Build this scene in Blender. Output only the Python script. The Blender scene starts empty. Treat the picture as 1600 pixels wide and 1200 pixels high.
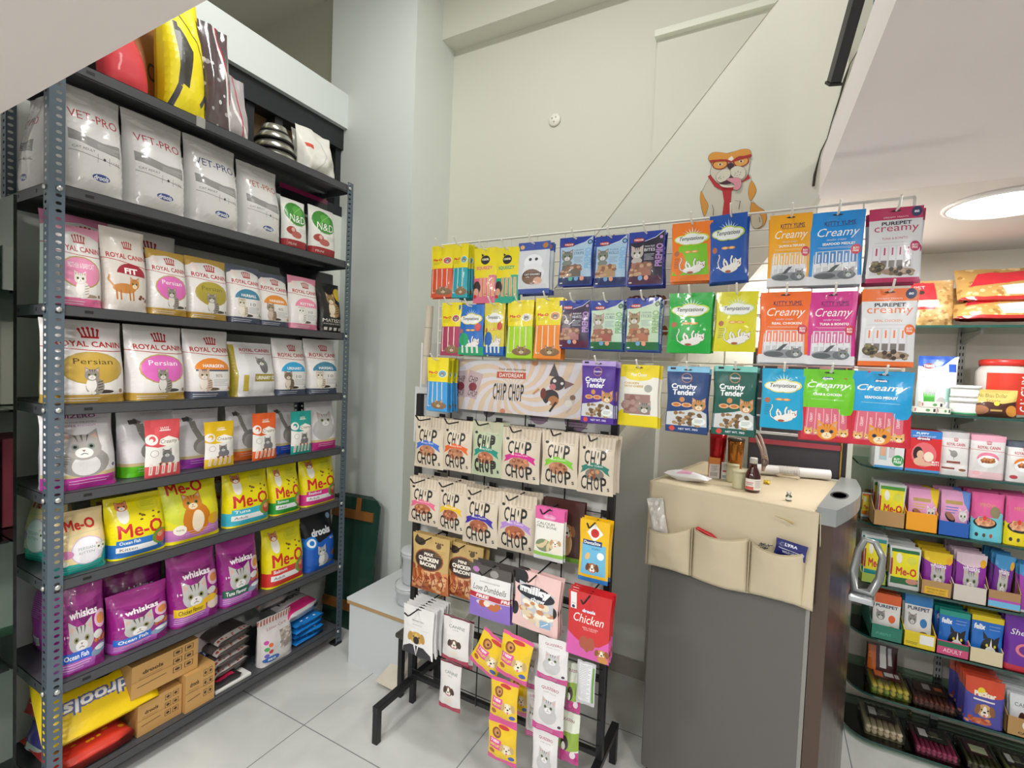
import bpy, bmesh, math, random
import numpy as np
from mathutils import Vector, Matrix, noise
from mathutils.geometry import tessellate_polygon
PI=math.pi
S=bpy.context.scene
COL=S.collection
# ---------------------------------------------------------------- camera
F=750.86
XC=np.array([0.88170957,0.05245298,-0.4688677]); YC=np.array([0.47012127,-0.01410364,0.88248914]); ZC=np.array([0.03967644,-0.9985238,-0.03709457])
R3=np.array([XC,YC,ZC]); CAM=np.array([0,0,1.5])
cd=bpy.data.cameras.new('camera'); cd.sensor_fit='HORIZONTAL'; cd.sensor_width=36; cd.lens=F/1600*36; cd.clip_start=.02
co=bpy.data.objects.new('camera',cd); COL.objects.link(co)
M=Matrix(((R3[0][0],-R3[0][1],-R3[0][2],0),(R3[1][0],-R3[1][1],-R3[1][2],0),(R3[2][0],-R3[2][1],-R3[2][2],1.5),(0,0,0,1)))
co.matrix_world=M; S.camera=co
# ---------------------------------------------------------------- world + exposure
w=bpy.data.worlds.new('world'); S.world=w; w.use_nodes=True
bgn=w.node_tree.nodes['Background']; bgn.inputs[0].default_value=(.93,.97,1,1); bgn.inputs[1].default_value=0.68
S.view_settings.view_transform='Standard'; S.view_settings.look='None'; S.view_settings.gamma=1; S.view_settings.exposure=-0.12
S.view_settings.use_curve_mapping=False
S.cycles.use_denoising=True; S.cycles.max_bounces=7; S.cycles.transparent_max_bounces=12
S.cycles.sample_clamp_indirect=6
def area(name,loc,size,power,col=(1,1,1),rot=(0,0,0),shape='DISK',sy=None):
    l=bpy.data.lights.new(name,'AREA'); l.shape=shape; l.size=size; l.energy=power; l.color=col
    if sy: l.size_y=sy
    o=bpy.data.objects.new(name,l); COL.objects.link(o); o.location=loc; o.rotation_euler=rot; return o
CEIL=2.05
# low ceiling lights: the first is a seen panel, the others unseen, added for fill (their housings are built below at the same places)
PANEL_AND_FILL=[(.62,2.02,7.5),(-.55,-.35,26),(.75,.3,17),(-1.45,-.1,17),(.3,-1.6,12),(1.7,1.1,10)]
for x,y,pw in PANEL_AND_FILL: area('panel_or_fill_light',(x,y,CEIL-.02),.26,pw,(1,.985,.96))
# tube light of the tall void, high above the rack
area('void_light',(-1.0,1.1,3.72),1.3,34,(1,1,.97),shape='RECTANGLE',sy=.25)

# light of the tube lamp fixed on the back wall behind the wire grid
for xx in (-.09,.04,.17):
    pl_=bpy.data.lights.new('tube_light_glow','POINT'); pl_.energy=3.2; pl_.color=(1,.99,.95); pl_.shadow_soft_size=.02
    po_=bpy.data.objects.new('tube_light_glow',pl_); COL.objects.link(po_); po_.location=(xx,2.345,1.79)
# unseen soft light added above the low slab on the right; brightens the stair side
area('loft_fill_light',(.95,-.55,2.66),.5,9,(1,.98,.93),rot=(math.radians(75),0,math.radians(25)))
# ---------------------------------------------------------------- pixel -> place helpers (survey of the photograph)
def ray(px,py): return R3@np.array([px-800,py-600,F])
def on(px,py,ax,val):
    r=ray(px,py); return CAM+(val-CAM[ax])/r[ax]*r
def _solve(p,axis,pix,which):
    # coordinate `axis` of point p so that its image x (which=0) or y (which=1) equals pix
    a=p.copy(); a[axis]=0; b=np.zeros(3); b[axis]=1
    qa=R3.T@(a-CAM); qb=R3.T@b; c=(pix-(800,600)[which])
    return (F*qa[which]-c*qa[2])/(c*qb[2]-F*qb[which])
def yat(px,x,z): return _solve(np.array([x,0.,z]),1,px,0)
def xat(px,y,z): return _solve(np.array([0.,y,z]),0,px,0)
def zat(py,x,y): return _solve(np.array([x,y,0.]),2,py,1)

# ---------------------------------------------------------------- materials
def lin(h):
    h=h.lstrip('#'); h=h if len(h)==6 else ''.join(c*2 for c in h); v=[int(h[i:i+2],16)/255 for i in (0,2,4)]
    return tuple(c/12.92 if c<=.04045 else ((c+.055)/1.055)**2.4 for c in v)+(1,)
MC={}
def mat(h,r=.32,metal=0,coat=0,bump=0,noisec=0,scale=8,spec=.5):
    k=(h,r,metal,coat,bump,noisec,scale,spec)
    if k in MC: return MC[k]
    m=bpy.data.materials.new('paint_'+h.strip('#')); m.use_nodes=True; nt=m.node_tree; b=nt.nodes['Principled BSDF']
    b.inputs['Base Color'].default_value=lin(h); b.inputs['Roughness'].default_value=r; b.inputs['Metallic'].default_value=metal
    b.inputs['Coat Weight'].default_value=coat; b.inputs['Specular IOR Level'].default_value=spec
    if noisec or bump:
        tc=nt.nodes.new('ShaderNodeTexCoord'); n=nt.nodes.new('ShaderNodeTexNoise'); n.inputs['Scale'].default_value=scale; n.inputs['Detail'].default_value=6
        nt.links.new(tc.outputs['Object'],n.inputs['Vector'])
        if noisec:
            mx=nt.nodes.new('ShaderNodeMix'); mx.data_type='RGBA'; c=lin(h); mx.inputs[6].default_value=tuple(v*(1-noisec) for v in c[:3])+(1,); mx.inputs[7].default_value=tuple(min(1,v*(1+noisec)) for v in c[:3])+(1,)
            nt.links.new(n.outputs['Fac'],mx.inputs[0]); nt.links.new(mx.outputs[2],b.inputs['Base Color'])
        if bump:
            bp=nt.nodes.new('ShaderNodeBump'); bp.inputs['Strength'].default_value=bump; bp.inputs['Distance'].default_value=.01
            nt.links.new(n.outputs['Fac'],bp.inputs['Height']); nt.links.new(bp.outputs[0],b.inputs['Normal'])
    MC[k]=m; return m
def glass(h,alpha=.25,r=.05):
    k=('glass',h,alpha,r)
    if k in MC: return MC[k]
    m=bpy.data.materials.new('clear_'+h.strip('#')); m.use_nodes=True; nt=m.node_tree; nt.nodes.clear()
    o=nt.nodes.new('ShaderNodeOutputMaterial'); t=nt.nodes.new('ShaderNodeBsdfTransparent'); t.inputs[0].default_value=lin(h)
    g=nt.nodes.new('ShaderNodeBsdfGlossy'); g.inputs['Roughness'].default_value=r; g.inputs[0].default_value=(.9,.95,.92,1)
    mx=nt.nodes.new('ShaderNodeMixShader'); fr=nt.nodes.new('ShaderNodeLayerWeight'); fr.inputs[0].default_value=alpha
    nt.links.new(fr.outputs['Fresnel'],mx.inputs[0]); nt.links.new(t.outputs[0],mx.inputs[1]); nt.links.new(g.outputs[0],mx.inputs[2]); nt.links.new(mx.outputs[0],o.inputs[0])
    MC[k]=m; return m
def emis(h,s):
    m=bpy.data.materials.new('lamp_glow'); m.use_nodes=True; b=m.node_tree.nodes['Principled BSDF']
    b.inputs['Emission Color'].default_value=lin(h); b.inputs['Emission Strength'].default_value=s; return m

# ---------------------------------------------------------------- object helpers
def tag(o,label=None,cat=None,group=None,kind=None):
    if label: o['label']=label
    if cat: o['category']=cat
    if group: o['group']=group
    if kind: o['kind']=kind
    return o
def empty(name,loc=(0,0,0),rz=0):
    o=bpy.data.objects.new(name,None); COL.objects.link(o); o.location=loc; o.rotation_euler=(0,0,rz); o.empty_display_size=.05; return o
def dup(o,off=(0,0,0),parent=None):
    c=o.copy(); COL.objects.link(c)
    if parent: c.parent=parent
    else: c.location=Vector(o.location)+Vector(off)
    for ch in list(o.children): dup(ch,parent=c)
    return c
class MB:
    def __init__(s): s.v=[]; s.f=[]; s.m=[]; s.mi=0; s.sm=False; s.smf=[]
    def add(s,vs,fs,smooth=None):
        n=len(s.v); s.v+= [tuple(v) for v in vs]; s.f+=[tuple(i+n for i in f) for f in fs]; s.m+=[s.mi]*len(fs); s.smf+=[s.sm if smooth is None else smooth]*len(fs)
        return s
    def box(s,x0,y0,z0,x1,y1,z1,T=None,bev=0):
        if bev>0:
            bm=bmesh.new(); bmesh.ops.create_cube(bm,size=1)
            for v in bm.verts: v.co=Vector(((x0+x1)/2+v.co.x*(x1-x0),(y0+y1)/2+v.co.y*(y1-y0),(z0+z1)/2+v.co.z*(z1-z0)))
            bmesh.ops.bevel(bm,geom=bm.edges[:],offset=bev,segments=2,affect='EDGES',profile=.5)
            bm.verts.ensure_lookup_table(); vs=[v.co.copy() for v in bm.verts]; fs=[[v.index for v in f.verts] for f in bm.faces]; bm.free()
        else:
            vs=[Vector(p) for p in ((x0,y0,z0),(x1,y0,z0),(x1,y1,z0),(x0,y1,z0),(x0,y0,z1),(x1,y0,z1),(x1,y1,z1),(x0,y1,z1))]
            fs=[(0,3,2,1),(4,5,6,7),(0,1,5,4),(1,2,6,5),(2,3,7,6),(3,0,4,7)]
        if T: vs=[T@v for v in vs]
        return s.add(vs,fs)
    def prism(s,pts,a0,a1,ax=1,T=None):
        # polygon in the two other axes, extruded along ax
        def mk(p,a):
            return Vector((p[0],a,p[1])) if ax==1 else (Vector((p[0],p[1],a)) if ax==2 else Vector((a,p[0],p[1])))
        n=len(pts); vs=[mk(p,a0) for p in pts]+[mk(p,a1) for p in pts]
        tri=tessellate_polygon([[Vector((p[0],p[1],0)) for p in pts]])
        fs=[tuple(t) for t in tri]+[tuple(i+n for i in reversed(t)) for t in tri]+[(i,(i+1)%n,(i+1)%n+n,i+n) for i in range(n)]
        if T: vs=[T@v for v in vs]
        return s.add(vs,fs)
    def tube(s,path,r,n=8,cap=True,closed=False,smooth=True):
        P=[Vector(p) for p in path]; k=len(P); rr=r if isinstance(r,(list,tuple)) else [r]*k
        base=len(s.v); up=None; vs=[]
        for i,p in enumerate(P):
            if closed: t=(P[(i+1)%k]-P[i-1])
            else: t=P[min(i+1,k-1)]-P[max(i-1,0)]
            t.normalize()
            if up is None:
                up=Vector((0,0,1)) if abs(t.z)<.9 else Vector((1,0,0))
            a=up-t*up.dot(t)
            if a.length<1e-6: a=t.orthogonal()
            a.normalize(); b=t.cross(a); up=a
            vs+=[p+(a*math.cos(2*PI*j/n)+b*math.sin(2*PI*j/n))*rr[i] for j in range(n)]
        fs=[]
        for i in range(k if closed else k-1):
            j2=(i+1)%k
            fs+=[(i*n+j,i*n+(j+1)%n,j2*n+(j+1)%n,j2*n+j) for j in range(n)]
        s.add(vs,fs,smooth)
        if cap and not closed: s.add([vs[j] for j in range(n)],[tuple(reversed(range(n)))],False); s.add([vs[(k-1)*n+j] for j in range(n)],[tuple(range(n))],False)
        return s
    def lathe(s,prof,c=(0,0,0),n=24,T=None,smooth=True):
        vs=[];k=len(prof)
        for r,z in prof: vs+=[Vector((c[0]+r*math.cos(2*PI*j/n),c[1]+r*math.sin(2*PI*j/n),c[2]+z)) for j in range(n)]
        fs=[(i*n+j,i*n+(j+1)%n,(i+1)*n+(j+1)%n,(i+1)*n+j) for i in range(k-1) for j in range(n)]
        fs+=[tuple(reversed(range(n))),tuple((k-1)*n+j for j in range(n))]
        if T: vs=[T@v for v in vs]
        return s.add(vs,fs,smooth)
    def build(s,name,mats,parent=None,loc=None):
        me=bpy.data.meshes.new(name); me.from_pydata([tuple(v) for v in s.v],[],s.f); 
        for m in (mats if isinstance(mats,(list,tuple)) else [mats]): me.materials.append(m)
        me.polygons.foreach_set('material_index',s.m); me.polygons.foreach_set('use_smooth',s.smf)
        me.validate(); me.update()
        bm=bmesh.new(); bm.from_mesh(me); bmesh.ops.recalc_face_normals(bm,faces=bm.faces[:]); bm.to_mesh(me); bm.free()
        o=bpy.data.objects.new(name,me); COL.objects.link(o)
        if parent: o.parent=parent
        if loc is not None: o.location=loc
        return o
def struct(o): o['kind']='structure'; return o

# ---------------------------------------------------------------- printed artwork as thin layers
TXT={}
def textmesh(s,bold=0,it=0):
    k=(s,bold,it)
    if k in TXT: return TXT[k]
    c=bpy.data.curves.new('t','FONT'); c.body=s; c.resolution_u=2; c.shear=it
    o=bpy.data.objects.new('t',c); m=o.to_mesh()
    v=np.array([list(x.co)[:2] for x in m.vertices]); f=[tuple(p.vertices) for p in m.polygons]
    o.to_mesh_clear(); bpy.data.objects.remove(o); bpy.data.curves.remove(c)
    if bold:
        n=len(v); v=np.concatenate([v+np.array(d)*bold for d in ((-1,-1),(1,-1),(1,1),(-1,1))]); f=[tuple(i+k*n for i in q) for k in range(4) for q in f]
    mn=v.min(0); mx=v.max(0); v=(v-mn)/np.maximum(mx-mn,1e-6)-.5
    TXT[k]=(v,f); return TXT[k]
class Art:
    def __init__(s,asp=.7): s.L=[]; s.asp=asp   # asp = width/height
    def poly(s,pts,c):
        tri=tessellate_polygon([[Vector((p[0],p[1],0)) for p in pts]]); s.L.append((np.array(pts,float),[tuple(t) for t in tri],c)); return s
    def rect(s,x0,y0,x1,y1,c): s.L.append((np.array([(x0,y0),(x1,y0),(x1,y1),(x0,y1)],float),[(0,1,2,3)],c)); return s
    def ell(s,cx,cy,rx,c,ry=None,n=18,a0=0,a1=360,rot=0):
        ry=rx*s.asp if ry is None else ry
        full=(a1-a0)>=360; k=n if full else n+1
        pts=[]
        for i in range(k):
            a=math.radians(a0+(a1-a0)*i/n); x=rx*math.cos(a); y=ry*math.sin(a)
            if rot:
                t=math.radians(rot); y/=s.asp; x,y=x*math.cos(t)-y*math.sin(t),x*math.sin(t)+y*math.cos(t); y*=s.asp
            pts.append((cx+x,cy+y))
        s.L.append((np.array(pts),[tuple(range(len(pts)))],c)); return s
    def line(s,pts,wd,c):
        a=s.asp; vs=[];fs=[]
        for (x0,y0),(x1,y1) in zip(pts,pts[1:]):
            dx=x1-x0; dy=(y1-y0)/a; l=math.hypot(dx,dy) or 1; nx=-dy/l*wd/2; ny=dx/l*wd/2*a; n=len(vs); zz=min(.9,n/4*.12)
            vs+=[(x0+nx,y0+ny,zz),(x0-nx,y0-ny,zz),(x1-nx,y1-ny,zz),(x1+nx,y1+ny,zz)]; fs.append((n,n+1,n+2,n+3))
        s.L.append((np.array(vs),fs,c)); return s
    def t(s,txt,cx,cy,wd,h,c,b=0,it=0,rot=0):
        if not txt.strip(): return s
        v,f=textmesh(txt,b,it); x=v[:,0]*wd; y=v[:,1]*h; n4=len(v)//4 if b else len(v)
        if rot:
            t=math.radians(rot); y2=y/s.asp; x,y=x*math.cos(t)-y2*math.sin(t),(x*math.sin(t)+y2*math.cos(t))*s.asp
        s.L.append((np.stack([x+cx,y+cy,np.arange(len(v))//n4*.22],1),f,c)); return s
    def lines(s,x0,x1,y,n,dy,c,th=.006):
        vs=[];fs=[]
        for i in range(n):
            k=len(vs); yy=y-i*dy; xe=x1-(x1-x0)*(.25 if i%3==2 else .05*(i%2)); vs+=[(x0,yy),(xe,yy),(xe,yy+th),(x0,yy+th)]; fs.append((k,k+1,k+2,k+3))
        s.L.append((np.array(vs),fs,c)); return s
    def cat(s,cx,cy,r,fur='#8d8780',dark='#4b4743',light='#d9d5cf',eye='#6d7a4a'):
        a=s.asp
        for d in (-1,1):
            s.poly([(cx+d*r*.95,cy+r*1.25*a),(cx+d*r*.15,cy+r*.75*a),(cx+d*r*.95,cy+r*.1*a)],fur)
            s.poly([(cx+d*r*.85,cy+r*1.0*a),(cx+d*r*.4,cy+r*.7*a),(cx+d*r*.85,cy+r*.35*a)],'#c9a79c')
        s.ell(cx,cy,r,fur,r*.88*a)
        for d in (-.35,0,.35): s.poly([(cx+d*r-.07*r,cy+.85*r*a),(cx+d*r+.07*r,cy+.85*r*a),(cx+d*r*.6,cy+.35*r*a)],dark)
        s.ell(cx,cy-r*.38*a,r*.48,light,r*.36*a)
        for d in (-1,1):
            s.ell(cx+d*r*.42,cy+.05*r*a,r*.2,eye); s.ell(cx+d*r*.42,cy+.05*r*a,r*.1,'#111111')
        s.poly([(cx-r*.1,cy-.18*r*a),(cx+r*.1,cy-.18*r*a),(cx,cy-.32*r*a)],'#8a5a55')
        s.line([(cx-r*.2,cy-.5*r*a),(cx,cy-.4*r*a),(cx+r*.2,cy-.5*r*a)],r*.05,dark)
        return s
    def sitcat(s,cx,cy,h,fur='#8d8780',dark='#4b4743',light='#d9d5cf'):
        # seated cat, cy = base, h = height in y units
        a=s.asp; r=h/a*.24
        s.ell(cx+r*1.6,cy+h*.1,r*1.3,dark,h*.07)
        s.ell(cx+r*.35,cy+h*.3,r*1.25,fur,h*.32); s.ell(cx-r*.15,cy+h*.36,r*.7,light,h*.26)
        for i in range(4): s.line([(cx+r*.7,cy+h*(.15+.1*i)),(cx+r*1.4,cy+h*(.2+.1*i))],r*.12,dark)
        s.ell(cx-r*.4,cy+h*.06,r*.3,light,h*.06); s.ell(cx+r*.15,cy+h*.06,r*.3,light,h*.06)
        return s.cat(cx-r*.1,cy+h*.72,r,fur,dark,light)
    def dog(s,cx,cy,r,fur='#c98a45',light='#f0e6d8',ear='#8a5526'):
        a=s.asp
        s.ell(cx,cy,r,fur,r*.95*a)
        for d in (-1,1): s.ell(cx+d*r*.95,cy+.1*r*a,r*.36,ear,r*.75*a,rot=d*12)
        s.ell(cx,cy-.1*r*a,r*.3,light,r*.8*a); s.ell(cx,cy-.42*r*a,r*.5,light,r*.4*a)
        for d in (-1,1): s.ell(cx+d*r*.42,cy+.15*r*a,r*.12,'#1a1210')
        s.ell(cx,cy-.2*r*a,r*.2,'#1a1210',r*.14*a)
        s.ell(cx,cy-.72*r*a,r*.18,'#e0707c',r*.2*a); return s
    def kibble(s,x0,y0,x1,y1,n,cols,r,seed=1):
        rnd=random.Random(seed)
        k=len(cols)
        for ci_ in range(k):
            V=[];F_=[]; m_=max(1,n//k+1)
            for i in range(ci_,n,k):
                cx=x0+(x1-x0)*rnd.random(); cy=y0+(y1-y0)*rnd.random(); rr=r*rnd.uniform(.7,1.2); b=len(V); ph=rnd.random(); e=rnd.uniform(.6,1)
                V+=[(cx+rr*math.cos(2*PI*(q+ph)/7),cy+rr*e*s.asp*math.sin(2*PI*(q+ph)/7),.9*(i//k)/m_) for q in range(7)]; F_.append(tuple(range(b,b+7)))
            if V: s.L.append((np.array(V),F_,cols[ci_]))
        return s
    def sticks(s,x0,y0,x1,y1,n,c,edge,top=None):
        w_=(x1-x0)/n
        for i in range(n):
            s.rect(x0+i*w_+w_*.1,y0,x0+(i+1)*w_-w_*.1,y1,c if i%2==0 or True else edge); s.rect(x0+i*w_+w_*.1,y0,x0+i*w_+w_*.24,y1,edge); s.rect(x0+i*w_+w_*.55,y0+.02,x0+i*w_+w_*.66,y1-.02,top or '#f3e9e4')
        return s
def sgrid(W,H,D,shape,seed,lean,crinkle):
    big=W*H>.02
    nu,nv=(12,16) if big else (8,10)
    if shape=='box': nu=nv=1
    t=np.linspace(-1,1,nu+1); us=np.sign(t)*(1-(1-np.abs(t))**1.45) if nu>1 else t
    vs=np.linspace(0,1,nv+1)
    Pf=np.zeros((nv+1,nu+1,3)); Pb=Pf.copy(); rnd=random.Random(seed); ph=rnd.uniform(0,50); tw=rnd.uniform(-.02,.02)
    for j,v in enumerate(vs):
        for i,u in enumerate(us):
            if shape=='box': g=1; e=1; pin=1
            elif shape=='stand':
                g=.82+.18*min(1,v/.12) if v<.4 else max(.07,1-((v-.4)/.55)**1.35*.93); e=(1-abs(u)**4)**.55*(1) if v>0.001 else (1-abs(u)**8)**.5
                pin=.965+.035*(1-v) if v<.85 else .97+.03*(v-.85)/.15
            else:
                g=(.15+.85*min(1,v/.18)) if v<.5 else max(.06,1-((v-.5)/.36)**1.6) if v<.86 else .06
                e=(1-abs(u)**3)**.8; pin=.975+.025*math.cos(v*PI*2)
            y=D/2*g*e
            n1=noise.noise(Vector((u*1.8+ph,v*2.6,seed)))*crinkle if shape!='box' else 0
            n2=noise.noise(Vector((u*4.5+ph,v*6.5,seed+9)))*crinkle*.45 if shape!='box' else 0
            k=min(1,(1-abs(u))*6)*.8+.2
            x=u*W/2*pin+(noise.noise(Vector((ph,v*3,u)))*W*.012 if shape!='box' else 0)+tw*W*v
            yl=lean*v*v*H
            Pf[j,i]=(x,-y+(n1+n2)*k+yl,v*H); Pb[j,i]=(x,y+(n1)*k+yl,v*H)
    if lean and shape!='box':
        Pf[:,:,2]*=1; 
    return us,vs,Pf,Pb
ARTCACHE={}; KEEP=[]
def bagmesh(W,H,D,art,base,shape='stand',seed=0,lean=0,crinkle=.004,rough=.33,side=None,coat=.15,bsc=None):
    us,vs,Pf,Pb=sgrid(W,H,D,shape,seed,lean,crinkle)
    nu=len(us)-1; nv=len(vs)-1; xs=(us+1)/2
    # normals
    def nrm(P,sg):
        du=np.gradient(P,axis=1) if nu>1 else np.repeat((P[:,1:]-P[:,:1]),nu+1,axis=1); dv=np.gradient(P,axis=0) if nv>1 else np.repeat((P[1:]-P[:1]),nv+1,axis=0)
        n=np.cross(du,dv)*sg; return n/np.maximum(np.linalg.norm(n,axis=2,keepdims=True),1e-9)
    Nf=nrm(Pf,1); Nb=nrm(Pb,-1)
    V=[Pf.reshape(-1,3),Pb.reshape(-1,3)]; NN=[Nf.reshape(-1,3),Nb.reshape(-1,3)]
    cols=[base]; 
    def ci(c):
        if c not in cols: cols.append(c)
        return cols.index(c)
    F_=[];MI=[]; n1=(nu+1)*(nv+1); idx=lambda j,i:j*(nu+1)+i
    sidei=ci(side) if side else 0
    for j in range(nv):
        for i in range(nu):
            F_.append((idx(j,i),idx(j,i+1),idx(j+1,i+1))); F_.append((idx(j,i),idx(j+1,i+1),idx(j+1,i))); MI+=[0,0]
            F_.append((n1+idx(j,i),n1+idx(j+1,i),n1+idx(j+1,i+1),n1+idx(j,i+1))); MI.append(sidei)
        for i in (0,nu):
            q=(idx(j,i),idx(j+1,i),n1+idx(j+1,i),n1+idx(j,i)); F_.append(q if i==0 else tuple(reversed(q))); MI.append(sidei)
    for i in range(nu):
        for j in (0,nv):
            q=(idx(j,i),n1+idx(j,i),n1+idx(j,i+1),idx(j,i+1)); F_.append(q if j==0 else tuple(reversed(q))); MI.append(sidei)
    nbody=2*n1
    if art and art.L:
        key=(id(art),nu,nv); KEEP.append(art)
        if key not in ARTCACHE:
            bm=bmesh.new(); ac=[]; boxes=[]
            for li,(pv,pf,c) in enumerate(art.L):
                sub=pv[:,2] if pv.shape[1]>2 else np.zeros(len(pv)); pv=np.clip(pv[:,:2],0.0,1.0)
                x0,y0=pv.min(0); x1,y1=pv.max(0); ly=0
                for (a0,b0,a1,b1,l0) in boxes:
                    if x0<a1 and a0<x1 and y0<b1 and b0<y1: ly=max(ly,l0+1)
                boxes.append((x0,y0,x1,y1,ly))
                bv=[bm.verts.new((float(p[0]),float(p[1]),float(ly+z_))) for p,z_ in zip(pv,sub)]
                if c not in ac: ac.append(c)
                for f in pf:
                    try:
                        fc=bm.faces.new([bv[q] for q in f]); fc.material_index=ac.index(c)
                    except ValueError: pass
            if nu>1:
                for x in xs[1:-1]: bmesh.ops.bisect_plane(bm,geom=bm.verts[:]+bm.edges[:]+bm.faces[:],plane_co=(x,0,0),plane_no=(1,0,0))
                for y in vs[1:-1]: bmesh.ops.bisect_plane(bm,geom=bm.verts[:]+bm.edges[:]+bm.faces[:],plane_co=(0,y,0),plane_no=(0,1,0))
                ar_u=np.arange(nu+1.); ar_v=np.arange(nv+1.)
                for v in bm.verts: v.co.x=float(np.interp(v.co.x,xs,ar_u)); v.co.y=float(np.interp(v.co.y,vs,ar_v))
                for k_ in range(-nv+1,nu): bmesh.ops.bisect_plane(bm,geom=bm.verts[:]+bm.edges[:]+bm.faces[:],plane_co=(k_,0,0),plane_no=(1,-1,0))
            bm.verts.index_update(); q=np.array([tuple(v.co) for v in bm.verts]); fs=[]; ms=[]
            for f in bm.faces:
                if f.calc_area()<1e-9: continue
                vi=[v.index for v in f.verts]
                if f.normal.z<0: vi.reverse()
                fs.append(vi); ms.append(f.material_index)
            bm.free(); ARTCACHE[key]=(q,fs,ms,ac)
        q,fs,ms,ac=ARTCACHE[key]
        ii=np.clip(np.floor(q[:,0]+1e-6).astype(int),0,nu-1); jj=np.clip(np.floor(q[:,1]+1e-6).astype(int),0,nv-1)
        a=(q[:,0]-ii)[:,None]; b=(q[:,1]-jj)[:,None]
        def bil(G):
            p00=G[jj,ii]; p10=G[jj,ii+1]; p01=G[jj+1,ii]; p11=G[jj+1,ii+1]
            return np.where(a>=b,p00+a*(p10-p00)+b*(p11-p10),p00+b*(p01-p00)+a*(p11-p01))
        PP=bil(Pf); NQ=bil(Nf); NQ/=np.maximum(np.linalg.norm(NQ,axis=1,keepdims=True),1e-9)
        lay=(.0001+.00006*q[:,2:3]) if shape=='box' else (.0003+.00009*q[:,2:3])
        V.append(PP+NQ*lay); NN.append(NQ)
        rem=[ci(c) for c in ac]; base_n=nbody
        F_+= [tuple(base_n+k for k in f) for f in fs]; MI+=[rem[m] for m in ms]
    V=np.concatenate(V); NN=np.concatenate(NN)
    me=bpy.data.meshes.new('m'); me.from_pydata(V.tolist(),[],F_)
    for c in cols: me.materials.append(mat(c,rough,0,coat))
    me.polygons.foreach_set('material_index',MI)
    if shape!='box':
        me.polygons.foreach_set('use_smooth',[True]*len(F_)); me.update()
        me.normals_split_custom_set_from_vertices(NN.tolist())
    me.update(); return me
SEED=[10]
def shorten(l):
    w=l.split()
    while len(w)>16:
        k=[i for i,x in enumerate(w) if x in ('the','a','an','and')]
        if not k: break
        del w[k[-1]]
    return ' '.join(w)
def bag(name,label,cat,W,H,D,art,base,loc,rz=0,tilt=0,roll=0,group=None,n=1,sp=.014,blabel=None,**k):
    SEED[0]+=1; k.setdefault('seed',SEED[0])
    me=bagmesh(W,H,D,art,base,**k); me.name=name
    o=bpy.data.objects.new(name,me); COL.objects.link(o); o.location=loc; o.rotation_euler=(tilt,roll,rz)
    tag(o,label,cat,group if (n>1 and group) else None)
    if group: o['group']=group
    rnd=random.Random(SEED[0]); d=Vector((-math.sin(rz),math.cos(rz),0))
    for i in range(1,n):
        c=o.copy(); COL.objects.link(c); c.location=Vector(loc)+d*sp*i+Vector((math.cos(rz),math.sin(rz),0))*rnd.uniform(-.006,.006)+Vector((0,0,rnd.uniform(-.005,.002)))
        c.rotation_euler=(tilt,roll+rnd.uniform(-.025,.025),rz+rnd.uniform(-.012,.012)); c['label']=shorten(blabel or ('one behind the '+label)); c['group']=group or (cat+'s behind '+label)[:60]
    return o
# ================================================================ THE SETTING
WALL=mat('#d6d5c8',.7,noisec=.03,scale=1.5,bump=.05); WALL2=mat('#eceee8',.7,noisec=.02,scale=1.5)
CEILM=mat('#ece3e1',.75,noisec=.015,scale=1.2); STAIRM=mat('#dcdbce',.65,noisec=.05,scale=2.2,bump=.05); BACKW=mat('#e3e2d6',.7)
def floor_mat():
    m=bpy.data.materials.new('floor_tiles'); m.use_nodes=True; nt=m.node_tree; b=nt.nodes['Principled BSDF']
    geo=nt.nodes.new('ShaderNodeNewGeometry'); mp=nt.nodes.new('ShaderNodeMapping'); mp.inputs['Location'].default_value=(1.599-6*.655,-1.315+6*.655,0)
    nt.links.new(geo.outputs['Position'],mp.inputs[0])
    br=nt.nodes.new('ShaderNodeTexBrick'); br.offset=0; br.inputs['Scale'].default_value=1; br.inputs['Brick Width'].default_value=.655; br.inputs['Row Height'].default_value=.655
    br.inputs['Mortar Size'].default_value=.0022; br.inputs['Mortar Smooth'].default_value=0; br.inputs['Color1'].default_value=lin('#c9cbc8'); br.inputs['Color2'].default_value=lin('#cccdca'); br.inputs['Mortar'].default_value=lin('#85878a')
    nt.links.new(mp.outputs[0],br.inputs['Vector'])
    n=nt.nodes.new('ShaderNodeTexNoise'); n.inputs['Scale'].default_value=2.3; n.inputs['Detail'].default_value=8; n.inputs['Distortion'].default_value=1.6
    nt.links.new(geo.outputs['Position'],n.inputs['Vector'])
    cr=nt.nodes.new('ShaderNodeValToRGB'); cr.color_ramp.elements[0].position=.35; cr.color_ramp.elements[0].color=(.86,.87,.88,1); cr.color_ramp.elements[1].position=.62; cr.color_ramp.elements[1].color=(1,1,1,1)
    nt.links.new(n.outputs['Fac'],cr.inputs[0])
    mx=nt.nodes.new('ShaderNodeMix'); mx.data_type='RGBA'; mx.blend_type='MULTIPLY'; mx.inputs[0].default_value=1
    nt.links.new(br.outputs['Color'],mx.inputs[6]); nt.links.new(cr.outputs[0],mx.inputs[7]); nt.links.new(mx.outputs[2],b.inputs['Base Color'])
    b.inputs['Roughness'].default_value=.22; return m
struct(MB().box(-3.8,-4,-.1,4,2.72,0).build('floor',floor_mat()))
# left wall, rack side
struct(MB().box(-2.45,-4,0,-2.33,2.1,2.36).build('wall_left',WALL2))
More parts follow.
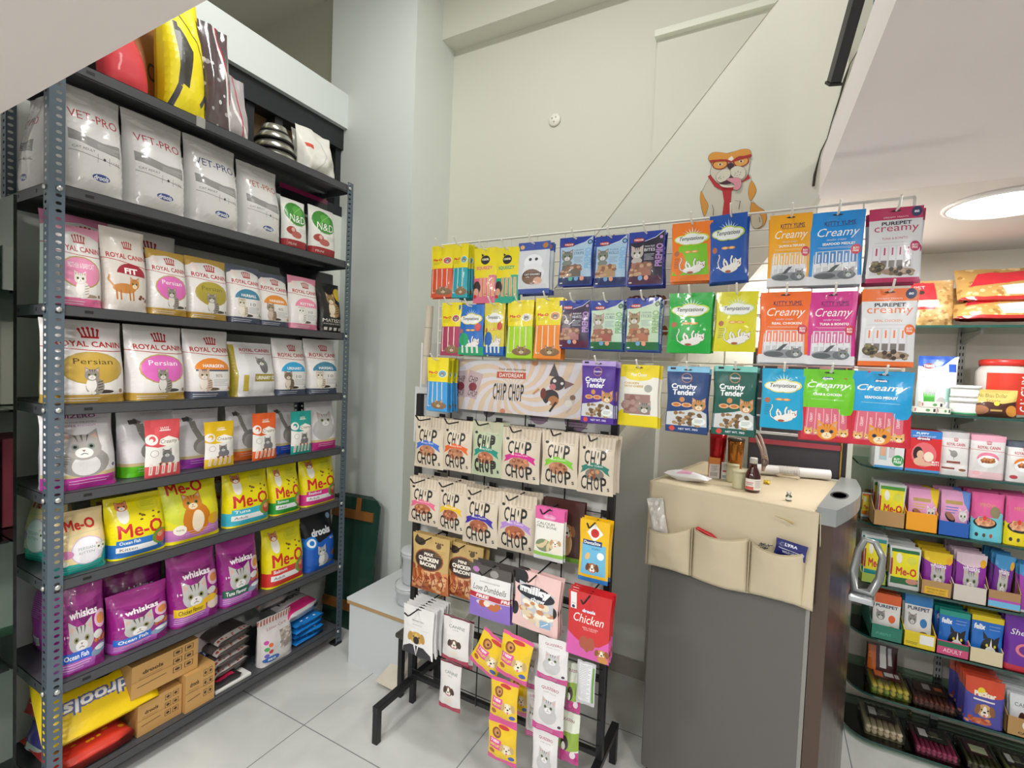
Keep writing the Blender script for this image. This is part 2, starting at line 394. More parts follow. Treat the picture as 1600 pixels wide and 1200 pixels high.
# loft cupboard front above the rack: dark steel frame with bare plywood panels, white beam over it
t=empty('loft_cupboard',(-2.4,0,0)); tag(t,'dark steel framed plywood cupboard front high on the left wall above the rack','cupboard')
dk=mat('#23262b',.5); ply=mat('#6b5233',.7,noisec=.25,scale=5)
b=MB(); b.box(-.02,.2,2.36,.07,2.1,2.42); b.box(-.02,.2,2.76,.07,2.1,2.88)
for y in (.9,1.3,1.5,1.66,2.06): b.box(-.02,y,2.42,.05,y+.045,2.76)
b.build('frame',dk,t)
MB().box(-.05,.2,2.42,-.02,2.1,2.76).build('plywood_panel',ply,t)
struct(MB().box(-2.45,-1,2.88,-2.30,2.1,3.08).build('trim_1',mat('#e2e8e8',.6)))
struct(MB().box(-4.3,-1,0,-4.2,2.6,3.9).build('wall_far_left',mat('#c8c6b4',.8)))
struct(MB().box(-4.2,2.5,2.3,-2.3,2.6,3.9).build('wall_loft_back',WALL))
struct(MB().box(-4.2,2.3,3.3,-2.3,2.5,3.9).build('trim_2',mat('#b9b8a6',.8)))
# corner column and back wall
struct(MB().box(-2.45,2.1,0,-1.792,2.5,3.9).build('wall_column',mat('#dadfda',.65,noisec=.02,scale=1.5)))
struct(MB().box(-1.80,2.45,0,.33,2.72,3.9).build('wall_back',WALL))
struct(MB().box(-1.792,2.33,3.40,.9,2.45,3.9).build('trim_3',WALL))
struct(MB().box(-.562,2.43,2.2,.4,2.452,3.13).build('wall_back_panel',WALL))
struct(MB().box(-.57,2.40,3.12,.4,2.45,3.15).build('trim_4',mat('#e6e8da',.6)))
struct(MB().box(.33,2.72,0,3.6,2.82,2.3).build('wall_shelf_back',mat('#f3ece0',.7)))
struct(MB().box(-3.9,-4,3.9,1.2,2.82,3.98).build('ceiling_high',mat('#cfcdbd',.8)))
struct(MB().box(3.6,-4,0,3.7,2.82,2.3).build('wall_right',WALL))
# low ceiling: L-shaped slab around the void
b=MB(); b.prism([(-3.8,-4),(3.6,-4),(3.6,1.75),(.105,1.75),(.15,.445),(-3.8,.445)],CEIL,CEIL+.11,ax=2); struct(b.build('ceiling',CEILM))
struct(MB().box(.105,1.75,CEIL+.012,3.6,2.82,CEIL+.12).build('ceiling_rear',mat('#e2d8d2',.75)))
# loft wall above the low ceiling on the right and in front
struct(MB().box(1.2,-4,2.16,1.3,2.82,3.9).build('wall_loft_right',WALL))
# stair flight: solid stringer with sloping underside
tl=lambda x:2.023+1.2105*(x+.567)
ll=lambda x:1.218+1.439*(x+.469)
b=MB(); b.prism([(-1.2,tl(-1.2)),(-1.2,ll(-1.2)+.1),(.112,ll(.112)),(.16,2.16),(.16,tl(.16))],1.72,2.46); struct(b.build('wall_stair',STAIRM))
o=MB().tube([(x,1.7195,tl(x)-.002) for x in (-1.1,-.8,-.5,-.2,.1)],.0008,5).build('gap_shadow_line',mat('#a8a288',.9)); struct(o)  # thin dark tube drawing the gap's small shadow along the stair's top edge
b=MB(); b.box(-1.0,2.35,0,-.46,2.46,1.25); struct(b.build('wall_under_stair',mat('#cfd0c8',.75)))
struct(MB().box(-1.0,2.335,0,-.30,2.352,.085).build('baseboard_back',mat('#9b958c',.5)))
struct(MB().box(-.46,2.438,0,.33,2.452,.085).build('baseboard_right',mat('#9b958c',.5)))
# crack line and flaked plaster where the stair meets the slab
rnd=random.Random(4); crk=[]
for i,(px,py) in enumerate([(a_-9,b_) for a_,b_ in [(1383,0),(1362,45),(1352,75),(1338,100),(1330,125),(1322,150),(1313,172),(1307,192),(1301,215),(1293,235),(1287,252),(1283,272),(1281,290)]]):
    p=on(px,py,1,1.715); crk.append((p[0]+rnd.uniform(-.003,.003),1.7185,p[2]))
o=MB().tube(crk,[rnd.choice((.0012,.002,.004)) for _ in crk],5).build('plaster_crack',mat('#3a372c',.9)); tag(o,'jagged dark crack in the plaster where the stair side meets the low ceiling','crack')
# black handrail end over the stair
p0=Vector(on(1303,128,1,1.42)); p1=Vector(on(1350,-40,1,1.30)); LT=Vector((.95,-.55,2.66))
t=empty('handrail',p0); tag(t,'black steel handrail bar ending above the plaster crack','handrail')
d=(p1-p0); L=.75; T=d.to_track_quat('Z','Y').to_matrix().to_4x4()
MB().box(-.012,-.017,0,.012,.017,L,T=T,bev=.002).build('rail',mat('#17181a',.35),t)
MB().box(-.014,-.019,-.006,.014,.019,.0,T=T).build('end_cap',mat('#101011',.5),t)
# teal cord hanging at the slab edge
q=[on(x,y,1,1.62) for x,y in ((1368,-8),(1366,12),(1362,30),(1361,46),(1367,28),(1374,8),(1378,-8))]
o=MB().tube(q,.0035,6).build('hanging_cord',mat('#1c5f63',.7)); tag(o,'teal cord loop hanging beside the black handrail bar','cord')
# round ceiling panel light, and like housings for the unseen fill lights
for i,(x,y,pw) in enumerate(PANEL_AND_FILL):
    lab=['round white ceiling light glowing above the glass shelves','round ceiling light behind the viewpoint near the rack','round ceiling light on the low ceiling at the right front','round ceiling light near the left front of the low ceiling','round ceiling light farthest behind the viewpoint','round ceiling light beside the right wall'][i]
    cz=CEIL+(.012 if y>1.75 else 0)
    t=empty('ceiling_or_fill_light',(x,y,cz)); tag(t,lab,'ceiling light','round ceiling lights')
    MB().lathe([(.155,0),(.155,-.008),(.142,-.012),(.142,0)]).build('rim',mat('#f2f0ee',.4),t)
    MB().lathe([(.0,-.006),(.142,-.006),(.142,-.009),(0,-.009)]).build('diffuser',emis('#fff6ee',9),t)
# tube light under the ceiling at the back, seen through the wire grid
xa=xat(1192,2.42,1.72); 
t=empty('tube_light',(.06,2.40,1.80)); tag(t,'white tube light on the back wall seen through the wire grid behind the hanging pouches','tube light')
MB().box(-.16,0,-.03,.24,.05,.03,bev=.006).build('housing',mat('#eeeeea',.4),t)
MB().tube([(-.15,-.018,0),(.23,-.018,0)],.014,12).build('tube',emis('#fffaf0',7),t)
# smoke alarm / junction plate on the back wall
p=on(867,188,1,2.45); t=empty('wall_plate',(p[0],2.449,p[2])); tag(t,'small round white junction plate with screws high on the back wall','wall plate')
T=Matrix.Rotation(PI/2,4,'X')
MB().lathe([(.034,0),(.036,.004),(.03,.010),(0.004,.011)],T=T).build('plate',mat('#e8e6da',.4),t)
b=MB()
for dx,dz in ((-.012,.008),(.01,.01),(0,-.012)): b.lathe([(.003,.0115),(.003,.013)],c=(0,0,0),n=8,T=Matrix.Translation((dx,0,dz))@T)
b.build('screw',mat('#6a655a',.4),t)

# ================================================================ SLOTTED STEEL RACK
ST=mat('#5b6874',.35,metal=.2,noisec=.06,scale=9); SH=mat('#47484c',.45,noisec=.08,scale=12); BOLT=mat('#c8c9c4',.3,metal=.7)
ZS=[2.383,2.0,1.635,1.325,1.045,.77,.435,.09]; XF=-1.926; YN,YF=.628,1.80; XB=-2.29
rack=empty('slotted_rack',(-2.1,1.2,0)); tag(rack,'tall grey slotted steel rack with eight dark shelves full of food bags','rack')
ro=Vector((2.1,-1.2,0))
def flange(mb,org,du,h,wd=.038,pitch=.0235,hr=.0052):
    # punched strip: cells with an octagonal hole each
    n=int(h/pitch); du=Vector(du)
    for k in range(n):
        z0=k*pitch; cz=z0+pitch/2; hx=.6*wd
        outer=[(0,z0),(hx,z0),(wd,z0),(wd,cz),(wd,z0+pitch),(hx,z0+pitch),(0,z0+pitch),(0,cz)]
        inner=[(hx+hr*1.5*math.cos(a),cz+hr*math.sin(a)) for a in (math.radians(q) for q in (225,270,315,0,45,90,135,180))]
        vs=[org+du*x+Vector((0,0,z)) for x,z in outer+inner]
        mb.add(vs,[(i,(i+1)%8,8+(i+1)%8,8+i) for i in range(8)])
for x,y,sx,sy,h in ((XF+.004,YN-.004,-1,1,2.36),(XF+.004,YF+.004,-1,-1,2.42),(XB-.004,YN-.004,1,1,2.36),(XB-.004,YF+.004,1,-1,2.42)):
    mb=MB(); o3=Vector((x,y,0))+ro; flange(mb,o3,(sx,0,0),h); flange(mb,o3,(0,sy,0),h)
    mb.build('post',ST,rack)
    MB().box(min(0,sx*.04)+x+ro.x-.002,min(0,sy*.04)+y+ro.y-.002,0,max(0,sx*.04)+x+ro.x+.002,max(0,sy*.04)+y+ro.y+.002,.012).build('foot_cap',mat('#15161a',.6),rack)
for z in ZS:
    mb=MB(); L=.034
    x0,x1,y0,y1=XB+ro.x,XF+ro.x,YN+ro.y,YF+ro.y
    mb.box(x0,y0,z-.0015,x1,y1,z); mb.box(x1-.0015,y0,z-L,x1,y1,z); mb.box(x0,y0,z-L,x0+.0015,y1,z); mb.box(x0,y0,z-L,x1,y0+.0015,z); mb.box(x0,y1-.0015,z-L,x1,y1,z)
    mb.box(x1-.012,y0,z-L,x1,y1,z-L+.0015); mb.box((x0+x1)/2-.015,y0+.01,z-.016,(x0+x1)/2+.015,y1-.01,z-.002)
    s=mb.build('shelf',SH,rack)
    for k,(px_,py_,pz_,ax_) in enumerate([(XF+.005,YN+.02,z-.017,'Y'),(XF+.005,YF-.02,z-.017,'Y'),(XF-.02,YN-.005,z-.017,'X'),(XB+.02,YN-.005,z-.017,'X')]):
        MB().lathe([(.0085,0),(.0085,.004),(.004,.006)],n=6,T=Matrix.Translation(Vector((px_,py_,pz_))+ro)@Matrix.Rotation(PI/2 if ax_=='Y' else PI/2,4,ax_)).build('bolt',BOLT,rack)
    dk_=mat('#17181a',.6)
    MB().box(XF+ro.x,YN+.085+ro.y,z-.021,XF+ro.x+.0006,YN+.107+ro.y,z-.012).build('slot',dk_,rack)
    for xx in (XF-.10,XF-.24): MB().box(xx+ro.x,YN+ro.y-.0006,z-.022,xx+ro.x+.008,YN+ro.y,z-.012).build('slot',dk_,rack)
# strip of tape on the top shelf lip
p=on(315,178,0,XF+.002); o=MB().box(XF+.0005,p[1]-.018,ZS[0]-.035,XF+.0018,p[1]+.014,ZS[0]+.002).build('tape_strip',mat('#9a9a96',.35)); tag(o,'strip of grey tape stuck over the lip of the top rack shelf','tape')
# neighbouring glass display case end at the picture's left edge
t=empty('glass_cabinet',(-2.3,.4,0)); tag(t,'glass cabinet end with a steel edge beside the rack at the far left','cabinet')
MB().box(-.1,-.45,.0,.32,.16,.02).build('base',SH,t)
MB().box(.05,.17,.02,.3,.178,1.95).build('glass_panel',glass('#cfe6dc',.3),t)
MB().box(.03,.168,.02,.046,.182,1.95).build('edge_trim',mat('#1b3b38',.3),t)
b=MB()
for z in (.5,.9,1.3,1.66): b.box(-.1,-.3,z,.28,.168,z+.008)
b.build('glass_shelf',glass('#b9dccb',.3),t)
o=MB().box(-2.34,.3,1.675,-2.16,.55,1.82,bev=.003).build('white_carton',mat('#e8e4dd',.5)); tag(o,'plain white carton on the glass cabinet shelf left of the rack','carton')
o=MB().box(-2.36,.3,1.31,-2.18,.55,1.58,bev=.003).build('cream_carton',mat('#d9d3c4',.5)); tag(o,'pale cream carton on the glass cabinet shelf below the white one','carton')
o=MB().box(-2.34,.3,.91,-2.16,.55,1.2,bev=.003).build('pink_carton',mat('#b0475a',.5)); tag(o,'dull red carton low in the glass cabinet left of the rack','carton')

# ================================================================ GREEN GLASS SHEETS, WHITE SIDE BOX
t=empty('glass_sheets',(-2.0,2.02,0)); tag(t,'dark green glass sheets bound with brown tape leaning against the column','glass sheets')
gg=mat('#244238',.08,coat=.6)
xr=xat(598,2.0,.7); xr2=xat(572,1.95,.0)
for i in range(4):
    b=MB(); dx=-i*.03; dy=i*.012
    T=Matrix.Translation((0,-.11+dy*1.0,0))@Matrix.Rotation(math.radians(-8),4,'X')@Matrix.Rotation(math.radians(-2),4,'Y')
    r=.03; pts=[(-.2,0),(xr+2.0+dx-.04,0),(xr+2.0+dx,.03),(xr+2.0+dx,.72-r),(xr+2.0+dx-r,.72),(-.2,.72)]
    b.prism(pts,i*.008,i*.008+.006,T=T); b.build('sheet',gg,t)
T=Matrix.Translation((0,-.115,0))@Matrix.Rotation(math.radians(-8),4,'X')@Matrix.Rotation(math.radians(-2),4,'Y')
for z in (.60,.10):
    xx=xr+2.0-.02 if z>.3 else xr+2.0-.05
    MB().box(-.2,-.004,z,xx-.02,.038,z+.05,T=T).build('tape_band',mat('#8a5a2c',.3),t)
MB().box(xx-.12,-.005,.64,xx-.085,.0,.72,T=T).build('tape_band',mat('#8a5a2c',.3),t)
t=empty('white_box',(-1.55,1.9,0)); tag(t,'low white laminated box with a raw wood edge on the floor beside the rack','box')
W=mat('#d4dadb',.4)
MB().box(-.215,-.195,0,.13,.28,.30).build('body',W,t); MB().box(-.225,-.205,.318,.14,.29,.33).build('top',W,t); MB().box(-.224,-.204,.30,.139,.289,.318).build('wood_edge',mat('#b49468',.6),t)
# clear plastic tubs on the white box
def tub(x,y,z,r,h,lab):
    t=empty('plastic_tub',(x,y,z)); tag(t,lab,'tub','clear plastic tubs')
    MB().lathe([(r*.86,0),(r*.9,.01),(r,h-.02),(r*1.04,h-.018),(r*1.04,h)],n=28).build('body',mat('#c2c6ca',.15,coat=.5),t)
    MB().lathe([(r*1.05,h),(r*1.05,h+.008),(r*.9,h+.012)],n=28).build('lid',mat('#cdd2d6',.2),t)
tp=on(634,948,2,.331)
tub(tp[0]-.01,tp[1]+.06,.331,.082,.085,'lower round clear plastic tub on the white box'); tub(tp[0]+.0,tp[1]+.07,.331+.099,.074,.15,'upper clear plastic tub stacked on another behind the treat stand')

# ================================================================ BLACK TREAT STAND (y=1.58) AND WHITE WIRE GRID (y=1.64)
BK=mat('#15161a',.4); YSD=1.60
stand=empty('treat_stand',(-.88,YSD,0)); tag(stand,'black floor stand of rails and wires hung with treat pouches under a header board','display stand')
XL=xat(648,YSD,1.1)+.02; XR=xat(946,YSD,.6)
def bx(n,x0,y0,z0,x1,y1,z1,m=BK,bev=.002): return MB().box(x0+.88,y0-YSD,z0,x1+.88,y1-YSD,z1,bev=bev).build(n,m,stand)
for x in (XL,XR): bx('upright',x-.012,YSD-.012,.15,x+.012,YSD+.012,1.37)
for x in (XL,XR):
    bx('foot_bar',x-.014,1.385,.125,x+.014,1.80,.15)
    for y in (1.385,1.775): bx('leg',x-.013,y,0,x+.013,y+.025,.126)
for z in (.155,.42,.66,.90,1.14): bx('cross_rail',XL,YSD-.01,z,XR,YSD+.01,z+.018)
b=MB()
for i in range(1,5):
    x=XL+(XR-XL)*i/5; b.tube([(x+.88,-.012,.155),(x+.88,-.012,1.37)],.003,6)
for i in range(14): 
    z=.2+i*.09; b.tube([(XL+.88,-.014,z),(XR+.88,-.014,z)],.002,6)
b.build('wires',BK,stand)
A=Art(.95); A.rect(0,0,1,1,'#c9cac6'); A.line([(.32,.0),(.32,1)],.004,'#9a9a98'); A.line([(.62,.0),(.62,1)],.004,'#9a9a98'); A.ell(.40,.93,.035,'#6f666c',.06,rot=-20); A.ell(.66,.92,.05,'#8a7488',.06); A.ell(.84,.9,.055,'#8a7488',.06); A.lines(.61,.71,.93,4,.016,'#5a4458',.005); A.lines(.79,.9,.91,4,.016,'#5a4458',.005); A.rect(.1,.5,.16,.54,'#3a3a40'); A.rect(.4,.3,.5,.33,'#3a3a40')
me=bagmesh(XR-XL-.03,.66,.003,A,'#c9cac6',shape='box',rough=.4); o=bpy.data.objects.new('back_panel',me); COL.objects.link(o); o.parent=stand; o.location=((XL+XR)/2-.01+.88,.0165,.72)
# small dark shelf block + leaflet at the stand's left foot
t=empty('step_stool',(-1.352,1.76,0)); tag(t,'small black stool with a dull metal top between the white box and treat stand','stool')
MB().box(-.055,-.13,.27,.055,.13,.292,bev=.006).build('top',mat('#4a453e',.35,metal=.3),t)
for x,y in ((-.03,-.11),(.04,-.11),(-.03,.11),(.04,.11)): MB().box(x-.011,y-.011,0,x+.011,y+.011,.27).build('leg',BK,t)
GY=1.64
grid=empty('wire_grid',(-.48,GY,1.6)); tag(grid,'white wire grid panel on the stair side hung with rows of cat treat pouches','wire grid')
WH=mat('#e6e4da',.4)
gx0,gx1=on(690,378,1,GY)[0],on(1430,308,1,GY)[0]; gz1=on(1430,308,1,GY)[2]; gz0=1.33
b=MB()
def gt(p,q,r=.0022): b.tube([(p[0]+.48,0,p[1]-1.6),(q[0]+.48,0,q[1]-1.6)],r,6)
for z in (gz0,gz1): gt((gx0,z),(gx1,z),.004)
for x in (gx0,gx1): gt((x,gz0),(x,gz1),.004)
nx=14
for i in range(1,nx): gt((gx0+(gx1-gx0)*i/nx,gz0),(gx0+(gx1-gx0)*i/nx,gz1))
nz=13
for i in range(1,nz): gt((gx0,gz0+(gz1-gz0)*i/nz),(gx1,gz0+(gz1-gz0)*i/nz))
b.build('wire_mesh',WH,grid)
for x in (-.3,.0): MB().tube([(x+.48,0,gz1-1.6-.02),(x+.48,.078,gz1-1.6-.02)],.005,6).build('wall_clip',WH,grid)
def hook(parent,px,y_tip,z,y0,m,x=None,r=.0028,tip=.022):
    x=px; P=parent.location
    b=MB(); dx=0.0
    pth=[(x-P.x,y0-P.y,z-P.z+.004),(x-P.x,y_tip+.03-P.y,z-P.z),(x-P.x,y_tip+.018-P.y,z-P.z+.003),(x-P.x,y_tip-P.y,z-P.z+tip)]
    b.tube(pth,r,7); b.box(x-P.x-.014,y0-P.y-.004,z-P.z-.008,x-P.x+.014,y0-P.y-.001,z-P.z+.016)
    return b.build('hook',m,parent)
# grey hat-shaped supports, banner
p0=on(700,560,1,1.585); p1=on(967,632,1,1.585)
# ================================================================ PRINTED DESIGNS
RD='#b3252e'
def crown(A,cx,cy,s,c=RD):
    a=A.asp
    for i in range(5):
        x=cx+(i-2)*s*.17; h=(.26,.31,.33,.31,.26)[i]
        A.line([(cx+(i-2)*s*.13,cy),(x,cy+s*h*a)],s*.07,c); A.ell(x,cy+s*(h+.04)*a,s*.065,c,n=8)
    A.rect(cx-s*.33,cy-s*.06*a,cx+s*.33,cy+s*.02*a,c)
def vetpro(c1):
    A=Art(.72); A.rect(.04,.02,.96,.97,'#d9d6d6'); A.rect(.0,.93,1,1,'#c5c2c2')
    A.t('VET-PRO',.5,.72,.76,.085,c1); 
    A.poly([(.1,.46),(.1,.56),(.35,.52),(.6,.5),(.88,.52),(.88,.40),(.5,.42)],'#8f8e8f'); A.lines(.5,.86,.47,4,.014,'#bdbcbc',.004)
    A.line([(.1,.36),(.88,.32)],.006,'#55535a'); A.t('CAT ADULT',.3,.395,.32,.022,'#55535a'); A.line([(.5,.38),(.5,.3)],.005,'#55535a'); A.line([(.68,.37),(.68,.3)],.005,'#55535a')
    A.ell(.6,.34,.02,'#4a4950'); A.t('1.2 KG',.78,.335,.14,.02,'#55535a')
    A.ell(.55,.16,.135,'#3b4b8a',.035); A.t('drools',.55,.16,.22,.045,'#e8eaf2',.02,.2)
    A.poly([(.06,.88),(.2,.91),(.5,.86),(.3,.84)],'#efecec'); return A
def rc(topc,botc,oval,title,tc='#f2f0f0',shape='dome',cat=('#8d8780','#4b4743','#d9d5cf'),base='#e3dfdd',full=True,asp=.7,bot=.1,big=False,sub=None):
    A=Art(asp); A.rect(0,0,1,1,base)
    if topc: A.poly([(0,1),(0,.84),(.2,.9),(.5,.93),(.8,.9),(1,.84),(1,1)],topc); A.ell(.17,.84,.09,'#ead9d6')
    if botc: A.rect(0,0,1,bot,botc)
    crown(A,.55,.80,.34); A.t('ROYAL CANIN',.52,.71,.86,.07,RD,.02)
    A.line([(0,.665),(.2,.65),(.5,.635),(.8,.63),(1,.64)],.012,RD)
    if shape=='oval':
        A.ell(.52,.42,.40,'#b59a4e',.2); A.ell(.52,.42,.375,oval,.185); A.t(title,.52,.50,.5,.065,tc)
        A.sitcat(.5,.1,.33,*cat)
    else:
        A.poly([(.5+.38*math.cos(math.radians(q)),.42+.17*math.sin(math.radians(q))) for q in range(0,181,15)],oval); A.t(title,.5,.475,.46,.05,tc,.02)
        if sub: A.rect(.14,.395,.86,.42,sub)
        A.sitcat(.3,.1,.33,*cat); A.t('90%' if title=='HAIR&SKIN' else '10',.62,.33,.16,.05,'#6c7078'); A.lines(.5,.85,.27,5,.022,'#9aa0a8',.006)
        A.poly([(.78,.12),(.9,.22),(.94,.3),(.86,.16)],oval)
    A.ell(.88,.14,.03,'#8a6b4a'); 
    if botc: A.lines(.1,.6,bot*.55,2,.03,'#d8d8de',.008)
    return A
def fitbag():
    A=Art(.66); A.rect(0,0,1,1,'#d8d0c8'); crown(A,.55,.77,.3); A.t('ROYAL CANIN',.5,.66,.86,.06,RD,.02); A.line([(0,.62),(.3,.6),(1,.54)],.012,RD)
    A.poly([(.56+.33*math.cos(math.radians(q)),.44+.14*math.sin(math.radians(q))) for q in range(-5,186,15)],'#9c2337'); A.t('FIT',.55,.485,.3,.07,'#f4eeee',.04)
    A.ell(.4,.27,.25,'#c58340',.06); 
    for x in (.22,.3,.5,.58): A.line([(x,.25),(x+.02,.13)],.035,'#b8752f')
    A.line([(.18,.28),(.08,.36),(.1,.42)],.03,'#c58340'); A.cat(.62,.33,.11,'#c58340','#8a5526','#eed9b8'); A.kibble(.74,.12,.95,.2,5,['#7a3326'],.035); return A
def matisse():
    A=Art(.62); A.rect(0,0,1,1,'#17161a'); A.ell(.88,.78,.2,'#d8b72a',.14); A.sitcat(.5,.3,.5,'#9a7a50','#4a3a28','#e0d2ba'); A.t('MATISSE',.5,.23,.8,.07,'#dcd8d0'); A.t('CHICKEN & TURKEY',.5,.16,.75,.025,'#dcd8d0')
    for i in range(4): A.rect(.14+.2*i,.03,.26+.2*i,.09,'#cfcbc4')
    return A
def nd():
    A=Art(.6); A.rect(0,0,1,1,'#e5e4df'); A.rect(0,0,1,.16,'#a32b33'); A.ell(.52,.7,.45,'#3c8a35',.24); A.ell(.6,.78,.2,'#57a544',.1); A.line([(.2,.55),(.5,.75),(.85,.9)],.02,'#8cc46a')
    A.t('N&D',.52,.6,.7,.16,'#eef0ea',.0,.3); A.ell(.25,.34,.17,'#a6463f',.08); A.ell(.45,.27,.2,'#b8615a',.07); A.ell(.3,.36,.07,'#e0b0a8'); A.t('PRIME',.5,.47,.4,.03,'#6a8a4a'); A.lines(.55,.95,.4,3,.03,'#a0a09a'); A.t('FELINE',.3,.08,.3,.04,'#eadada'); return A
def zerobag(c,kind='walk',nm='QUIZERO'):
    A=Art(.72 if kind=='kit' else .6); A.rect(0,0,1,1,'#e2dee1'); A.rect(0,0,1,.17,c); A.rect(0,.165,1,.215,'#cdb98a'); A.lines(.25,.8,.12,2,.04,'#ecd8e8')
    if kind=='kit':
        A.t(nm,.45,.96,.6,.06,'#9b3a86',.02); A.t('COMPLETE FOOD FOR KITTENS',.45,.885,.6,.02,'#77727a'); A.t('SALMON & ANCHOVY',.45,.84,.55,.025,'#a8478e')
        A.ell(.48,.36,.34,'#9b9894',.2); A.ell(.48,.32,.2,'#dcdad8',.14); 
        for i in range(7): A.line([(.2+.02*i,.3+.03*i),(.12,.32+.03*i)],.012,'#6a6764')
        A.cat(.47,.56,.26,'#a7a39f','#5b5855','#e8e5e2','#7d8a84'); A.ell(.9,.28,.06,'#f1eef1'); A.ell(.9,.28,.035,'#4a3f86')
    elif kind=='walk':
        A.t(nm,.6,.95,.4,.03,'#c8a0a8'); A.ell(.62,.38,.33,'#8c8883',.17); A.ell(.55,.34,.2,'#a8a49e',.13)
        A.line([(.45,.5),(.36,.68),(.34,.8),(.22,.86)],.13,'#8c8883'); A.line([(.3,.84),(.16,.83)],.11,'#55524f'); A.cat(.85,.52,.12,'#8c8883','#55524f')
    else:
        A.t(nm,.5,.97,.5,.04,'#9a5468'); A.ell(.45,.42,.36,'#b9b7b8',.22); A.cat(.52,.6,.25,'#b4b2b3','#77757a','#dedcdd')
    return A
def creamyp(c):
    A=Art(.55); A.rect(0,0,1,1,c); A.poly([(0,.56),(.3,.52),(.6,.54),(1,.6),(1,.22),(0,.2)],'#e9e6e2'); A.ell(.16,.66,.17,'#efe9e4'); A.ell(.18,.67,.09,c); A.ell(.15,.65,.05,'#efe9e4')
    A.t('WISE',.55,.84,.26,.06,'#f2ede6'); A.rect(.4,.8,.72,.815,'#f2ede6'); A.poly([(.35,.58),(.4,.66),(.65,.71),(.95,.64),(.97,.56),(.6,.53)],'#f3efe6'); A.t('Creamy',.66,.61,.52,.09,'#4c4440',0,.3)
    A.ell(.22,.42,.11,'#6c6460'); A.ell(.22,.42,.1,'#ece9e6'); A.ell(.6,.3,.2,'#77747a',.09); A.cat(.58,.4,.14,'#77747a','#3b393e','#c9c7c8'); A.kibble(.35,.2,.9,.25,7,['#a8663a','#3f3a38'],.05)
    A.rect(0,0,1,.2,c); 
    for i in range(5): A.rect(.1+.17*i,.05,.19+.17*i,.24,'#ecd9cc'); A.line([(.145+.17*i,.08),(.145+.17*i,.2)],.02,c)
    return A
def meo(bc,sub,food='#c8443c',name='Tuna',cream=False,ad='Adult'):
    A=Art(.74); Y='#e8d90f'
    if cream:
        A.rect(0,0,1,1,'#ecd3a0'); A.rect(0,0,1,.17,'#1fa39a'); A.poly([(1,.17),(1,.42),(.86,.3),(.8,.17)],'#1fa39a')
        A.t('Me-O',.48,.78,.58,.16,'#c9302a',.03); A.line([(.15,.62),(.85,.66)],.006,'#7cc4b2'); A.ell(.55,.36,.33,'#cdb7d2',.23); A.ell(.55,.36,.31,'#e9e6ee',.215); A.ell(.16,.34,.12,'#d88cb8',.07); A.t('PERSIAN',.52,.4,.32,.045,'#8fa89e'); A.t('KITTEN',.52,.33,.3,.04,'#8fa89e')
        A.cat(.8,.38,.12,'#eceaea','#b9b6b4','#ffffff'); A.ell(.14,.19,.06,'#f4efe2'); A.lines(.1,.8,.1,2,.04,'#8fd4c8'); return A
    A.rect(0,0,1,1,Y); A.rect(0,.03,1,.26,bc); A.ell(.68,.82,.2,'#d8cf22',.11); A.lines(.56,.8,.86,4,.022,'#8f9a2a',.006)
    A.ell(.24,.72,.09,'#eee9de',.14); A.cat(.24,.84,.1,'#d07a52','#8a4a30','#f2ead8')
    A.kibble(.5,.6,.85,.7,7,['#7a5a1a'],.028,3); A.t('Me-O',.5,.46,.76,.22,'#c8252a',.02)
    A.rect(.1,.22,.76,.32,sub); A.t(name,.3,.275,.32,.055,'#e8f2f2',.02); A.rect(.1,.12,.76,.21,'#e8e8e8'); A.t(ad,.28,.165,.26,.045,'#3f3f46'); A.ell(.83,.26,.17,'#6f9a3a',.13); A.ell(.86,.25,.13,food,.1); A.ell(.82,.29,.06,'#e0a070'); return A
def meocat():
    A=Art(.8); A.rect(0,0,1,1,'#ddd624'); A.ell(.3,.6,.35,'#c9cf3a',.3); A.rect(0,.04,1,.24,'#c07ab8'); A.rect(0,0,1,.05,'#e8d90f'); A.t('Me-O',.4,.87,.62,.18,'#c4262a',.02)
    A.ell(.5,.36,.24,'#c9781e',.26); A.ell(.52,.32,.11,'#ecdcc0',.18); A.cat(.46,.62,.17,'#cf8023','#8f4f14','#efdcb8'); A.ell(.82,.3,.12,'#e0a81a'); A.ell(.22,.22,.1,'#f0e8da'); A.t('90%',.22,.22,.12,.03,'#776'); A.lines(.3,.85,.17,3,.04,'#dcb0d6'); return A
def whiskas(lc,txt='Ocean Fish',tc='#f0f2f4',fish=True):
    A=Art(.72); P='#92227f'; A.rect(0,0,1,1,P); A.poly([(0,1),(0,.8),(.5,.74),(1,.82),(1,1)],'#a8358f'); A.rect(0,.03,.7,.2,'#b05ab8')
    A.poly([(.2,.74),(.5,.52),(.85,.72),(.6,.7),(.4,.69)],'#6e1262'); A.t('whiskas',.5,.66,.56,.085,'#f0e6ee',.03)
    A.cat(.42,.38,.25,'#b8b6b6','#55534f','#e6e4e4','#8a8a5a'); A.ell(.76,.38,.1,'#d8d6d6',.05); A.ell(.84,.54,.14,'#e0b8d0',.1); A.ell(.84,.54,.09,'#d8884a',.06)
    A.kibble(.68,.3,.98,.36,14,['#a8522a','#c8703a'],.035,5)
    A.rect(.05,.15,.62,.26,lc); A.t(txt,.33,.205,.46,.06,tc,.02)
    if fish: A.ell(.8,.2,.2,'#7f95ae',.06,rot=15); A.ell(.8,.22,.12,'#dfe6ec',.03)
    else: A.ell(.8,.2,.15,'#e6d2c2',.08); A.ell(.7,.28,.16,'#e8b822',.05)
    A.lines(.06,.6,.12,3,.03,'#e6c6e4',.008); A.t('1+',.14,.45,.08,.035,'#f0e0ee',.02); return A
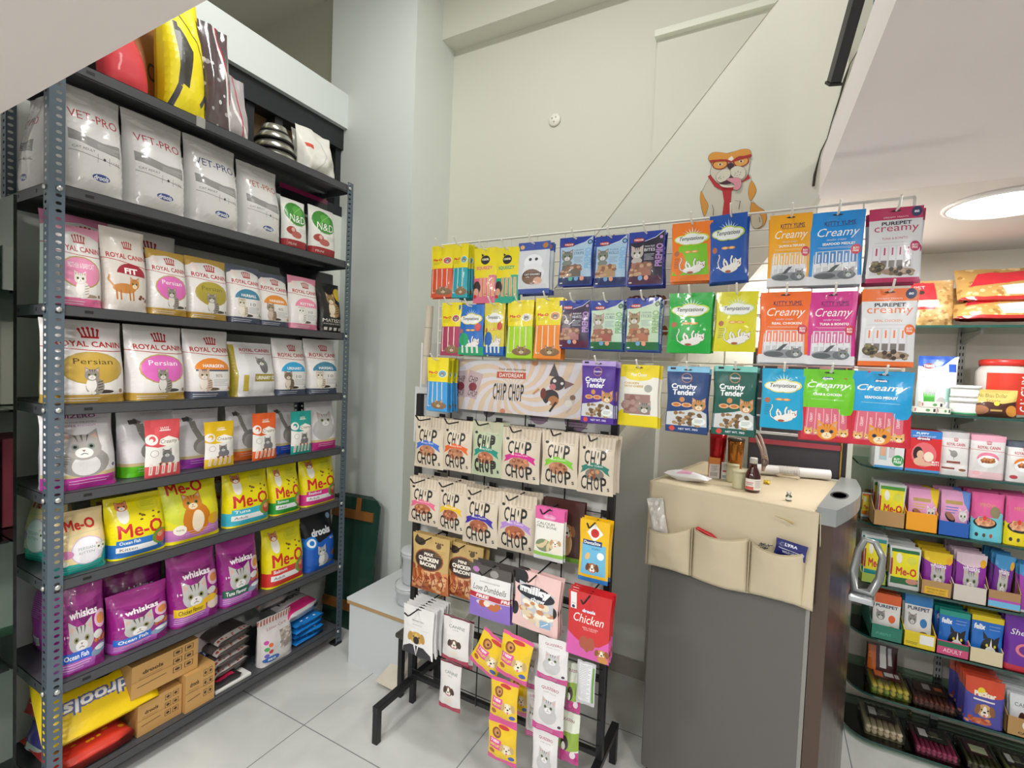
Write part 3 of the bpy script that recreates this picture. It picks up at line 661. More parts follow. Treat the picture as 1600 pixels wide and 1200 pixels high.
def whiskas_side():
    A=Art(.5); A.rect(0,0,1,1,'#b02aa0'); A.lines(.2,.85,.85,22,.022,'#d890d0',.006); A.rect(.3,.06,.75,.16,'#e8e6ec'); 
    for i in range(10): A.rect(.33+.04*i,.075,.345+.04*i,.145,'#444')
    return A
def drools_ocean():
    A=Art(.72); A.rect(0,0,1,1,'#14161f'); A.poly([(0,0),(1,0),(1,.6),(.75,.56),(.4,.5),(0,.62)],'#1659b8'); A.t('drools',.5,.68,.6,.13,'#e8ecf2',.04,.1); A.ell(.17,.52,.16,'#1c78cc'); A.ell(.17,.52,.11,'#e6eef4'); A.ell(.17,.52,.06,'#1c78cc'); A.sitcat(.45,.06,.38,'#b4b4b6','#66666a','#e4e4e4'); A.t('ADULT',.84,.52,.22,.04,'#dfe8f2'); A.ell(.84,.24,.08,'#9a5a3a'); A.ell(.85,.9,.07,'#8fb8d8'); return A
def litter():
    A=Art(1.05); A.rect(0,0,1,1,'#ecc80d'); A.t('Cat',.42,.62,.62,.24,'#1c1a16',.05,rot=180); A.t('CLUMPING LITTER',.42,.8,.62,.04,'#4a3f10',rot=180)
    A.t('drools',.45,.32,.6,.18,'#5a68a0',.1,.1,rot=180); A.t('drools',.45,.32,.56,.14,'#f2f0ea',.02,.1,rot=180); A.ell(.86,.55,.12,'#e09a12'); A.ell(.86,.55,.105,'#efcf20'); A.lines(.78,.94,.59,5,.025,'#f4e6b0',.012); return A
def purplebag(): return None
# --- hanging pouches
def hole(A,c='#2a2420'): A.ell(.5,.955,.1,c,.012)
def stick(c,top='#ecd91a',cc='#c03a6a',n=4,edge=None):
    A=Art(.4); A.rect(0,0,1,1,top); A.t('Me-O',.3,.72,.42,.05,'#d0342a',.04); A.lines(.1,.5,.67,3,.02,'#a8962a',.006); A.ell(.75,.7,.2,'#f2ecd0',.07); A.ell(.75,.7,.17,cc,.06); A.cat(.75,.69,.1)
    A.rect(0,0,1,.55,c); A.sticks(.04,.08,.96,.54,n,c,'#f0e2d8',c); 
    A.ell(.6,.11,.36,'#8a6a4c',.07); A.cat(.6,.13,.18,'#9a7856','#4a3a30','#d8c4a8'); A.rect(0,.0,1,.045,c); A.t('4+',.15,.09,.16,.03,'#f0f0f0'); return A
def squeezy(c):
    A=Art(.42); A.rect(0,0,1,1,'#ecd91a'); A.rect(0,0,1,.5,c); A.rect(.05,.45,.7,.52,'#ecd91a'); A.ell(.5,.78,.2,'#2a2a28'); A.poly([(.34,.84),(.32,.9),(.44,.87)],'#2a2a28'); A.t('100%',.5,.79,.3,.04,'#e8e2c0',.04); A.t('SQUEEZY',.48,.63,.72,.07,c,.03)
    A.sticks(.25,.12,.95,.46,4,'#e3b07c',c,c); A.ell(.16,.28,.18,'#3a2a26',.12); A.ell(.14,.2,.12,'#d8a48a',.07); A.ell(.1,.12,.08,'#c8322e'); A.kibble(.5,.05,.95,.18,9,['#3a3226'],.02); return A
def catlover():
    A=Art(.6); A.rect(0,0,1,1,'#d5d8de'); A.rect(0,.84,1,1,'#4258a8'); A.rect(0,0,1,.09,'#4258a8'); A.ell(.13,.91,.07,'#e0b070'); A.ell(.85,.92,.09,'#b87a42'); A.ell(.5,.6,.3,'#eceef2',.16); A.ell(.5,.4,.36,'#e6e8ee',.18); 
    A.ell(.4,.66,.05,'#3a3f48'); A.ell(.6,.66,.05,'#3a3f48'); A.ell(.46,.32,.32,'#7a5a44',.15); A.ell(.66,.24,.14,'#d0a088',.07); A.rect(.18,.33,.78,.4,'#4c3a34'); A.t('CAT CHUNKS',.48,.365,.5,.035,'#eee6dc',.02); return A
def premio(bg,low,food,photo,pc,w1,w2,dark=True,dots=('#7aa8d8','#e8a088')):
    A=Art(.68); tc='#f0f0f4' if dark else '#4a6478'
    A.rect(0,0,1,1,'#1f3a9c'); A.poly([(.03,.02),(.97,.02),(.97,.98),(.8,.9),(.5,.82),(.2,.8),(.03,.8)],bg); A.rect(.03,.02,.97,.17,low)
    A.line([(.45,.82),(.75,.88),(.97,.99)],.014,'#e6e8f2')
    A.ell(.28,.85,.17,'#5a1f30',.045); A.ell(.28,.85,.155,'#b83a44',.035); A.t('TRIXIE',.28,.85,.26,.035,'#f2e6e6',.02)
    A.cat(.25,.6,.18,photo,'#3f3b3a','#d8d4d0'); A.ell(.25,.46,.16,photo,.06); A.t(w1,.6,.72,.28,.03,tc); A.t(w2,.6,.655,.3,.055,tc)
    A.lines(.46,.74,.57,5,.025,'#c8ccd4' if dark else '#7d93a8',.007); A.t('PREMIO',.87,.55,.62,.13,pc,.03,rot=90); A.ell(.9,.88,.07,'#26242e'); A.ell(.9,.88,.045,pc,n=14)
    A.rect(.1,.18,.68,.42,food); A.kibble(.1,.19,.68,.41,26,[food,'#8a5f48','#c09a7c'],.07,4)
    for i,c in enumerate(dots): A.ell(.38+.17*i,.14,.065,c)
    A.rect(.06,.05,.14,.07,'#e8e8ee'); return A
def tempt(base,blob='#e6d84a',low=None):
    A=Art(.66); A.rect(0,0,1,1,base)
    if low: A.poly([(.03,.1),(.2,.6),(.9,.62),(.95,.1)],low); A.ell(.2,.3,.17,base,.2)
    for q in range(-3,4): A.poly([(.5+q*.04,.8),(.54+q*.04,.8),(.5+q*.09,.93-abs(q)*.03)],'#cfe4ea')
    for dx,dy,rx,ry in ((-.25,0,.2,.07),(0,.03,.22,.09),(.22,.01,.22,.08),(.1,-.03,.25,.08),(-.1,-.03,.25,.08)): A.ell(.5+dx,.71+dy,rx,blob,ry)
    for dx,dy,rx,ry in ((-.25,0,.17,.055),(0,.03,.2,.07),(.2,.01,.2,.06),(.1,-.03,.23,.065),(-.1,-.03,.23,.065)): A.ell(.5+dx,.71+dy,rx,'#e8ebe8',ry)
    A.t('Temptations',.5,.71,.62,.085,'#26302e',.01,.3); A.ell(.13,.47,.07,'#b06a4a'); A.ell(.42,.49,.1,'#d8923c',.022); A.ell(.6,.49,.1,'#d8923c',.022); A.ell(.42,.49,.06,'#f0c88a',.012); A.ell(.6,.49,.06,'#f0c88a',.012)
    # playing kitten on its back
    WK='#ece9e4'; OK_='#4a5a58'
    for c,e in ((OK_,.012),(WK,0)):
        A.line([(.34,.16),(.25,.2),(.22,.28),(.27,.36),(.25,.4)],.022+e,c); A.ell(.52,.175,.2+e*.5,c,.055+e*.4); A.ell(.64,.2,.13+e*.5,c,.06+e*.4)
        A.line([(.42,.2),(.38,.27),(.41,.33)],.045+e,c); A.line([(.5,.2),(.47,.27),(.43,.3)],.045+e,c)
        A.line([(.6,.22),(.58,.31),(.62,.37)],.04+e,c); A.line([(.66,.24),(.67,.32)],.04+e,c)
        A.ell(.77,.25,.085+e*.5,c); A.poly([(.7-e*.5,.27),(.7,.34+e),(.76,.3)],c); A.poly([(.79,.3),(.86+e*.5,.33+e),(.85+e*.5,.26)],c)
    A.ell(.82,.25,.02,'#c05a5a'); A.ell(.5,.14,.08,'#a8502e',.018); A.ell(.76,.27,.012,'#222'); A.ell(.8,.275,.012,'#222')
    A.lines(.08,.22,.38,6,.03,'#2b4a52',.006); return A
def tstick(base,b2):
    A=tempt(base); A.ell(.25,.3,.2,b2,.14); A.rect(0,0,1,.1,b2); A.ell(.8,.55,.12,'#c9362e')
    A.rect(0,0,1,.16,b2)
    for i in range(4): A.rect(.17+.19*i,.04,.25+.19*i,.19,'#dfe6e0')
    return A
def kitty(base,flav,pale=None):
    pale=pale or base; A=Art(.68); A.rect(0,0,1,1,base); hole(A); A.t('KITTY YUMS',.55,.84,.56,.06,'#33285c',.01); A.line([(.3,.8),(.85,.805)],.008,'#33285c')
    A.t('Creamy',.53,.70,.78,.15,'#f4f1ec',.0,.35); A.t('tender treats',.5,.615,.36,.03,'#d8d2e0',0,.3); A.t(flav,.55,.555,.62,.035,'#f6f0ea',.03); A.line([(.15,.51),(.85,.51)],.004,'#f0e4d8'); A.line([(.2,.495),(.8,.495)],.004,'#f0e4d8')
    A.rect(0,0,1,.12,'#d9d9dc'); A.poly([(.08,.12),(.92,.12),(.92,.4),(.88,.46),(.12,.46),(.08,.4)],'#c8cbd0'); A.rect(.1,.27,.9,.45,pale); 
    for i in range(6): A.rect(.12+.13*i,.18,.14+.13*i,.45,'#eef0f2'); A.line([(.19+.13*i,.31),(.19+.13*i,.42)],.03,'#e6e2ea')
    for i in range(6): A.poly([(.1+.135*i,.24),(.1+.135*i,.29+.01*(i%2)),(.22+.135*i,.3),(.22+.135*i,.24)],'#dfe1e4')
    A.ell(.5,.13,.4,'#8f9498',.06); A.ell(.32,.12,.2,'#5f6468',.04); A.ell(.72,.13,.17,'#6d7276',.06); A.cat(.76,.15,.1,'#7f8488','#3f4448','#c8ccd0'); A.poly([(.35,.17),(.5,.26),(.6,.27),(.45,.17)],'#4f5458')
    A.ell(.88,.47,.1,'#c8283c'); A.t('BUY1',.88,.485,.11,.03,'#f4e8e8',.03); A.t('FREE',.88,.45,.11,.025,'#f4e8e8',.03); return A
def purepet(c,flav):
    A=Art(.68); A.rect(0,0,1,1,'#d9dadc'); A.rect(0,.84,1,1,c); A.rect(0,0,1,.06,c); hole(A); A.ell(.88,.93,.1,'#26305c'); A.t('80',.88,.93,.09,.03,'#e6e8f0',.03); A.t('CREAMY TREATS',.5,.872,.46,.02,'#f0d8d8')
    A.t('PUREPET',.52,.79,.56,.05,'#2f2b3c',.03); A.t('creamy',.52,.70,.84,.1,c,.0); A.t(flav,.5,.585,.5,.03,c); A.line([(.1,.53),(.85,.53)],.004,'#9a9aa0'); A.rect(.07,.1,.88,.49,'#cfcdd2')
    for i in range(5): A.rect(.1+.155*i,.2,.22+.155*i,.48,'#dcdce0'); A.line([(.16+.155*i,.36),(.16+.155*i,.46)],.03,c); A.rect(.1+.155*i,.2,.215+.155*i,.29,'#77706c')
    A.ell(.2,.2,.15,'#5a503c',.07); A.kibble(.08,.12,.32,.26,16,['#6e6244','#3a3428','#8f8258'],.04,6); A.ell(.6,.14,.32,'#9a846e',.05); A.kibble(.45,.1,.85,.2,16,['#7a6450','#b8a088','#4a3c32'],.05,7); A.ell(.9,.47,.1,c); A.t('BUY1',.9,.485,.11,.028,'#f4e8e8',.03); A.t('FREE',.9,.452,.11,.024,'#f4e8e8',.03); return A
def dcreamy(c,flav):
    A=Art(.64); A.rect(0,0,1,1,c); hole(A,'#33302c'); A.ell(.47,.875,.12,'#2f4a86',.02); A.t('drools',.47,.875,.2,.03,'#f0f0f4',.05); A.t('Creamy',.5,.77,.84,.11,'#eef2ea',.01,.35); A.t(flav,.48,.65,.56,.035,'#f4f6ee',.03); A.line([(.15,.58),(.8,.575)],.004,'#e6f0d8')
    A.rect(0,0,1,.46,'#c42436'); A.rect(.07,.07,.88,.46,'#d4667a'); A.poly([(.7,.5),(.7,.42),(.78,.36),(.95,.38),(1,.45),(1,.5)],c)
    for i in range(5): A.rect(.1+.155*i,.08,.115+.155*i,.45,'#eab0b8'); A.t('CREAMY',.18+.155*i,.32,.2,.035,'#f2d0d4',.02,rot=90)
    for x,r in ((.14,.08),(.82,.09),(.3,.06),(.68,.06)): A.cat(x,.12,r,'#e8b46a','#b87028','#f6e6cc')
    A.cat(.5,.13,.2,'#e2912f','#b0641a','#f6e0bc','#3a3f58'); return A
def crunchy(base,head,word='Crunchy',w2='Tender'):
    A=Art(.56); A.rect(0,0,1,1,base); A.rect(0,.92,1,1,head); A.rect(.07,.955,.2,.985,'#23243a'); hole(A); A.ell(.48,.83,.13,'#c8884a'); A.ell(.48,.83,.115,base); A.t('Gnawlers',.48,.83,.22,.03,'#f0ecf4',.02); A.t(word,.42,.69,.62,.1,'#eef0f4',.03,.1); A.t(w2,.42,.61,.56,.085,'#eef0f4',.03,.1); A.ell(.38,.5,.07,'#c8874e'); A.ell(.24,.42,.13,'#d8a878',.035); A.ell(.5,.42,.13,'#d8a878',.035); A.ell(.24,.42,.08,'#c07038',.02); A.ell(.5,.42,.08,'#c07038',.02)
    A.poly([(.02,.1),(.98,.1),(.98,.3),(.75,.38),(.5,.34),(.02,.3)],'#c9ccce'); A.kibble(.2,.12,.85,.3,34,['#8a6a44','#a88858','#6a5234'],.06,8); A.cat(.8,.42,.17,'#c08a54','#6a4426','#ecd6b8'); A.ell(.8,.18,.16,'#e6ebe6',.06); A.lines(.7,.9,.2,3,.02,'#7a8a9a',.006); A.ell(.16,.05,.07,'#d04a3c'); A.t('NET WT. 70G',.55,.05,.46,.03,'#e6e6f0',.02); return A
def yellowtreat():
    A=Art(.62); A.rect(0,0,1,1,'#e9e7dc'); A.rect(0,.8,1,1,'#e8d31c'); A.ell(.5,.8,.34,'#e8d31c',.06); A.rect(0,0,1,.18,'#e8d31c'); A.ell(.15,.2,.15,'#e8d31c',.06); hole(A,'#4a4416'); A.t('Meat Cheese',.5,.84,.4,.06,'#f6f2dc',.02); A.t('CHICKEN',.32,.7,.38,.035,'#c8a024',.03); A.t('WITH CHEESE',.38,.65,.5,.035,'#c8a024',.03); A.rect(.14,.2,.82,.52,'#9a7a72'); A.kibble(.16,.22,.55,.5,14,['#8a625c','#a88880'],.1,9); A.cat(.68,.3,.16); A.ell(.76,.62,.1,'#a8a8a0'); return A
def chipchop(rib,ribt,food='#a8623f',base='#d2c5b2',fat=False,shape=0):
    A=Art(.66); A.rect(0,0,1,1,base)
    for i in range(9): A.rect(.06+.1*i,.8,.11+.1*i,1,'#c2b39e')
    A.ell(.15,.79,.05,'#2a2622',.025); A.t('Daydream snacks',.7,.775,.4,.02,'#5a5048')
    b=.06 if fat else .015
    A.t('C',.26,.64,.15,.24,'#1f1c1a',b); A.t('H',.43,.63,.14,.24,'#1f1c1a',b,.1); A.t('!',.57,.64,.035,.2,'#1f1c1a',b); A.t('P',.72,.63,.16,.27,'#1f1c1a',b)
    A.ell(.5,.35,.27,food,.11); A.kibble(.3,.29,.7,.42,16,[food,'#8a4a2e','#c88a62'],.05,shape)
    A.poly([(.2,.39),(.3,.44),(.5,.465),(.7,.44),(.8,.39),(.92,.34),(.87,.42),(.9,.47),(.8,.5),(.6,.55),(.4,.55),(.2,.5),(.1,.47),(.13,.42),(.08,.35)],rib); A.t(ribt,.5,.505,.44,.032,'#f0ece6')
    A.t('C',.21,.2,.15,.25,'#1f1c1a',b); A.t('H',.38,.19,.15,.25,'#1f1c1a',b); A.t('O',.57,.2,.14,.24,'#1f1c1a',b); A.t('P',.76,.19,.16,.25,'#1f1c1a',b); A.t('s',.88,.11,.06,.06,'#1f1c1a',b)
    A.poly([(.3,.5),(.34,.62),(.36,.5)],'#e4dcd0'); A.poly([(.55,.53),(.57,.66),(.6,.53)],'#e4dcd0'); return A
def bacon(t1='MAX'):
    A=Art(.66); A.rect(0,0,1,1,'#c2a468'); A.ell(.2,.86,.16,'#3a3028',.07); A.poly([(.05,.9),(.12,.98),(.2,.9)],'#3a3028'); A.ell(.72,.84,.07,'#5a4630'); 
    for x in (.64,.7,.76,.82): A.ell(x,.89,.025,'#5a4630')
    A.rect(0,0,1,.38,'#b5673a'); A.kibble(0,.04,1,.42,46,['#8a3c20','#d8905a','#a84e2a','#e0b080'],.08,11)
    for i in range(14): A.line([(.05+.065*i,.08+.05*(i%4)),(.18+.06*i,.2+.05*(i%3)),(.12+.06*i,.36)],.022,['#7a3018','#e0a070','#9a4422'][i%3])
    A.ell(.5,.58,.4,'#8a4a26',.19); A.ell(.5,.58,.37,'#3a2c28',.17); A.t(t1,.5,.68,.24,.05,'#eee6da',.03); A.t('CHICKEN',.5,.6,.56,.07,'#eee6da',.05); A.t('BACON',.5,.51,.46,.07,'#eee6da',.05); A.lines(.65,.92,.76,4,.03,'#a8884a',.006); return A
def dumbbells():
    A=Art(.66); A.rect(0,0,1,1,'#e4e2e2'); A.rect(0,.8,1,1,'#55504e'); A.ell(.6,.88,.1,'#9a9694',.07); A.ell(.15,.9,.08,'#b87ab8'); A.rect(0,0,1,.36,'#8a6cc4'); A.t('DAYDREAM RAW-HIDE FREE',.5,.7,.5,.025,'#6a6468'); A.t('Love Dumbbells',.5,.58,.84,.11,'#2a2426',0,.35); A.rect(0,.37,1,.47,'#b8283c'); A.t('FREE',.34,.42,.34,.065,'#f4eaea',.04,.2); A.t('FREE',.95,.42,.3,.065,'#f4eaea',.04,.2); A.ell(.5,.3,.32,'#d8c8d8',.06); A.ell(.35,.29,.1,'#b8542a'); A.ell(.6,.25,.14,'#c06a3a',.06); A.ell(.72,.3,.08,'#c06a3a'); A.ell(.45,.3,.08,'#e8dcd0'); return A
def milky():
    A=Art(.68); A.rect(0,0,1,1,'#e8c3bf'); A.ell(.1,.88,.2,'#1d1c22',.14); A.ell(.88,.42,.1,'#1d1c22',.1); A.ell(.04,.3,.08,'#1d1c22',.12); A.poly([(.1,.8),(.2,.2),(.6,.1),(.9,.2),(.9,.7)],'#bfc2ca'); A.kibble(.2,.14,.85,.55,34,['#e6d8c0','#f2eada','#c8885a','#dcc8a8'],.09,13)
    A.ell(.45,.66,.4,'#23252e',.12); A.ell(.62,.62,.3,'#23252e',.1); A.t('milky',.47,.68,.7,.17,'#f2f2f2',.06); A.t('chew',.55,.56,.32,.07,'#e2e4e8',.04); A.poly([(.62,.1),(.85,.12),(.84,.24),(.62,.24)],'#8fb0d0'); A.line([(.65,.13),(.8,.22)],.02,'#e0e8f0'); return A
def dchicken():
    A=Art(.6); A.rect(0,0,1,1,'#c92a2e'); A.poly([(0,0),(0,.36),(.2,.28),(.5,.2),(.8,.24),(1,.34),(1,0)],'#d45aa8'); A.rect(.05,.72,.2,.97,'#e6e4e4'); A.t('VALUE',.125,.8,.1,.02,'#b8303a'); A.ell(.12,.75,.04,'#2f3a6a'); A.t('drools',.5,.73,.3,.05,'#2f4a9a',.12); A.t('drools',.5,.73,.3,.05,'#f0f0f6',.03); A.t('Chicken',.5,.61,.72,.13,'#f6f0ea',.0,.3); A.t('REAL CHICKEN',.55,.48,.36,.025,'#f0c8c0'); A.t('DOG TREATS',.55,.45,.3,.02,'#f0c8c0')
    A.ell(.42,.25,.11,'#a8523c',.1); A.ell(.58,.25,.11,'#a8523c',.1); A.poly([(.33,.22),(.67,.22),(.5,.1)],'#a8523c'); A.dog(.84,.14,.12); A.ell(.86,.05,.12,'#c98a45',.06); return A
def calcium():
    A=Art(.52); A.rect(0,0,1,1,'#e8e6de'); A.rect(0,.76,1,1,'#dd5ea0'); hole(A); A.ell(.5,.82,.22,'#e890bc',.05); A.t('Gnawlers',.5,.82,.34,.03,'#f8e8f0'); A.t('CALCIUM',.38,.69,.62,.05,'#3a3a3e'); A.t('MILK BONE',.42,.63,.7,.045,'#3a3a3e'); A.ell(.35,.28,.3,'#7a8a6a',.12)
    for i in range(5): A.ell(.2+.1*i,.25+.04*(i%3),.16,'#d8c49a',.03,rot=30*i)
    A.dog(.75,.36,.14,'#e6d8c4','#f6f0e6','#c09a6a'); A.ell(.78,.22,.14,'#ece2d2',.07); A.rect(0,.07,1,.14,'#8ac04a'); A.rect(0,0,1,.07,'#cfd0d2'); return A
def brownpack():
    A=Art(.8); A.rect(0,0,1,1,'#4a2a26'); A.ell(.6,.3,.16,'#c9a070',.2); A.dog(.62,.5,.15,'#b88a58'); A.rect(0,0,1,.08,'#6a9a3a'); return A
def dentastix():
    A=Art(.5); A.rect(0,0,1,1,'#e8b81a'); A.rect(.08,.12,.92,.62,'#6fb8dc'); A.poly([(.25,.8),(.5,.96),(.8,.8),(.5,.66)],'#f0ece4'); A.ell(.52,.8,.14,'#c8302c'); A.rect(.12,.6,.78,.68,'#1f3a6a'); A.t('DentaStix',.45,.64,.58,.05,'#eef2f6',.02); A.t('PUPPY',.6,.55,.3,.03,'#2f5a8a'); A.ell(.3,.42,.13,'#e0b878',.04,rot=60); A.ell(.75,.45,.12,'#eef2f4',.06); A.dog(.48,.24,.17,'#a86a3a','#f2ece2','#6a3a20'); A.rect(0,0,1,.07,'#2f78c0'); return A
def labrador():
    A=Art(.6); A.rect(0,0,1,1,'#e3e2e2'); hole(A,'#4a4848'); A.line([(.5,.93),(.5,.86)],.006,'#999'); A.t('BHARTSIC',.5,.72,.4,.03,'#6a6664'); A.t('SHAMPOO',.48,.64,.32,.02,'#8a8684'); A.line([(.1,.6),(.4,.58)],.004,'#888'); A.line([(.6,.56),(.9,.57)],.004,'#888')
    A.poly([(.0,.0),(.02,.12),(.25,.22),(.72,.22),(.93,.1),(.95,0)],'#26262e'); A.poly([(.38,.22),(.46,.0),(.56,.22)],'#ecebea'); A.poly([(.44,.22),(.47,.02),(.52,.22)],'#2a2a33'); A.dog(.47,.38,.22,'#c9a24c','#d8b868','#b88e3e'); A.ell(.47,.33,.1,'#1c1816',.08); return A
def canine():
    A=Art(.52); A.rect(0,0,1,1,'#e0dddb'); A.rect(0,0,1,.1,'#a82848'); A.rect(0,.96,1,1,'#6a2030'); A.t('CANINE',.55,.78,.6,.06,'#4a6a66'); A.t('CREME',.5,.71,.24,.02,'#7a8a88'); A.dog(.5,.42,.2,'#6a4a3a','#efe6dc','#3f2a22'); A.ell(.5,.22,.16,'#e4d8cc',.05); return A
def pedigree():
    A=Art(.75); A.rect(0,0,1,1,'#e8c21c'); A.rect(0,0,1,.12,'#dd4f96'); A.rect(0,.92,1,1,'#dd4f96'); A.ell(.55,.86,.2,'#c8302c',.05); A.ell(.32,.7,.16,'#8a4f22'); A.ell(.33,.71,.1,'#c98a4a'); A.ell(.35,.7,.04,'#5a3012'); A.rect(.08,.32,.5,.56,'#dd4f96'); A.t('7 NEW',.28,.5,.3,.07,'#f6e8ee',.04); A.t('BISCUIT',.28,.4,.34,.06,'#f0e040',.03); A.dog(.7,.4,.18,'#ead9b4','#f4ead2','#c9a870'); A.ell(.85,.2,.1,'#3a5aa8',.05); A.ell(.18,.24,.1,'#a85a2a',.05); return A
def quiz(flip=False,c='#c9408e'):
    A=Art(.6); A.rect(0,0,1,1,'#dfdcdd'); A.rect(0,0,1,.14,c); A.t('QUIZERO',.52,.85,.56,.06,'#a83a5a',.01); A.t('FOR CATS',.52,.78,.4,.02,'#8a8688'); A.ell(.5,.38,.3,'#c3c1c3',.18); A.cat(.52,.52,.24,'#c0bec0','#6a686c','#e6e4e6'); A.ell(.88,.2,.05,'#3a3040'); A.lines(.15,.7,.09,2,.04,'#eec6dc'); return A
def quizgreen():
    A=Art(.55); A.rect(0,0,1,1,'#dfe3d2'); A.poly([(0,.2),(1,.3),(1,.65),(0,.6)],'#8fae3e'); A.rect(0,0,1,.26,'#c03a88'); A.t('QUIZEN',.45,.84,.6,.06,'#8a2a5a',.01); A.ell(.35,.4,.2,'#3a302a',.14); A.ell(.3,.34,.1,'#e8e4dc',.08); A.ell(.75,.2,.13,'#e8d8e2'); return A
def silverback():
    A=Art(.5); A.rect(0,0,1,1,'#c6c8cc'); A.rect(.12,.1,.8,.95,'#e2e3e6'); A.lines(.16,.76,.9,22,.034,'#8a8c92',.008); A.rect(.85,.1,.95,.9,'#6a9a4a'); return A
# --- right hand shelves
def rcpouch(topc,dish,bow,base='#dcdada',rooster=False):
    A=Art(.86); A.rect(0,0,1,1,base); A.rect(0,.86,1,1,topc); crown(A,.52,.8,.2); A.t('ROYAL CANIN',.52,.72,.66,.07,RD,.02); A.line([(0,.66),(1,.64)],.01,RD)
    if rooster: A.ell(.45,.5,.13,'#8a8a88',.08); A.poly([(.35,.5),(.25,.6),(.38,.57)],'#8a8a88'); A.line([(.45,.44),(.45,.36)],.02,'#8a8a88'); A.rect(.2,.28,.7,.33,'#8a4a3a'); A.rect(0,.1,1,.25,'#eceaea'); A.rect(.05,.14,.5,.18,'#8a4a3a'); A.ell(.78,.14,.13,'#8a5a3a',.03)
    else: A.poly([(.5+.33*math.cos(math.radians(q)),.45+.16*math.sin(math.radians(q))) for q in range(0,181,20)],dish); A.ell(.5,.4,.3,'#eceef0',.14); A.ell(.5,.42,.22,'#a86a3a',.06); A.kibble(.34,.38,.66,.47,14,['#8a4a24','#c88850'],.04,2); A.rect(0,0,1,.16,bow); A.ell(.2,.12,.12,'#e8b0b8' if bow!='#d6d4d4' else '#b04048',.05)
    return A
def puppybox():
    A=Art(.86); A.rect(0,0,1,1,'#d0262a'); A.rect(0,.82,1,1,'#2f7cc8'); A.rect(0,0,1,.06,'#4a90d0'); A.t('PUPPY',.45,.93,.36,.05,'#f0f4f8',.03); A.t('STARTER WEANING DIET',.5,.865,.66,.035,'#f0f4f8'); A.ell(.48,.8,.24,'#8a1a50',.05); A.t('drools',.48,.81,.36,.06,'#f4f0f4',.04)
    A.ell(.52,.42,.36,'#e06a72',.3); A.ell(.35,.44,.14,'#2a1a1a',.17); A.ell(.42,.42,.1,'#e0b49a',.1); A.ell(.4,.25,.16,'#e0b49a',.1); A.ell(.66,.38,.14,'#eee2cc',.12); A.ell(.55,.2,.25,'#e0b49a',.05); A.t('BUY1',.86,.26,.2,.05,'#fff',.03); A.t('GET1',.86,.2,.2,.04,'#fff',.03); return A
def buy1box():
    A=Art(1.0); A.rect(0,0,1,1,'#dfe2e2'); A.rect(0,0,1,.09,'#3f90cc'); A.rect(.15,.3,.42,.95,'#a8c4cc'); A.rect(.18,.45,.38,.85,'#d8a888'); A.rect(.48,.4,.68,.95,'#c8c4c8'); A.cat(.6,.8,.1); A.ell(.8,.32,.2,'#2f9a4a'); A.t('BUY 1',.8,.37,.26,.09,'#f0f6f0',.03); A.t('FREE',.8,.26,.26,.09,'#f0f6f0',.03); return A
def grassbag():
    A=Art(.82); A.rect(0,0,1,1,'#e6eaee'); A.poly([(0,1),(0,.82),(.3,.78),(.6,.82),(.9,.98),(1,1)],'#2b5cc0'); A.rect(.75,.72,.95,.86,'#2b5cc0'); A.ell(.26,.82,.16,'#8a2a34',.05); A.t('TRIXIE',.26,.82,.27,.045,'#f4eaea',.03); A.t('Katzengras',.3,.62,.34,.035,'#55606a'); A.rect(.15,.12,.42,.28,'#3f9a3c')
    for i in range(9): A.poly([(.14+.03*i,.26),(.17+.03*i,.26),(.15+.035*i,.42+.02*(i%3))],'#4fae46')
    A.ell(.58,.2,.12,'#b4b2b0',.08); A.rect(.68,.2,.86,.44,'#9ac8be'); return A
def chocpouch():
    A=Art(1.35); A.rect(0,0,1,1,'#4e2b22'); A.poly([(0,.45),(0,1),(1,1),(1,.6),(.7,.5),(.4,.56)],'#d8be6a'); A.t('No Bhau Dollar',.5,.78,.6,.14,'#4a5a26',0,.2); A.t('Treats',.5,.6,.3,.08,'#8a5a2a'); A.ell(.22,.25,.2,'#a8714e',.17); A.ell(.9,.25,.12,'#d8943e',.2); A.ell(.58,.5,.06,'#ead84a'); A.rect(.45,.22,.7,.28,'#c8a860'); return A
def trayart(c,label=None,lc='#222'):
    A=Art(1.2); A.rect(0,0,1,1,c)
    if label: A.t(label,.5,.5,.7,.2,lc,.02)
    return A
def smallmeo(c='#4f9a3a',food='#c9a08a'):
    A=Art(.85); A.rect(0,0,1,1,'#d4d8d6'); A.rect(.05,.1,.95,.94,'#e8dc1c'); A.rect(.05,.86,.95,.94,c); A.rect(.05,.1,.95,.26,c); A.rect(.02,.3,.08,.7,'#b82a34'); A.ell(.3,.72,.1,'#eae6d8',.12); A.ell(.72,.7,.17,'#d6d44a',.1); A.t('Me-O',.55,.42,.7,.19,'#c9302a',.03); A.ell(.75,.2,.2,food,.07); return A
def pinkp(lowc,cat=True):
    A=Art(.95); A.rect(0,0,1,1,'#e2a0c8'); A.poly([(1,1),(1,.55),(.8,.75),(.7,1)],'#e8c21c' if lowc=='#f0a01c' else '#6a90dc'); A.rect(.15,.7,.75,.78,'#b89a5a'); A.lines(.15,.6,.62,3,.06,'#d8b83a' if lowc=='#f0a01c' else '#5a7ac8',.02); A.cat(.78,.45,.15,'#e4e2e2','#b8b4b4'); A.ell(.33,.4,.2,'#2a201e',.09,rot=-25); A.ell(.33,.43,.17,'#a8705a',.07,rot=-25); A.rect(0,0,1,.3,lowc); return A
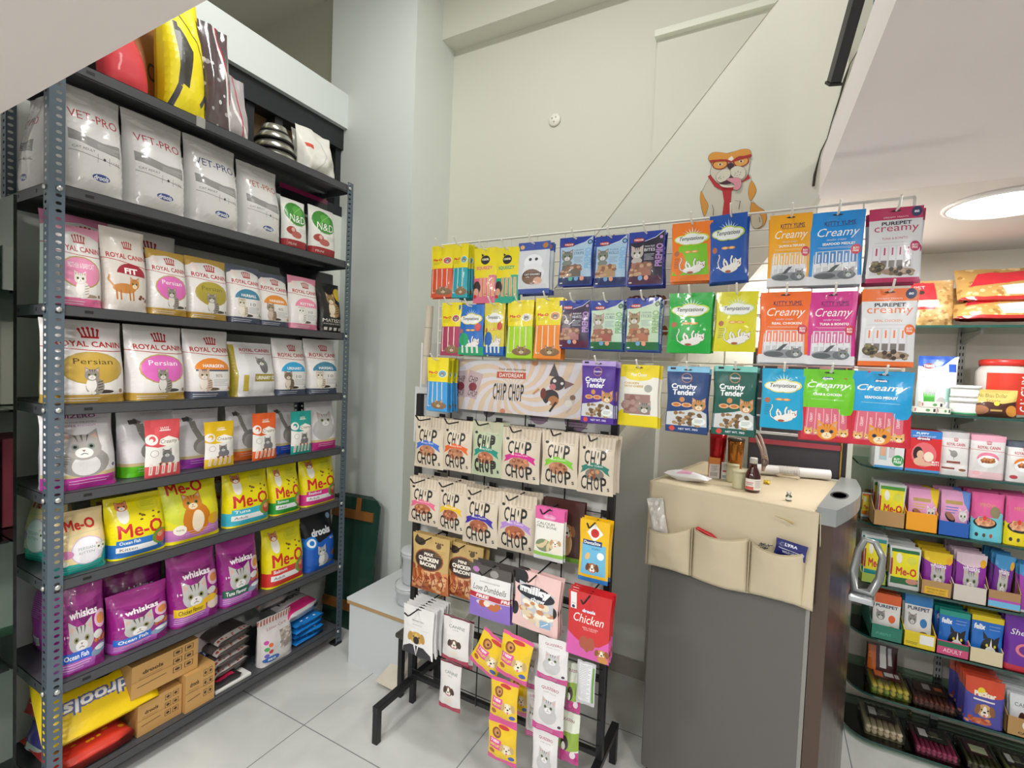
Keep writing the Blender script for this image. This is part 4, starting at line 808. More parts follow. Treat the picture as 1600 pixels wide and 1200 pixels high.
def pinkbowl(lowc):
    A=Art(.85); A.rect(0,0,1,1,'#d85c96'); A.t('MEOW',.5,.75,.5,.07,'#c8a05a'); A.rect(0,0,1,.5,lowc); A.ell(.1,.5,.1,'#d85c96',.06); A.ell(.9,.55,.1,lowc,.06); A.ell(.72,.62,.16,'#8a7f5e',.12); A.ell(.42,.38,.36,'#20262a',.12); A.ell(.42,.4,.31,'#d89a72',.09); A.kibble(.2,.34,.65,.46,12,['#e8b48a','#c87a5a'],.05,3); A.ell(.4,.48,.06,'#d8402e')
    for i,c in enumerate(('#2a2a2a','#4a4a3a','#b0502e')): A.ell(.18+.22*i,.12,.05,c)
    return A
def wpouch(topc,side='#8a2a9a'):
    A=Art(.88); A.rect(0,0,1,1,side); A.rect(0,.8,1,1,topc); A.poly([(0,.8),(.3,.72),(.7,.72),(1,.8)],topc); A.t('whiskas',.5,.69,.56,.11,'#f2eaf2',.02); A.cat(.5,.42,.26,'#b8b6b4','#5a5856','#e8e6e4'); A.ell(.88,.82,.1,'#e8a81c'); A.rect(0,0,1,.05,'#d8d2da'); return A
def ppouch(c,fc):
    A=Art(.7); A.rect(0,0,1,1,'#e2e0de'); A.rect(0,.78,1,1,c); A.t('PUREPET',.5,.72,.8,.07,'#2b3a5c',.03); A.cat(.28,.5,.16,'#8a8a8a','#44464a'); A.ell(.7,.46,.13,c,.09); A.rect(.25,.12,.6,.24,c); A.ell(.7,.18,.22,fc,.12); return A
def felix(topc):
    A=Art(.85); A.rect(0,0,1,1,'#1f6cc4'); A.rect(0,.88,1,1,topc); A.t('felix',.25,.76,.36,.12,'#f2f4f8',.04,.2); A.lines(.55,.9,.8,2,.07,'#cfe0f2'); A.ell(.6,.3,.3,'#191a1e',.26); A.poly([(.38,.5),(.36,.68),(.52,.55)],'#191a1e'); A.poly([(.72,.55),(.9,.62),(.86,.4)],'#191a1e'); A.ell(.62,.2,.2,'#eeeae6',.17); A.poly([(.58,.3),(.62,.55),(.68,.3)],'#eeeae6'); A.ell(.5,.38,.04,'#e8d84a'); A.ell(.76,.38,.04,'#e8d84a'); A.ell(.62,.22,.05,'#d88a90'); A.rect(0,0,.35,.14,'#b8703a'); return A
def petstar():
    A=Art(.76); A.rect(0,0,1,1,'#4a4aa0'); A.rect(0,.7,1,1,'#cf4a2a'); A.ell(.5,.7,.5,'#cf4a2a',.08); A.ell(.4,.74,.1,'#e8d030'); A.t('PetStar',.5,.68,.56,.11,'#f2ecd8',.05); A.line([(.2,.56),(.75,.54)],.04,'#e8e2d8'); A.dog(.5,.34,.2,'#c9a06a','#f0e8da','#8a5a30'); A.ell(.4,.1,.3,'#c8663a',.07); A.kibble(.05,.05,.6,.16,10,['#d88a5a','#b04a2a'],.06,2); return A
def canbag():
    A=Art(.8); A.rect(0,0,1,1,'#dfe2e6'); A.t('CANINE',.5,.74,.7,.1,'#55606a'); A.dog(.6,.4,.24,'#8a5a44','#ece6dc','#4a3028'); A.rect(0,0,1,.14,'#c09a62'); return A
def chips():
    A=Art(.8); A.rect(0,0,1,1,'#b8945e'); A.kibble(.02,.02,.98,.95,130,['#a67c46','#c8ab78','#946c3a','#bd9a62'],.05,17); A.rect(0,.55,.55,.95,'#cf3038'); A.rect(0,.4,.58,.54,'#ece9e6'); A.t('PET',.2,.84,.24,.07,'#f4e8e8'); A.ell(.22,.72,.08,'#3a2a2a',.05); A.rect(0,.34,.5,.4,'#cf3038'); return A
def redbag():
    A=Art(2.2); A.rect(0,0,1,1,'#b08a4c'); A.kibble(0,0,1,1,60,['#c0a068','#98703a','#cdb080'],.03,19); A.poly([(.12,.3),(.25,.8),(1,.9),(1,.55),(.5,.4)],'#c92633'); A.poly([(.5,.05),(.45,.3),(1,.45),(1,.05)],'#c9ccd2'); return A
def jarart():
    A=Art(.8); A.rect(0,0,1,1,'#d6402c'); A.rect(0,0,.2,1,'#e6e2e0'); A.t('CALCIUM',.6,.45,.7,.14,'#f4ece6',.02,rot=90); A.t('MILK BONE',.42,.4,.5,.07,'#4a1a16',.01,rot=90); A.dog(.85,.8,.1,'#3a4a8a'); return A
def cartonart():
    A=Art(1.1); A.rect(0,0,1,1,'#c79a5c'); A.rect(.0,.49,1,.51,'#a87a42'); A.t('drools',.3,.7,.3,.12,'#5a4028',.04,rot=0); A.lines(.1,.45,.56,2,.05,'#7a5a36',.012)
    for i in range(2):
        for j in range(3):
            x=.6+.18*i; y=.75-.27*j; A.rect(x,y,x+.14,y+.18,'#4a3626'); A.rect(x+.012,y+.015,x+.128,y+.165,'#c79a5c'); A.ell(x+.07,y+.09,.04,'#4a3626')
    A.line([(.08,.3),(.5,.34)],.02,'#4a3626'); return A
def purple_side(): return None
def greybag():
    A=Art(.72); A.rect(0,0,1,1,'#d2cdcc'); A.rect(0,.88,1,.98,'#b8645a'); 
    for i in range(12): A.poly([(.02+.085*i,.88),(.06+.085*i,.88),(.1+.085*i,.98),(.06+.085*i,.98)],'#d8d4d0')
    A.t('Litter Care',.5,.78,.6,.06,'#a05a6a',0,.2); A.rect(.55,.25,.92,.66,'#9a938a'); A.kibble(.56,.26,.91,.65,30,['#8a8278','#b0a89c','#c8c0b4'],.05,21)
    for i,c in enumerate(('#c04aa0','#d86a3a','#4aa05a','#c83a4a','#6a5ac0')): A.ell(.15+.1*(i%2),.52-.07*i,.06,c)
    A.ell(.28,.14,.22,'#2a62b0',.07); A.t('5KG',.28,.14,.2,.05,'#eef2f8',.03); return A
# ================================================================ BANNER ON THE STAND
def banner_art():
    A=Art(2.6); cx,cy=.5,.5
    A.rect(0,0,1,1,'#e4dfe4')
    for k in range(16):
        a0=2*PI*k/16; pts=[]
        for sgn in (0,1):
            rr=[i/12 for i in range(13)]; 
            if sgn: rr.reverse()
            for r in rr:
                a=a0+sgn*PI/16+2.2*r; R_=.62*r+.01; pts.append((min(1,max(0,cx+R_*math.cos(a))),min(1,max(0,cy+R_*math.sin(a)*A.asp))))
        A.poly(pts,'#e6cdb2')
    A.t('Your pets favourite',.5,.83,.2,.05,'#5a4a48'); A.rect(.39,.66,.6,.78,'#c8543f'); A.t('DAYDREAM',.495,.72,.17,.075,'#fbf4ee',.012)
    for x,c in ((.39,'C'),(.418,'H'),(.442,'I'),(.466,'P'),(.505,'C'),(.533,'H'),(.562,'O'),(.592,'P')): A.t(c,x-.01,.4,.005 if c=='I' else .022,.32,'#2e2a2a',.01)
    for x,r in ((.11,4),(.21,-14)):
        A.t('I',x,.5,.001,.001,'#c8b0ae'); w=.055; h=.26; t=math.radians(r)
        P=[(x+(a*w*math.cos(t)-b*h/2.9*math.sin(t)),.5+(a*w*math.sin(t)*2.9+b*h*math.cos(t))) for a,b in ((-1,-1),(1,-1),(1,1),(-1,1))]; A.poly(P,'#cdb4b6')
        A.t('CHIP',x,.6,.07,.13,'#3a2c2c',0,0,r); A.ell(x,.46,.032,'#8a3a44'); A.t('CHOP',x,.33,.07,.12,'#3a2c2c',0,0,r)
    A.ell(.66,.97,.022,'#d8946c'); A.ell(.45,.03,.02,'#d88a6c')
    # playful puppy
    A.poly([(.76,.75),(.79,.98),(.83,.72)],'#5a5256'); A.poly([(.86,.68),(.93,.62),(.87,.52)],'#8a6a66'); A.ell(.82,.62,.05,'#4a4448'); A.ell(.79,.55,.022,'#c87a80'); A.ell(.8,.66,.012,'#f2eee8'); A.ell(.85,.62,.01,'#f2eee8')
    A.ell(.78,.36,.055,'#3e383a',.14); A.ell(.73,.42,.02,'#7a3a30',.1); A.ell(.8,.3,.035,'#b87a4e'); A.line([(.7,.5),(.66,.4)],.014,'#c89468'); A.line([(.82,.28),(.78,.1)],.014,'#2e2a2c'); A.line([(.78,.28),(.76,.22)],.02,'#ece6de')
    A.ell(.905,.33,.035,'#d6c8bc'); A.ell(.925,.38,.018,'#8a6a58'); A.ell(.9,.27,.025,'#ece6de'); A.line([(.92,.2),(.89,.1)],.012,'#cdbcae'); return A
pa=on(700,566,1,1.575); pb=on(975,600,1,1.575); zt=on(700,560,1,1.575)[2]; zb=on(700,637,1,1.575)[2]
BW=on(914,600,1,1.575)[0]-pa[0]
me=bagmesh(BW,zt-zb,.006,banner_art(),'#e4dfe4',shape='box',rough=.35)
o=bpy.data.objects.new('header_board',me); COL.objects.link(o); o.parent=stand; o.location=((pa[0]+BW/2)+.88,1.575-YSD,zb); o['label']='printed header board with swirl pattern and a leaping puppy'

# ================================================================ BAGS ON THE RACK
def RK(name,label,art,base,s,pl,pr,pt,D=.10,xo=0,lean=.05,cat='food bag',zo=0,**k):
    z=ZS[s]+.001+zo; x=XF-.014-xo; y0=yat(pl,x,z); y1=yat(pr,x,z); W=y1-y0; yc=(y0+y1)/2
    H=zat(pt,x-.03,yc)-z
    if s>0: H=min(H,ZS[s-1]-.04-z)
    return bag(name,label,cat,W,H,D,art,base,(x-D/2-.002,yc,z),rz=PI/2,lean=lean,**k)
WHB='#d4d2d3'
# second shelf from the top: silvery white veterinary bags
VR=vetpro('#b03a48'); VB=vetpro('#3a4a78'); VO=vetpro('#b8604a')
RK('pet_food_bag','big silvery white food bag with red lettering, leftmost behind the rack post',VR,WHB,1,100,203,136,D=.13,crinkle=.007,rough=.22,coat=.5)
RK('pet_food_bag','silvery white food bag with red lettering, second from the front post',VR,WHB,1,204,299,172,D=.13,crinkle=.007,rough=.22,coat=.5)
RK('pet_food_bag','silvery white food bag with blue lettering on the upper shelf',VB,WHB,1,301,382,218,D=.13,crinkle=.007,rough=.22,coat=.5)
RK('pet_food_bag','silvery white food bag with orange lettering beside the leaf pattern bags',VO,WHB,1,384,446,258,D=.13,crinkle=.007,rough=.22,coat=.5)
bag('pet_food_bag','silvery white bag seen edge-on at the end of the upper shelf behind the post','food bag',.15,.33,.09,VR,WHB,(-2.19,.69,ZS[1]+.001),rz=0,crinkle=.007,rough=.22,coat=.5)
ND=nd()
RK('pet_food_bag','white bag with green leaf circle and red base, left of two alike',ND,'#e0dfda',1,447,484,312,D=.07,side='#1c1c22')
RK('pet_food_bag','white bag with green leaf circle and red base, beside the far post',ND,'#e0dfda',1,489,528,325,D=.07,side='#d8d8da')
RK('pet_food_bag','black bag with a magenta top seam behind the leaf pattern bags',Art().rect(0,.93,1,1,'#8a1f52').rect(.1,.6,.9,.64,'#c8c8cc'),'#16161c',1,445,520,276,D=.07,xo=.13)
# third shelf
RK('pet_food_bag','large pink bag standing behind the small pink kitten bag',rc('#dd8ab0',None,'#e7a3c2','KITTEN'),'#dba3ba',2,70,192,318,D=.09,xo=.15,crinkle=.006)
RK('pet_food_bag','large plain greyish white bag behind the row on the third shelf',rc(None,None,'#d8d0cc','ADULT'),'#cfc7c6',2,180,284,342,D=.09,xo=.15,crinkle=.006)
RK('pet_food_bag','small pink and white kitten bag next to the front post on the third shelf',rc('#e39ab8','#df6f9c','#e48fb4','MOTHER & BABYCAT',shape='oval',cat=('#e6e0da','#a08a7a','#f4f0ec')),'#dfb3c4',2,84,166,352,D=.09)
RK('pet_food_bag','white bag with a dark red dome and walking ginger cat',fitbag(),'#d6cec6',2,167,237,358,D=.09)
PP=rc('#b8933f','#b8933f','#d86bb4','Persian',shape='oval'); PG=rc('#b8933f','#b8933f','#a8993a','Persian',tc='#6a6220',shape='oval')
RK('pet_food_bag','gold trimmed bag with pink oval and sitting kitten on the third shelf',PP,'#c0a052',2,237,299,392,D=.09)
RK('pet_food_bag','gold trimmed bag with olive oval and grey cat on the third shelf',PG,'#c0a052',2,299,362,404,D=.09)
SLB='#4c5468'
HB=rc(SLB,SLB,'#3f7f9c','HAIRBALL',cat=('#d8cbb8','#3a2f2a','#efe6da')); 
RK('pet_food_bag','slate trimmed bag with teal dome on the third shelf',HB,SLB,2,363,414,415,D=.09)
RK('pet_food_bag','slate trimmed bag with orange dome on the third shelf',rc(SLB,SLB,'#dd8a2e','HAIR&SKIN',cat=('#9a8474','#4a3c34','#cbb8a6')),SLB,2,409,457,428,D=.08,xo=.012)
RK('pet_food_bag','slim pink topped kitten bag beside the black bag on the third shelf',rc('#e08aa8','#dd7f9c','#e58aa8','KITTEN',cat=('#eae6e2','#5a5450','#f6f2ee')),'#e0b0c0',2,458,502,433,D=.08)
RK('pet_food_bag','black bag with a tabby kitten and yellow disc beside the far post',matisse(),'#16151a',2,503,538,443,D=.08)
RK('pet_food_bag','black and blue bag hidden behind the pink kitten bag on the third shelf',Art().rect(0,0,.35,.5,'#2450b0').rect(0,.5,1,1,'#17171d'),'#17171d',2,446,530,410,D=.08,xo=.14)
o=MB().box(XB+.008,yat(275,XF-.3,1.7),ZS[2]+.001,XB+.014,YF-.01,1.93).build('white_sheet',mat('#dfe3d8',.5)); tag(o,'white board leaning against the wall behind the third shelf bags','board')
# fourth shelf
BIGP=rc(None,'#b8933f','#bf9e45','Persian',tc='#4a3f1a',shape='oval',asp=.85,cat=('#8f8880','#3a3430','#e4e0da'))
RK('pet_food_bag','largest gold and white bag with a long-haired grey cat on the fourth shelf',BIGP,'#cdb36e',3,78,206,470,D=.14,crinkle=.006)
bag('pet_food_bag','white and gold bag seen from the side through the end of the fourth shelf','food bag',.17,.27,.12,Art().rect(0,0,1,.06,'#b8933f').lines(.2,.85,.8,16,.035,'#b0aeb0',.008),'#dedbda',(-2.17,.76,ZS[3]+.001),rz=0,crinkle=.005)
RK('pet_food_bag','gold and white bag with pink oval and kitten on the fourth shelf',rc(None,'#b8933f','#d868b8','Persian',shape='oval',asp=.8),'#cdb36e',3,209,299,508,D=.13)
RK('pet_food_bag','slate based bag with orange dome and fluffy cat on the fourth shelf',rc(None,SLB,'#e0852c','HAIR&SKIN',cat=('#c9b4a4','#6a5448','#eadfd6'),sub=SLB),'#d8d3d2',3,298,369,512,D=.12)
US=Art(.8); US.rect(0,0,1,1,'#d9d7d9'); US.t('ROYAL CANIN',.55,.86,.7,.06,RD,.02); US.line([(.2,.8),(.95,.79)],.01,RD); US.ell(.66,.56,.1,'#6a6a6e',.13); US.cat(.62,.64,.1,'#7a7a7e'); US.rect(.42,.28,.95,.42,'#9a8a2e'); US.t('URINARY SO',.68,.35,.46,.07,'#f0eedc',.03); US.rect(.18,.1,.28,.4,'#b8a23a'); US.rect(0,0,.1,.95,'#a8962e')
RK('pet_food_bag','silver bag with an olive name band and outlined cat on the fourth shelf',US,'#cfcdcf',3,368,438,536,D=.12,crinkle=.008)
RK('pet_food_bag','slate based bag with bright blue dome and tabby cat on the fourth shelf',rc(None,SLB,'#2b9ed0','URINARY',cat=('#7a6a5a','#3a2f28','#d8ccbc')),'#d8d3d2',3,436,485,530,D=.11)
RK('pet_food_bag','slate based bag with teal dome beside the far post on the fourth shelf',rc(None,SLB,'#3f7f9c','HAIRBALL',cat=('#d8cbb8','#3a2f2a','#efe6da')),'#d8d3d2',3,485,534,530,D=.11)
# fifth shelf
RK('pet_food_bag','large white bag with a grey kitten portrait and magenta base',zerobag('#b8339a','kit'),'#dad6da',4,78,193,645,D=.14,crinkle=.006)
bag('pet_food_bag','white bag with magenta base seen side-on at the end of the fifth shelf','food bag',.15,.24,.12,Art().rect(0,0,1,.2,'#a02f88').rect(0,.2,1,.25,'#cdb98a'),'#e0dde2',(-2.17,.76,ZS[4]+.001),rz=0,crinkle=.005)
for lab,c,a,b,t in (('green','#5fc01f',193,282,642),('purple','#a038b0',280,352,640),('orange','#e8702a',364,412,632),('blue','#2556c8',430,472,630)):
    RK('pet_food_bag','white bag with a walking grey cat and %s base on the fifth shelf'%lab,zerobag(c,'walk'),'#dad6da',4,a,b,t,D=.10,xo=.045)
RK('pet_food_bag','white bag with a cat face and magenta base beside the far post',zerobag('#c02a80','face',''),'#d6d2d6',4,487,531,627,D=.10)
for lab,c,a,b,t in (('coral red','#d9535a',229,284,655),('yellow','#e3ba1c',322,368,658),('orange','#e2602a',397,434,645),('teal','#1f9a92',457,489,642)):
    RK('treat_pouch','%s topped creamy treat pouch propped in front of the fifth shelf bags'%lab,creamyp(c),'#e4e0dc',4,a,b,t,D=.025,xo=-.012,lean=.03,shape='pouch',cat='treat pouch')
# sixth shelf
CR='#ecd3a0'
RK('pet_food_bag','cream and teal kitten food bag just right of the front post on the sixth shelf',meo('','',cream=True),CR,5,92,175,800,D=.12)
bag('pet_food_bag','cream yellow bag bulging out past the front post on the sixth shelf','food bag',.16,.25,.11,meo('','',cream=True),CR,(-2.18,.72,ZS[5]+.001),rz=.2,crinkle=.006)
RK('pet_food_bag','yellow food bag behind the cream one on the sixth shelf',meo('#2f7ac8','#2f7ac8',name='Ocean Fish'),'#e3d41a',5,150,200,775,D=.07,xo=.17)
RK('pet_food_bag','yellow bag with blue and pink bands and vegetables on the sixth shelf',meo('#2f74c0','#2f74c0',food='#e0503c',name='Ocean Fish',ad='Kitten'),'#e3d41a',5,175,268,775,D=.12)
RK('pet_food_bag','yellow bag with a big ginger cat and lilac band on the sixth shelf',meocat(),'#e0d420',5,262,352,745,D=.12)
RK('pet_food_bag','yellow bag with light blue band and red tuna cut on the sixth shelf',meo('#3fb6cc','#3fb6cc',name='Tuna'),'#e3d41a',5,358,428,734,D=.11,side='#d8d4d0')
RK('pet_food_bag','yellow bag with green band and salmon cut on the sixth shelf',meo('#2f9a3a','#2f9a3a',food='#e08a78',name='Salmon'),'#e3d41a',5,429,475,726,D=.10)
RK('pet_food_bag','yellow bag with magenta band beside the far post on the sixth shelf',meo('#d8308a','#d8308a',food='#a84a4a',name='Seafood'),'#e3d41a',5,476,530,712,D=.10)
RK('pet_food_bag','dark yellow bag peeking out behind the ginger cat bag',meo('#b89a20','#b89a20'),'#c9ba1c',5,325,400,735,D=.06,xo=.16)
# seventh shelf
P_='#92227f'
for i,(x,y,r,l) in enumerate(((-2.23,.715,-.0,'leftmost'),(-2.105,.715,.0,'second'))):
    bag('pet_food_bag','purple bag with small print seen edge-on through the rack end, %s of two'%l,'food bag',.105,.30,.09,whiskas_side(),'#a82a98',(x,y+.02,ZS[6]+.001),rz=r,crinkle=.006)
RK('pet_food_bag','large purple bag with blue fish label and cat face near the front post',whiskas('#1f5ac8'),P_,6,94,172,912,D=.10,crinkle=.007,rough=.22,coat=.5)
RK('pet_food_bag','purple bag standing behind the short blue label one',whiskas('#1f5ac8'),P_,6,168,262,885,D=.08,xo=.14,crinkle=.007,rough=.22,coat=.5)
RK('pet_food_bag','shorter purple bag with blue label and silver fish on the seventh shelf',whiskas('#2a6fd0'),P_,6,177,272,922,D=.11,crinkle=.006,rough=.22,coat=.5)
RK('pet_food_bag','tall purple bag with yellow label and cat face on the seventh shelf',whiskas('#e8c31c','Chicken Flavour','#5a4a10',False),P_,6,273,350,858,D=.12,crinkle=.006,rough=.22,coat=.5)
RK('pet_food_bag','purple bag with dark green label on the seventh shelf',whiskas('#1f5a44','Tuna Flavour'),P_,6,350,412,838,D=.11,crinkle=.006,rough=.22,coat=.5)
RK('pet_food_bag','yellow bag with red band alone among purple bags on the seventh shelf',meo('#d8342e','#d8342e',food='#c8503c',name='Salmon'),'#e3d41a',6,420,481,822,D=.11)
RK('pet_food_bag','black and blue bag with a grey kitten beside the far post',drools_ocean(),'#14203f',6,482,529,803,D=.11)
# bottom shelf
def LIE(name,label,cat,x,y,z,W,H,D,art,base,rz=0,tilt=-PI/2,**k):
    # lying bag: printed face up
    k.setdefault('seed',SEED[0]+3)
    o=bag(name,label,cat,W,H,D,art,base,(x,y,z+D/2),rz=rz,tilt=tilt,**k); return o
z8=ZS[7]+.001
LIE('litter_bag','big yellow cat litter bag lying with its black and white lettering upside down','litter bag',-1.975,.80,z8+.06,.33,.29,.09,litter(),'#ecc80d',rz=PI/2,tilt=math.radians(-42),crinkle=.007)
LIE('litter_bag','red and orange bag lying under the yellow litter bag','litter bag',-1.955,.765,z8,.22,.28,.07,Art().rect(0,.4,1,.6,'#b8282c').kibble(.1,.1,.9,.4,20,['#e8a81a'],.04),'#d23a2c',rz=PI/2,tilt=-PI/2,crinkle=.007)
LIE('pet_food_bag','red bag with white print poking out behind the front post on the bottom shelf','food bag',-2.19,.70,z8+.09,.16,.2,.05,Art().lines(.2,.8,.8,10,.07,'#f0c8c0',.02),'#c9302e',rz=.2,tilt=math.radians(-20),crinkle=.006)
LIE('pet_food_bag','violet and white bag under the red one at the rack end','food bag',-2.13,.68,z8,.16,.08,.05,Art().rect(0,0,1,.4,'#d8d6da'),'#4a3a9a',rz=.1,tilt=-.1)
def carton(label,y0,y1,z0,z1,xo=0,D=.2):
    W=y1-y0; me=bagmesh(W,z1-z0,D,CA,'#c4975a',shape='box',rough=.7,coat=0); o=bpy.data.objects.new('carton',me); COL.objects.link(o); o.rotation_euler=(0,0,PI/2); o.location=(XF-.012-xo-D/2,(y0+y1)/2,z0); tag(o,label,'carton','brown cartons on the bottom shelf'); return o
CA=cartonart()
yc0=yat(222,XF,.2); yc1=yat(292,XF,.2); yc2=yat(338,XF,.2)
carton('lower brown carton beside the yellow litter bag',yc0,yc1-.002,z8,z8+.115,.02)
carton('brown carton at the right end of the group',yc1+.001,yc2,z8,z8+.15,0)
carton('upper brown carton with handling symbols resting on the lower one',yat(212,XF,.3),yat(316,XF,.3)-.0,z8+.152,z8+.272,.02,.22)
ya=lambda p:yat(p,XF,.2)
bag('pet_food_bag','pinkish white bag with a navy and red band behind the cartons','food bag',.2,.2,.06,Art(1).rect(0,.35,1,.5,'#243a80').rect(0,.28,1,.35,'#8a2438').t('FOR VET',.5,.42,.5,.08,'#dfe4f0',.03).rect(.85,.5,.97,.7,'#c87a6a'),'#cfc6cc',(-2.08,ya(345),z8+.04),rz=PI/2,tilt=-.15)
STK=Art(3).rect(0,.0,1,1,'#5f5755').rect(.8,.1,.98,.9,'#dcd6d4').kibble(.82,.2,.96,.8,9,['#c0503c'],.02)
for i in range(4):
    LIE('litter_pack','grey pack in the leaning stack, %s'%('lowest','second from below','third from below','topmost')[i],'litter pack',-1.99,ya(378)+.004*i,z8+.03+.045*i,.17,.2,.034,Art(.85).rect(0,0,1,.14,'#cfc8c4').kibble(.05,.03,.95,.1,10,['#c0503c'],.035),'#5f5755',rz=PI/2+.15,tilt=-PI/2+.1,group='grey packs stacked on the bottom shelf')
o=MB().box(-2.02,ya(342),z8,XF-.02,ya(398),z8+.012,bev=.002).build('pink_board_tray',mat('#e8e6e4',.4)); tag(o,'thin white edged tray under the black and crimson bag on the bottom shelf','tray')
LIE('pet_food_bag','flat black and crimson bag with silver print lying on the tray','food bag',-1.955,ya(360),z8+.014,.14,.12,.03,Art(1).rect(.25,.05,.8,.45,'#c01f4c').rect(0,.5,1,.8,'#a89a90').kibble(0,.5,1,.8,20,['#55504e'],.03),'#2a2226',rz=PI/2,tilt=-PI/2-.15)
RK('litter_bag','clear and white litter bag with coloured dots standing in front of the grey stack',greybag(),'#d2cdcc',7,410,462,962,D=.08,xo=-.008,crinkle=.006)
for i in range(4):
    LIE('wipes_pack','bright blue pack in the pile by the far post, %s'%('lowest','second from below','third from below','topmost')[i],'pack',-1.955,ya(491),z8+.029*i,.17,.16,.022,Art(1).kibble(.2,.05,.8,.15,3,['#e6eef4'],.04),'#1b7fd0',rz=PI/2+(.05,-.08,.06,0)[i],tilt=-PI/2,crinkle=.005,group='blue packs piled on the bottom shelf')
LIE('pet_food_bag','silver and pink bag with dark lettering lying on the blue packs','food bag',-1.97,ya(484),z8+.125,.19,.19,.06,Art(.9).rect(0,0,1,.3,'#d82f7c').t('PUREPET',.5,.55,.8,.16,'#22202c',.03),'#d6d4d6',rz=PI/2+.12,tilt=-PI/2+.2)
LIE('pet_food_bag','striped grey bag with a maroon label lying at the back of the far end','food bag',-2.05,ya(455),z8+.19,.16,.13,.05,Art(1).rect(.6,.3,.9,.7,'#7a2430').kibble(.0,.05,1,.2,14,['#c87060'],.04),'#b8b0ae',rz=PI/2,tilt=-PI/2+.3)
# top of the rack
ZT=ZS[0]+.001
def TB(name,label,art,base,pl,pr,pt,**k): return RK(name,label,art,base,0,pl,pr,pt,**k)
TB('soft_pet_bag','red fabric bag leaning on the left of the rack top',None,'#c8323c',165,240,20,D=.1,lean=.4,cat='bag',rough=.7)
TB('soft_pet_bag','brown orange fabric bag between the red and yellow bags on the rack top',Art().ell(.5,.35,.12,'#3a2a1a').ell(.5,.35,.08,'#8a5216'),'#9a5a1a',208,272,-8,D=.09,lean=.3,cat='bag',rough=.6,xo=.12)
YB=Art(.5); YB.rect(0,0,1,1,'#ead60c'); YB.line([(.12,0.02),(.3,.2),(.36,.45),(.3,.7)],.1,'#3a3a40'); YB.line([(.9,.1),(.94,.3),(.8,.62),(.4,.8)],.03,'#4a4a10'); YB.poly([(.3,.22),(.5,.2),(.62,.5),(.4,.66),(.24,.7)],'#2e2a20'); YB.line([(.75,.1),(.95,.22),(.98,.4)],.07,'#4a4a4e')
TB('pet_carrier_bag','bright yellow pet carrier bag with dark curved panels on the rack top',YB,'#e4d00e',262,330,-25,D=.14,lean=.1,cat='bag',rough=.5,crinkle=.012)
TB('pet_carrier_bag','second yellow carrier bag half hidden left of the larger one',Art().line([(.6,.05),(.75,.4),(.6,.8)],.08,'#4a4a4e'),'#e0cc10',246,292,-15,D=.08,lean=.05,cat='bag',rough=.5,xo=.21,crinkle=.01)
TB('wrapped_harness','dark harness in clear crinkled plastic with a red and white strap on the rack top',Art(.5).kibble(0,0,1,.7,26,['#a8a4a6','#5a4448','#d4d0d2'],.06).line([(.5,1),(.7,.5),(.85,.0)],.09,'#e0dedd').line([(.56,1),(.76,.5),(.92,.0)],.05,'#b8304c'),'#57494c',322,368,38,D=.09,lean=.05,cat='harness',crinkle=.014,rough=.2,coat=.8)
TB('strap_bundle','pale pink and grey strap bundle slumped right of the wrapped harness',Art().line([(.2,1),(.4,.4),(.9,.0)],.1,'#e8e4e4').line([(.5,1),(.6,.5),(.7,.0)],.06,'#b84a60'),'#a8a2a4',352,392,118,D=.06,lean=.1,cat='straps',crinkle=.012)
bc_y=yat(430,XF-.14,ZT); 
z=ZT
for i,(r,h,lab) in enumerate(((.105,.05,'lowest and widest'),(.092,.045,'second from below'),(.082,.04,'third from below'),(.06,.04,'smallest, upside down on top'))):
    t=empty('steel_bowl',(XF-.15,bc_y,z)); tag(t,'stainless steel pet bowl in the stack on the rack top, %s'%lab,'bowl','steel bowls stacked on the rack top')
    MB().lathe([(r*.98,.004),(r*1.0,.01),(r*.86,h-.004),(r*.7,h)],n=36).build('bowl',mat('#c6c3ba',.22,metal=.9),t)
    MB().lathe([(r*.95,0),(r*1.03,.0),(r*1.03,.009),(r*.95,.01)],n=36).build('rubber_rim',mat('#141416',.5),t)
    z+=h+.001
TB('cloth_bag','white crumpled cloth bag at the far end of the rack top',Art().rect(.1,.5,.3,.6,'#c84a3a').line([(.3,.0),(.6,.4),(.5,.9)],.02,'#b8b6ae'),'#d9d7d0',478,531,203,D=.12,lean=.1,cat='bag',crinkle=.02,rough=.8)
TB('cloth_bag','grey plastic bag behind the white cloth bag on the rack top',None,'#8f8d86',468,512,208,D=.08,xo=.14,lean=.1,cat='bag',crinkle=.02)

# ================================================================ POUCHES ON THE WHITE GRID
def HG(name,label,art,base,r,n=3,yf=1.50,D=.012,cat='treat pouch',parent=None,y0=GY,hm=None,hk=True,tipy=None,roll=0,sp=.0165,grp=None,**k):
    x0,y_0,x1,y_1=r; xm=(x0+x1)/2; w_=x1-x0
    st=abs((y_0-516)/(xm+612)); sb=abs((y_1-516)/(xm+612)); yt=y_0+st*w_/2; yb=y_1-sb*w_/2
    a=on(x0,(yt+yb)/2,1,yf); b=on(x1,(yt+yb)/2,1,yf); W=b[0]-a[0]; xc=(a[0]+b[0])/2
    zt=zat(yt,xc,yf); zb=zat(yb,xc,yf); H=zt-zb; k.setdefault('crinkle',.0025); k.setdefault('shape','pouch')
    o=bag(name,label,cat,W,H,D,art,base,(xc,yf+D/2,zb),roll=roll,n=n,sp=sp,group=grp or ('pouches hanging with the '+label)[:70] if n>1 else None,blabel='pouch behind the '+label if n>1 else None,**k)
    if hk:
        hook(parent or grid,xc,(tipy or yf-.045),zt-.045*H+.001,y0-.003,hm or WH)
    return o
def g(label): return label
OR='#e8702c'
S_=lambda c,cc,n=4:stick(c,cc=cc,n=n)
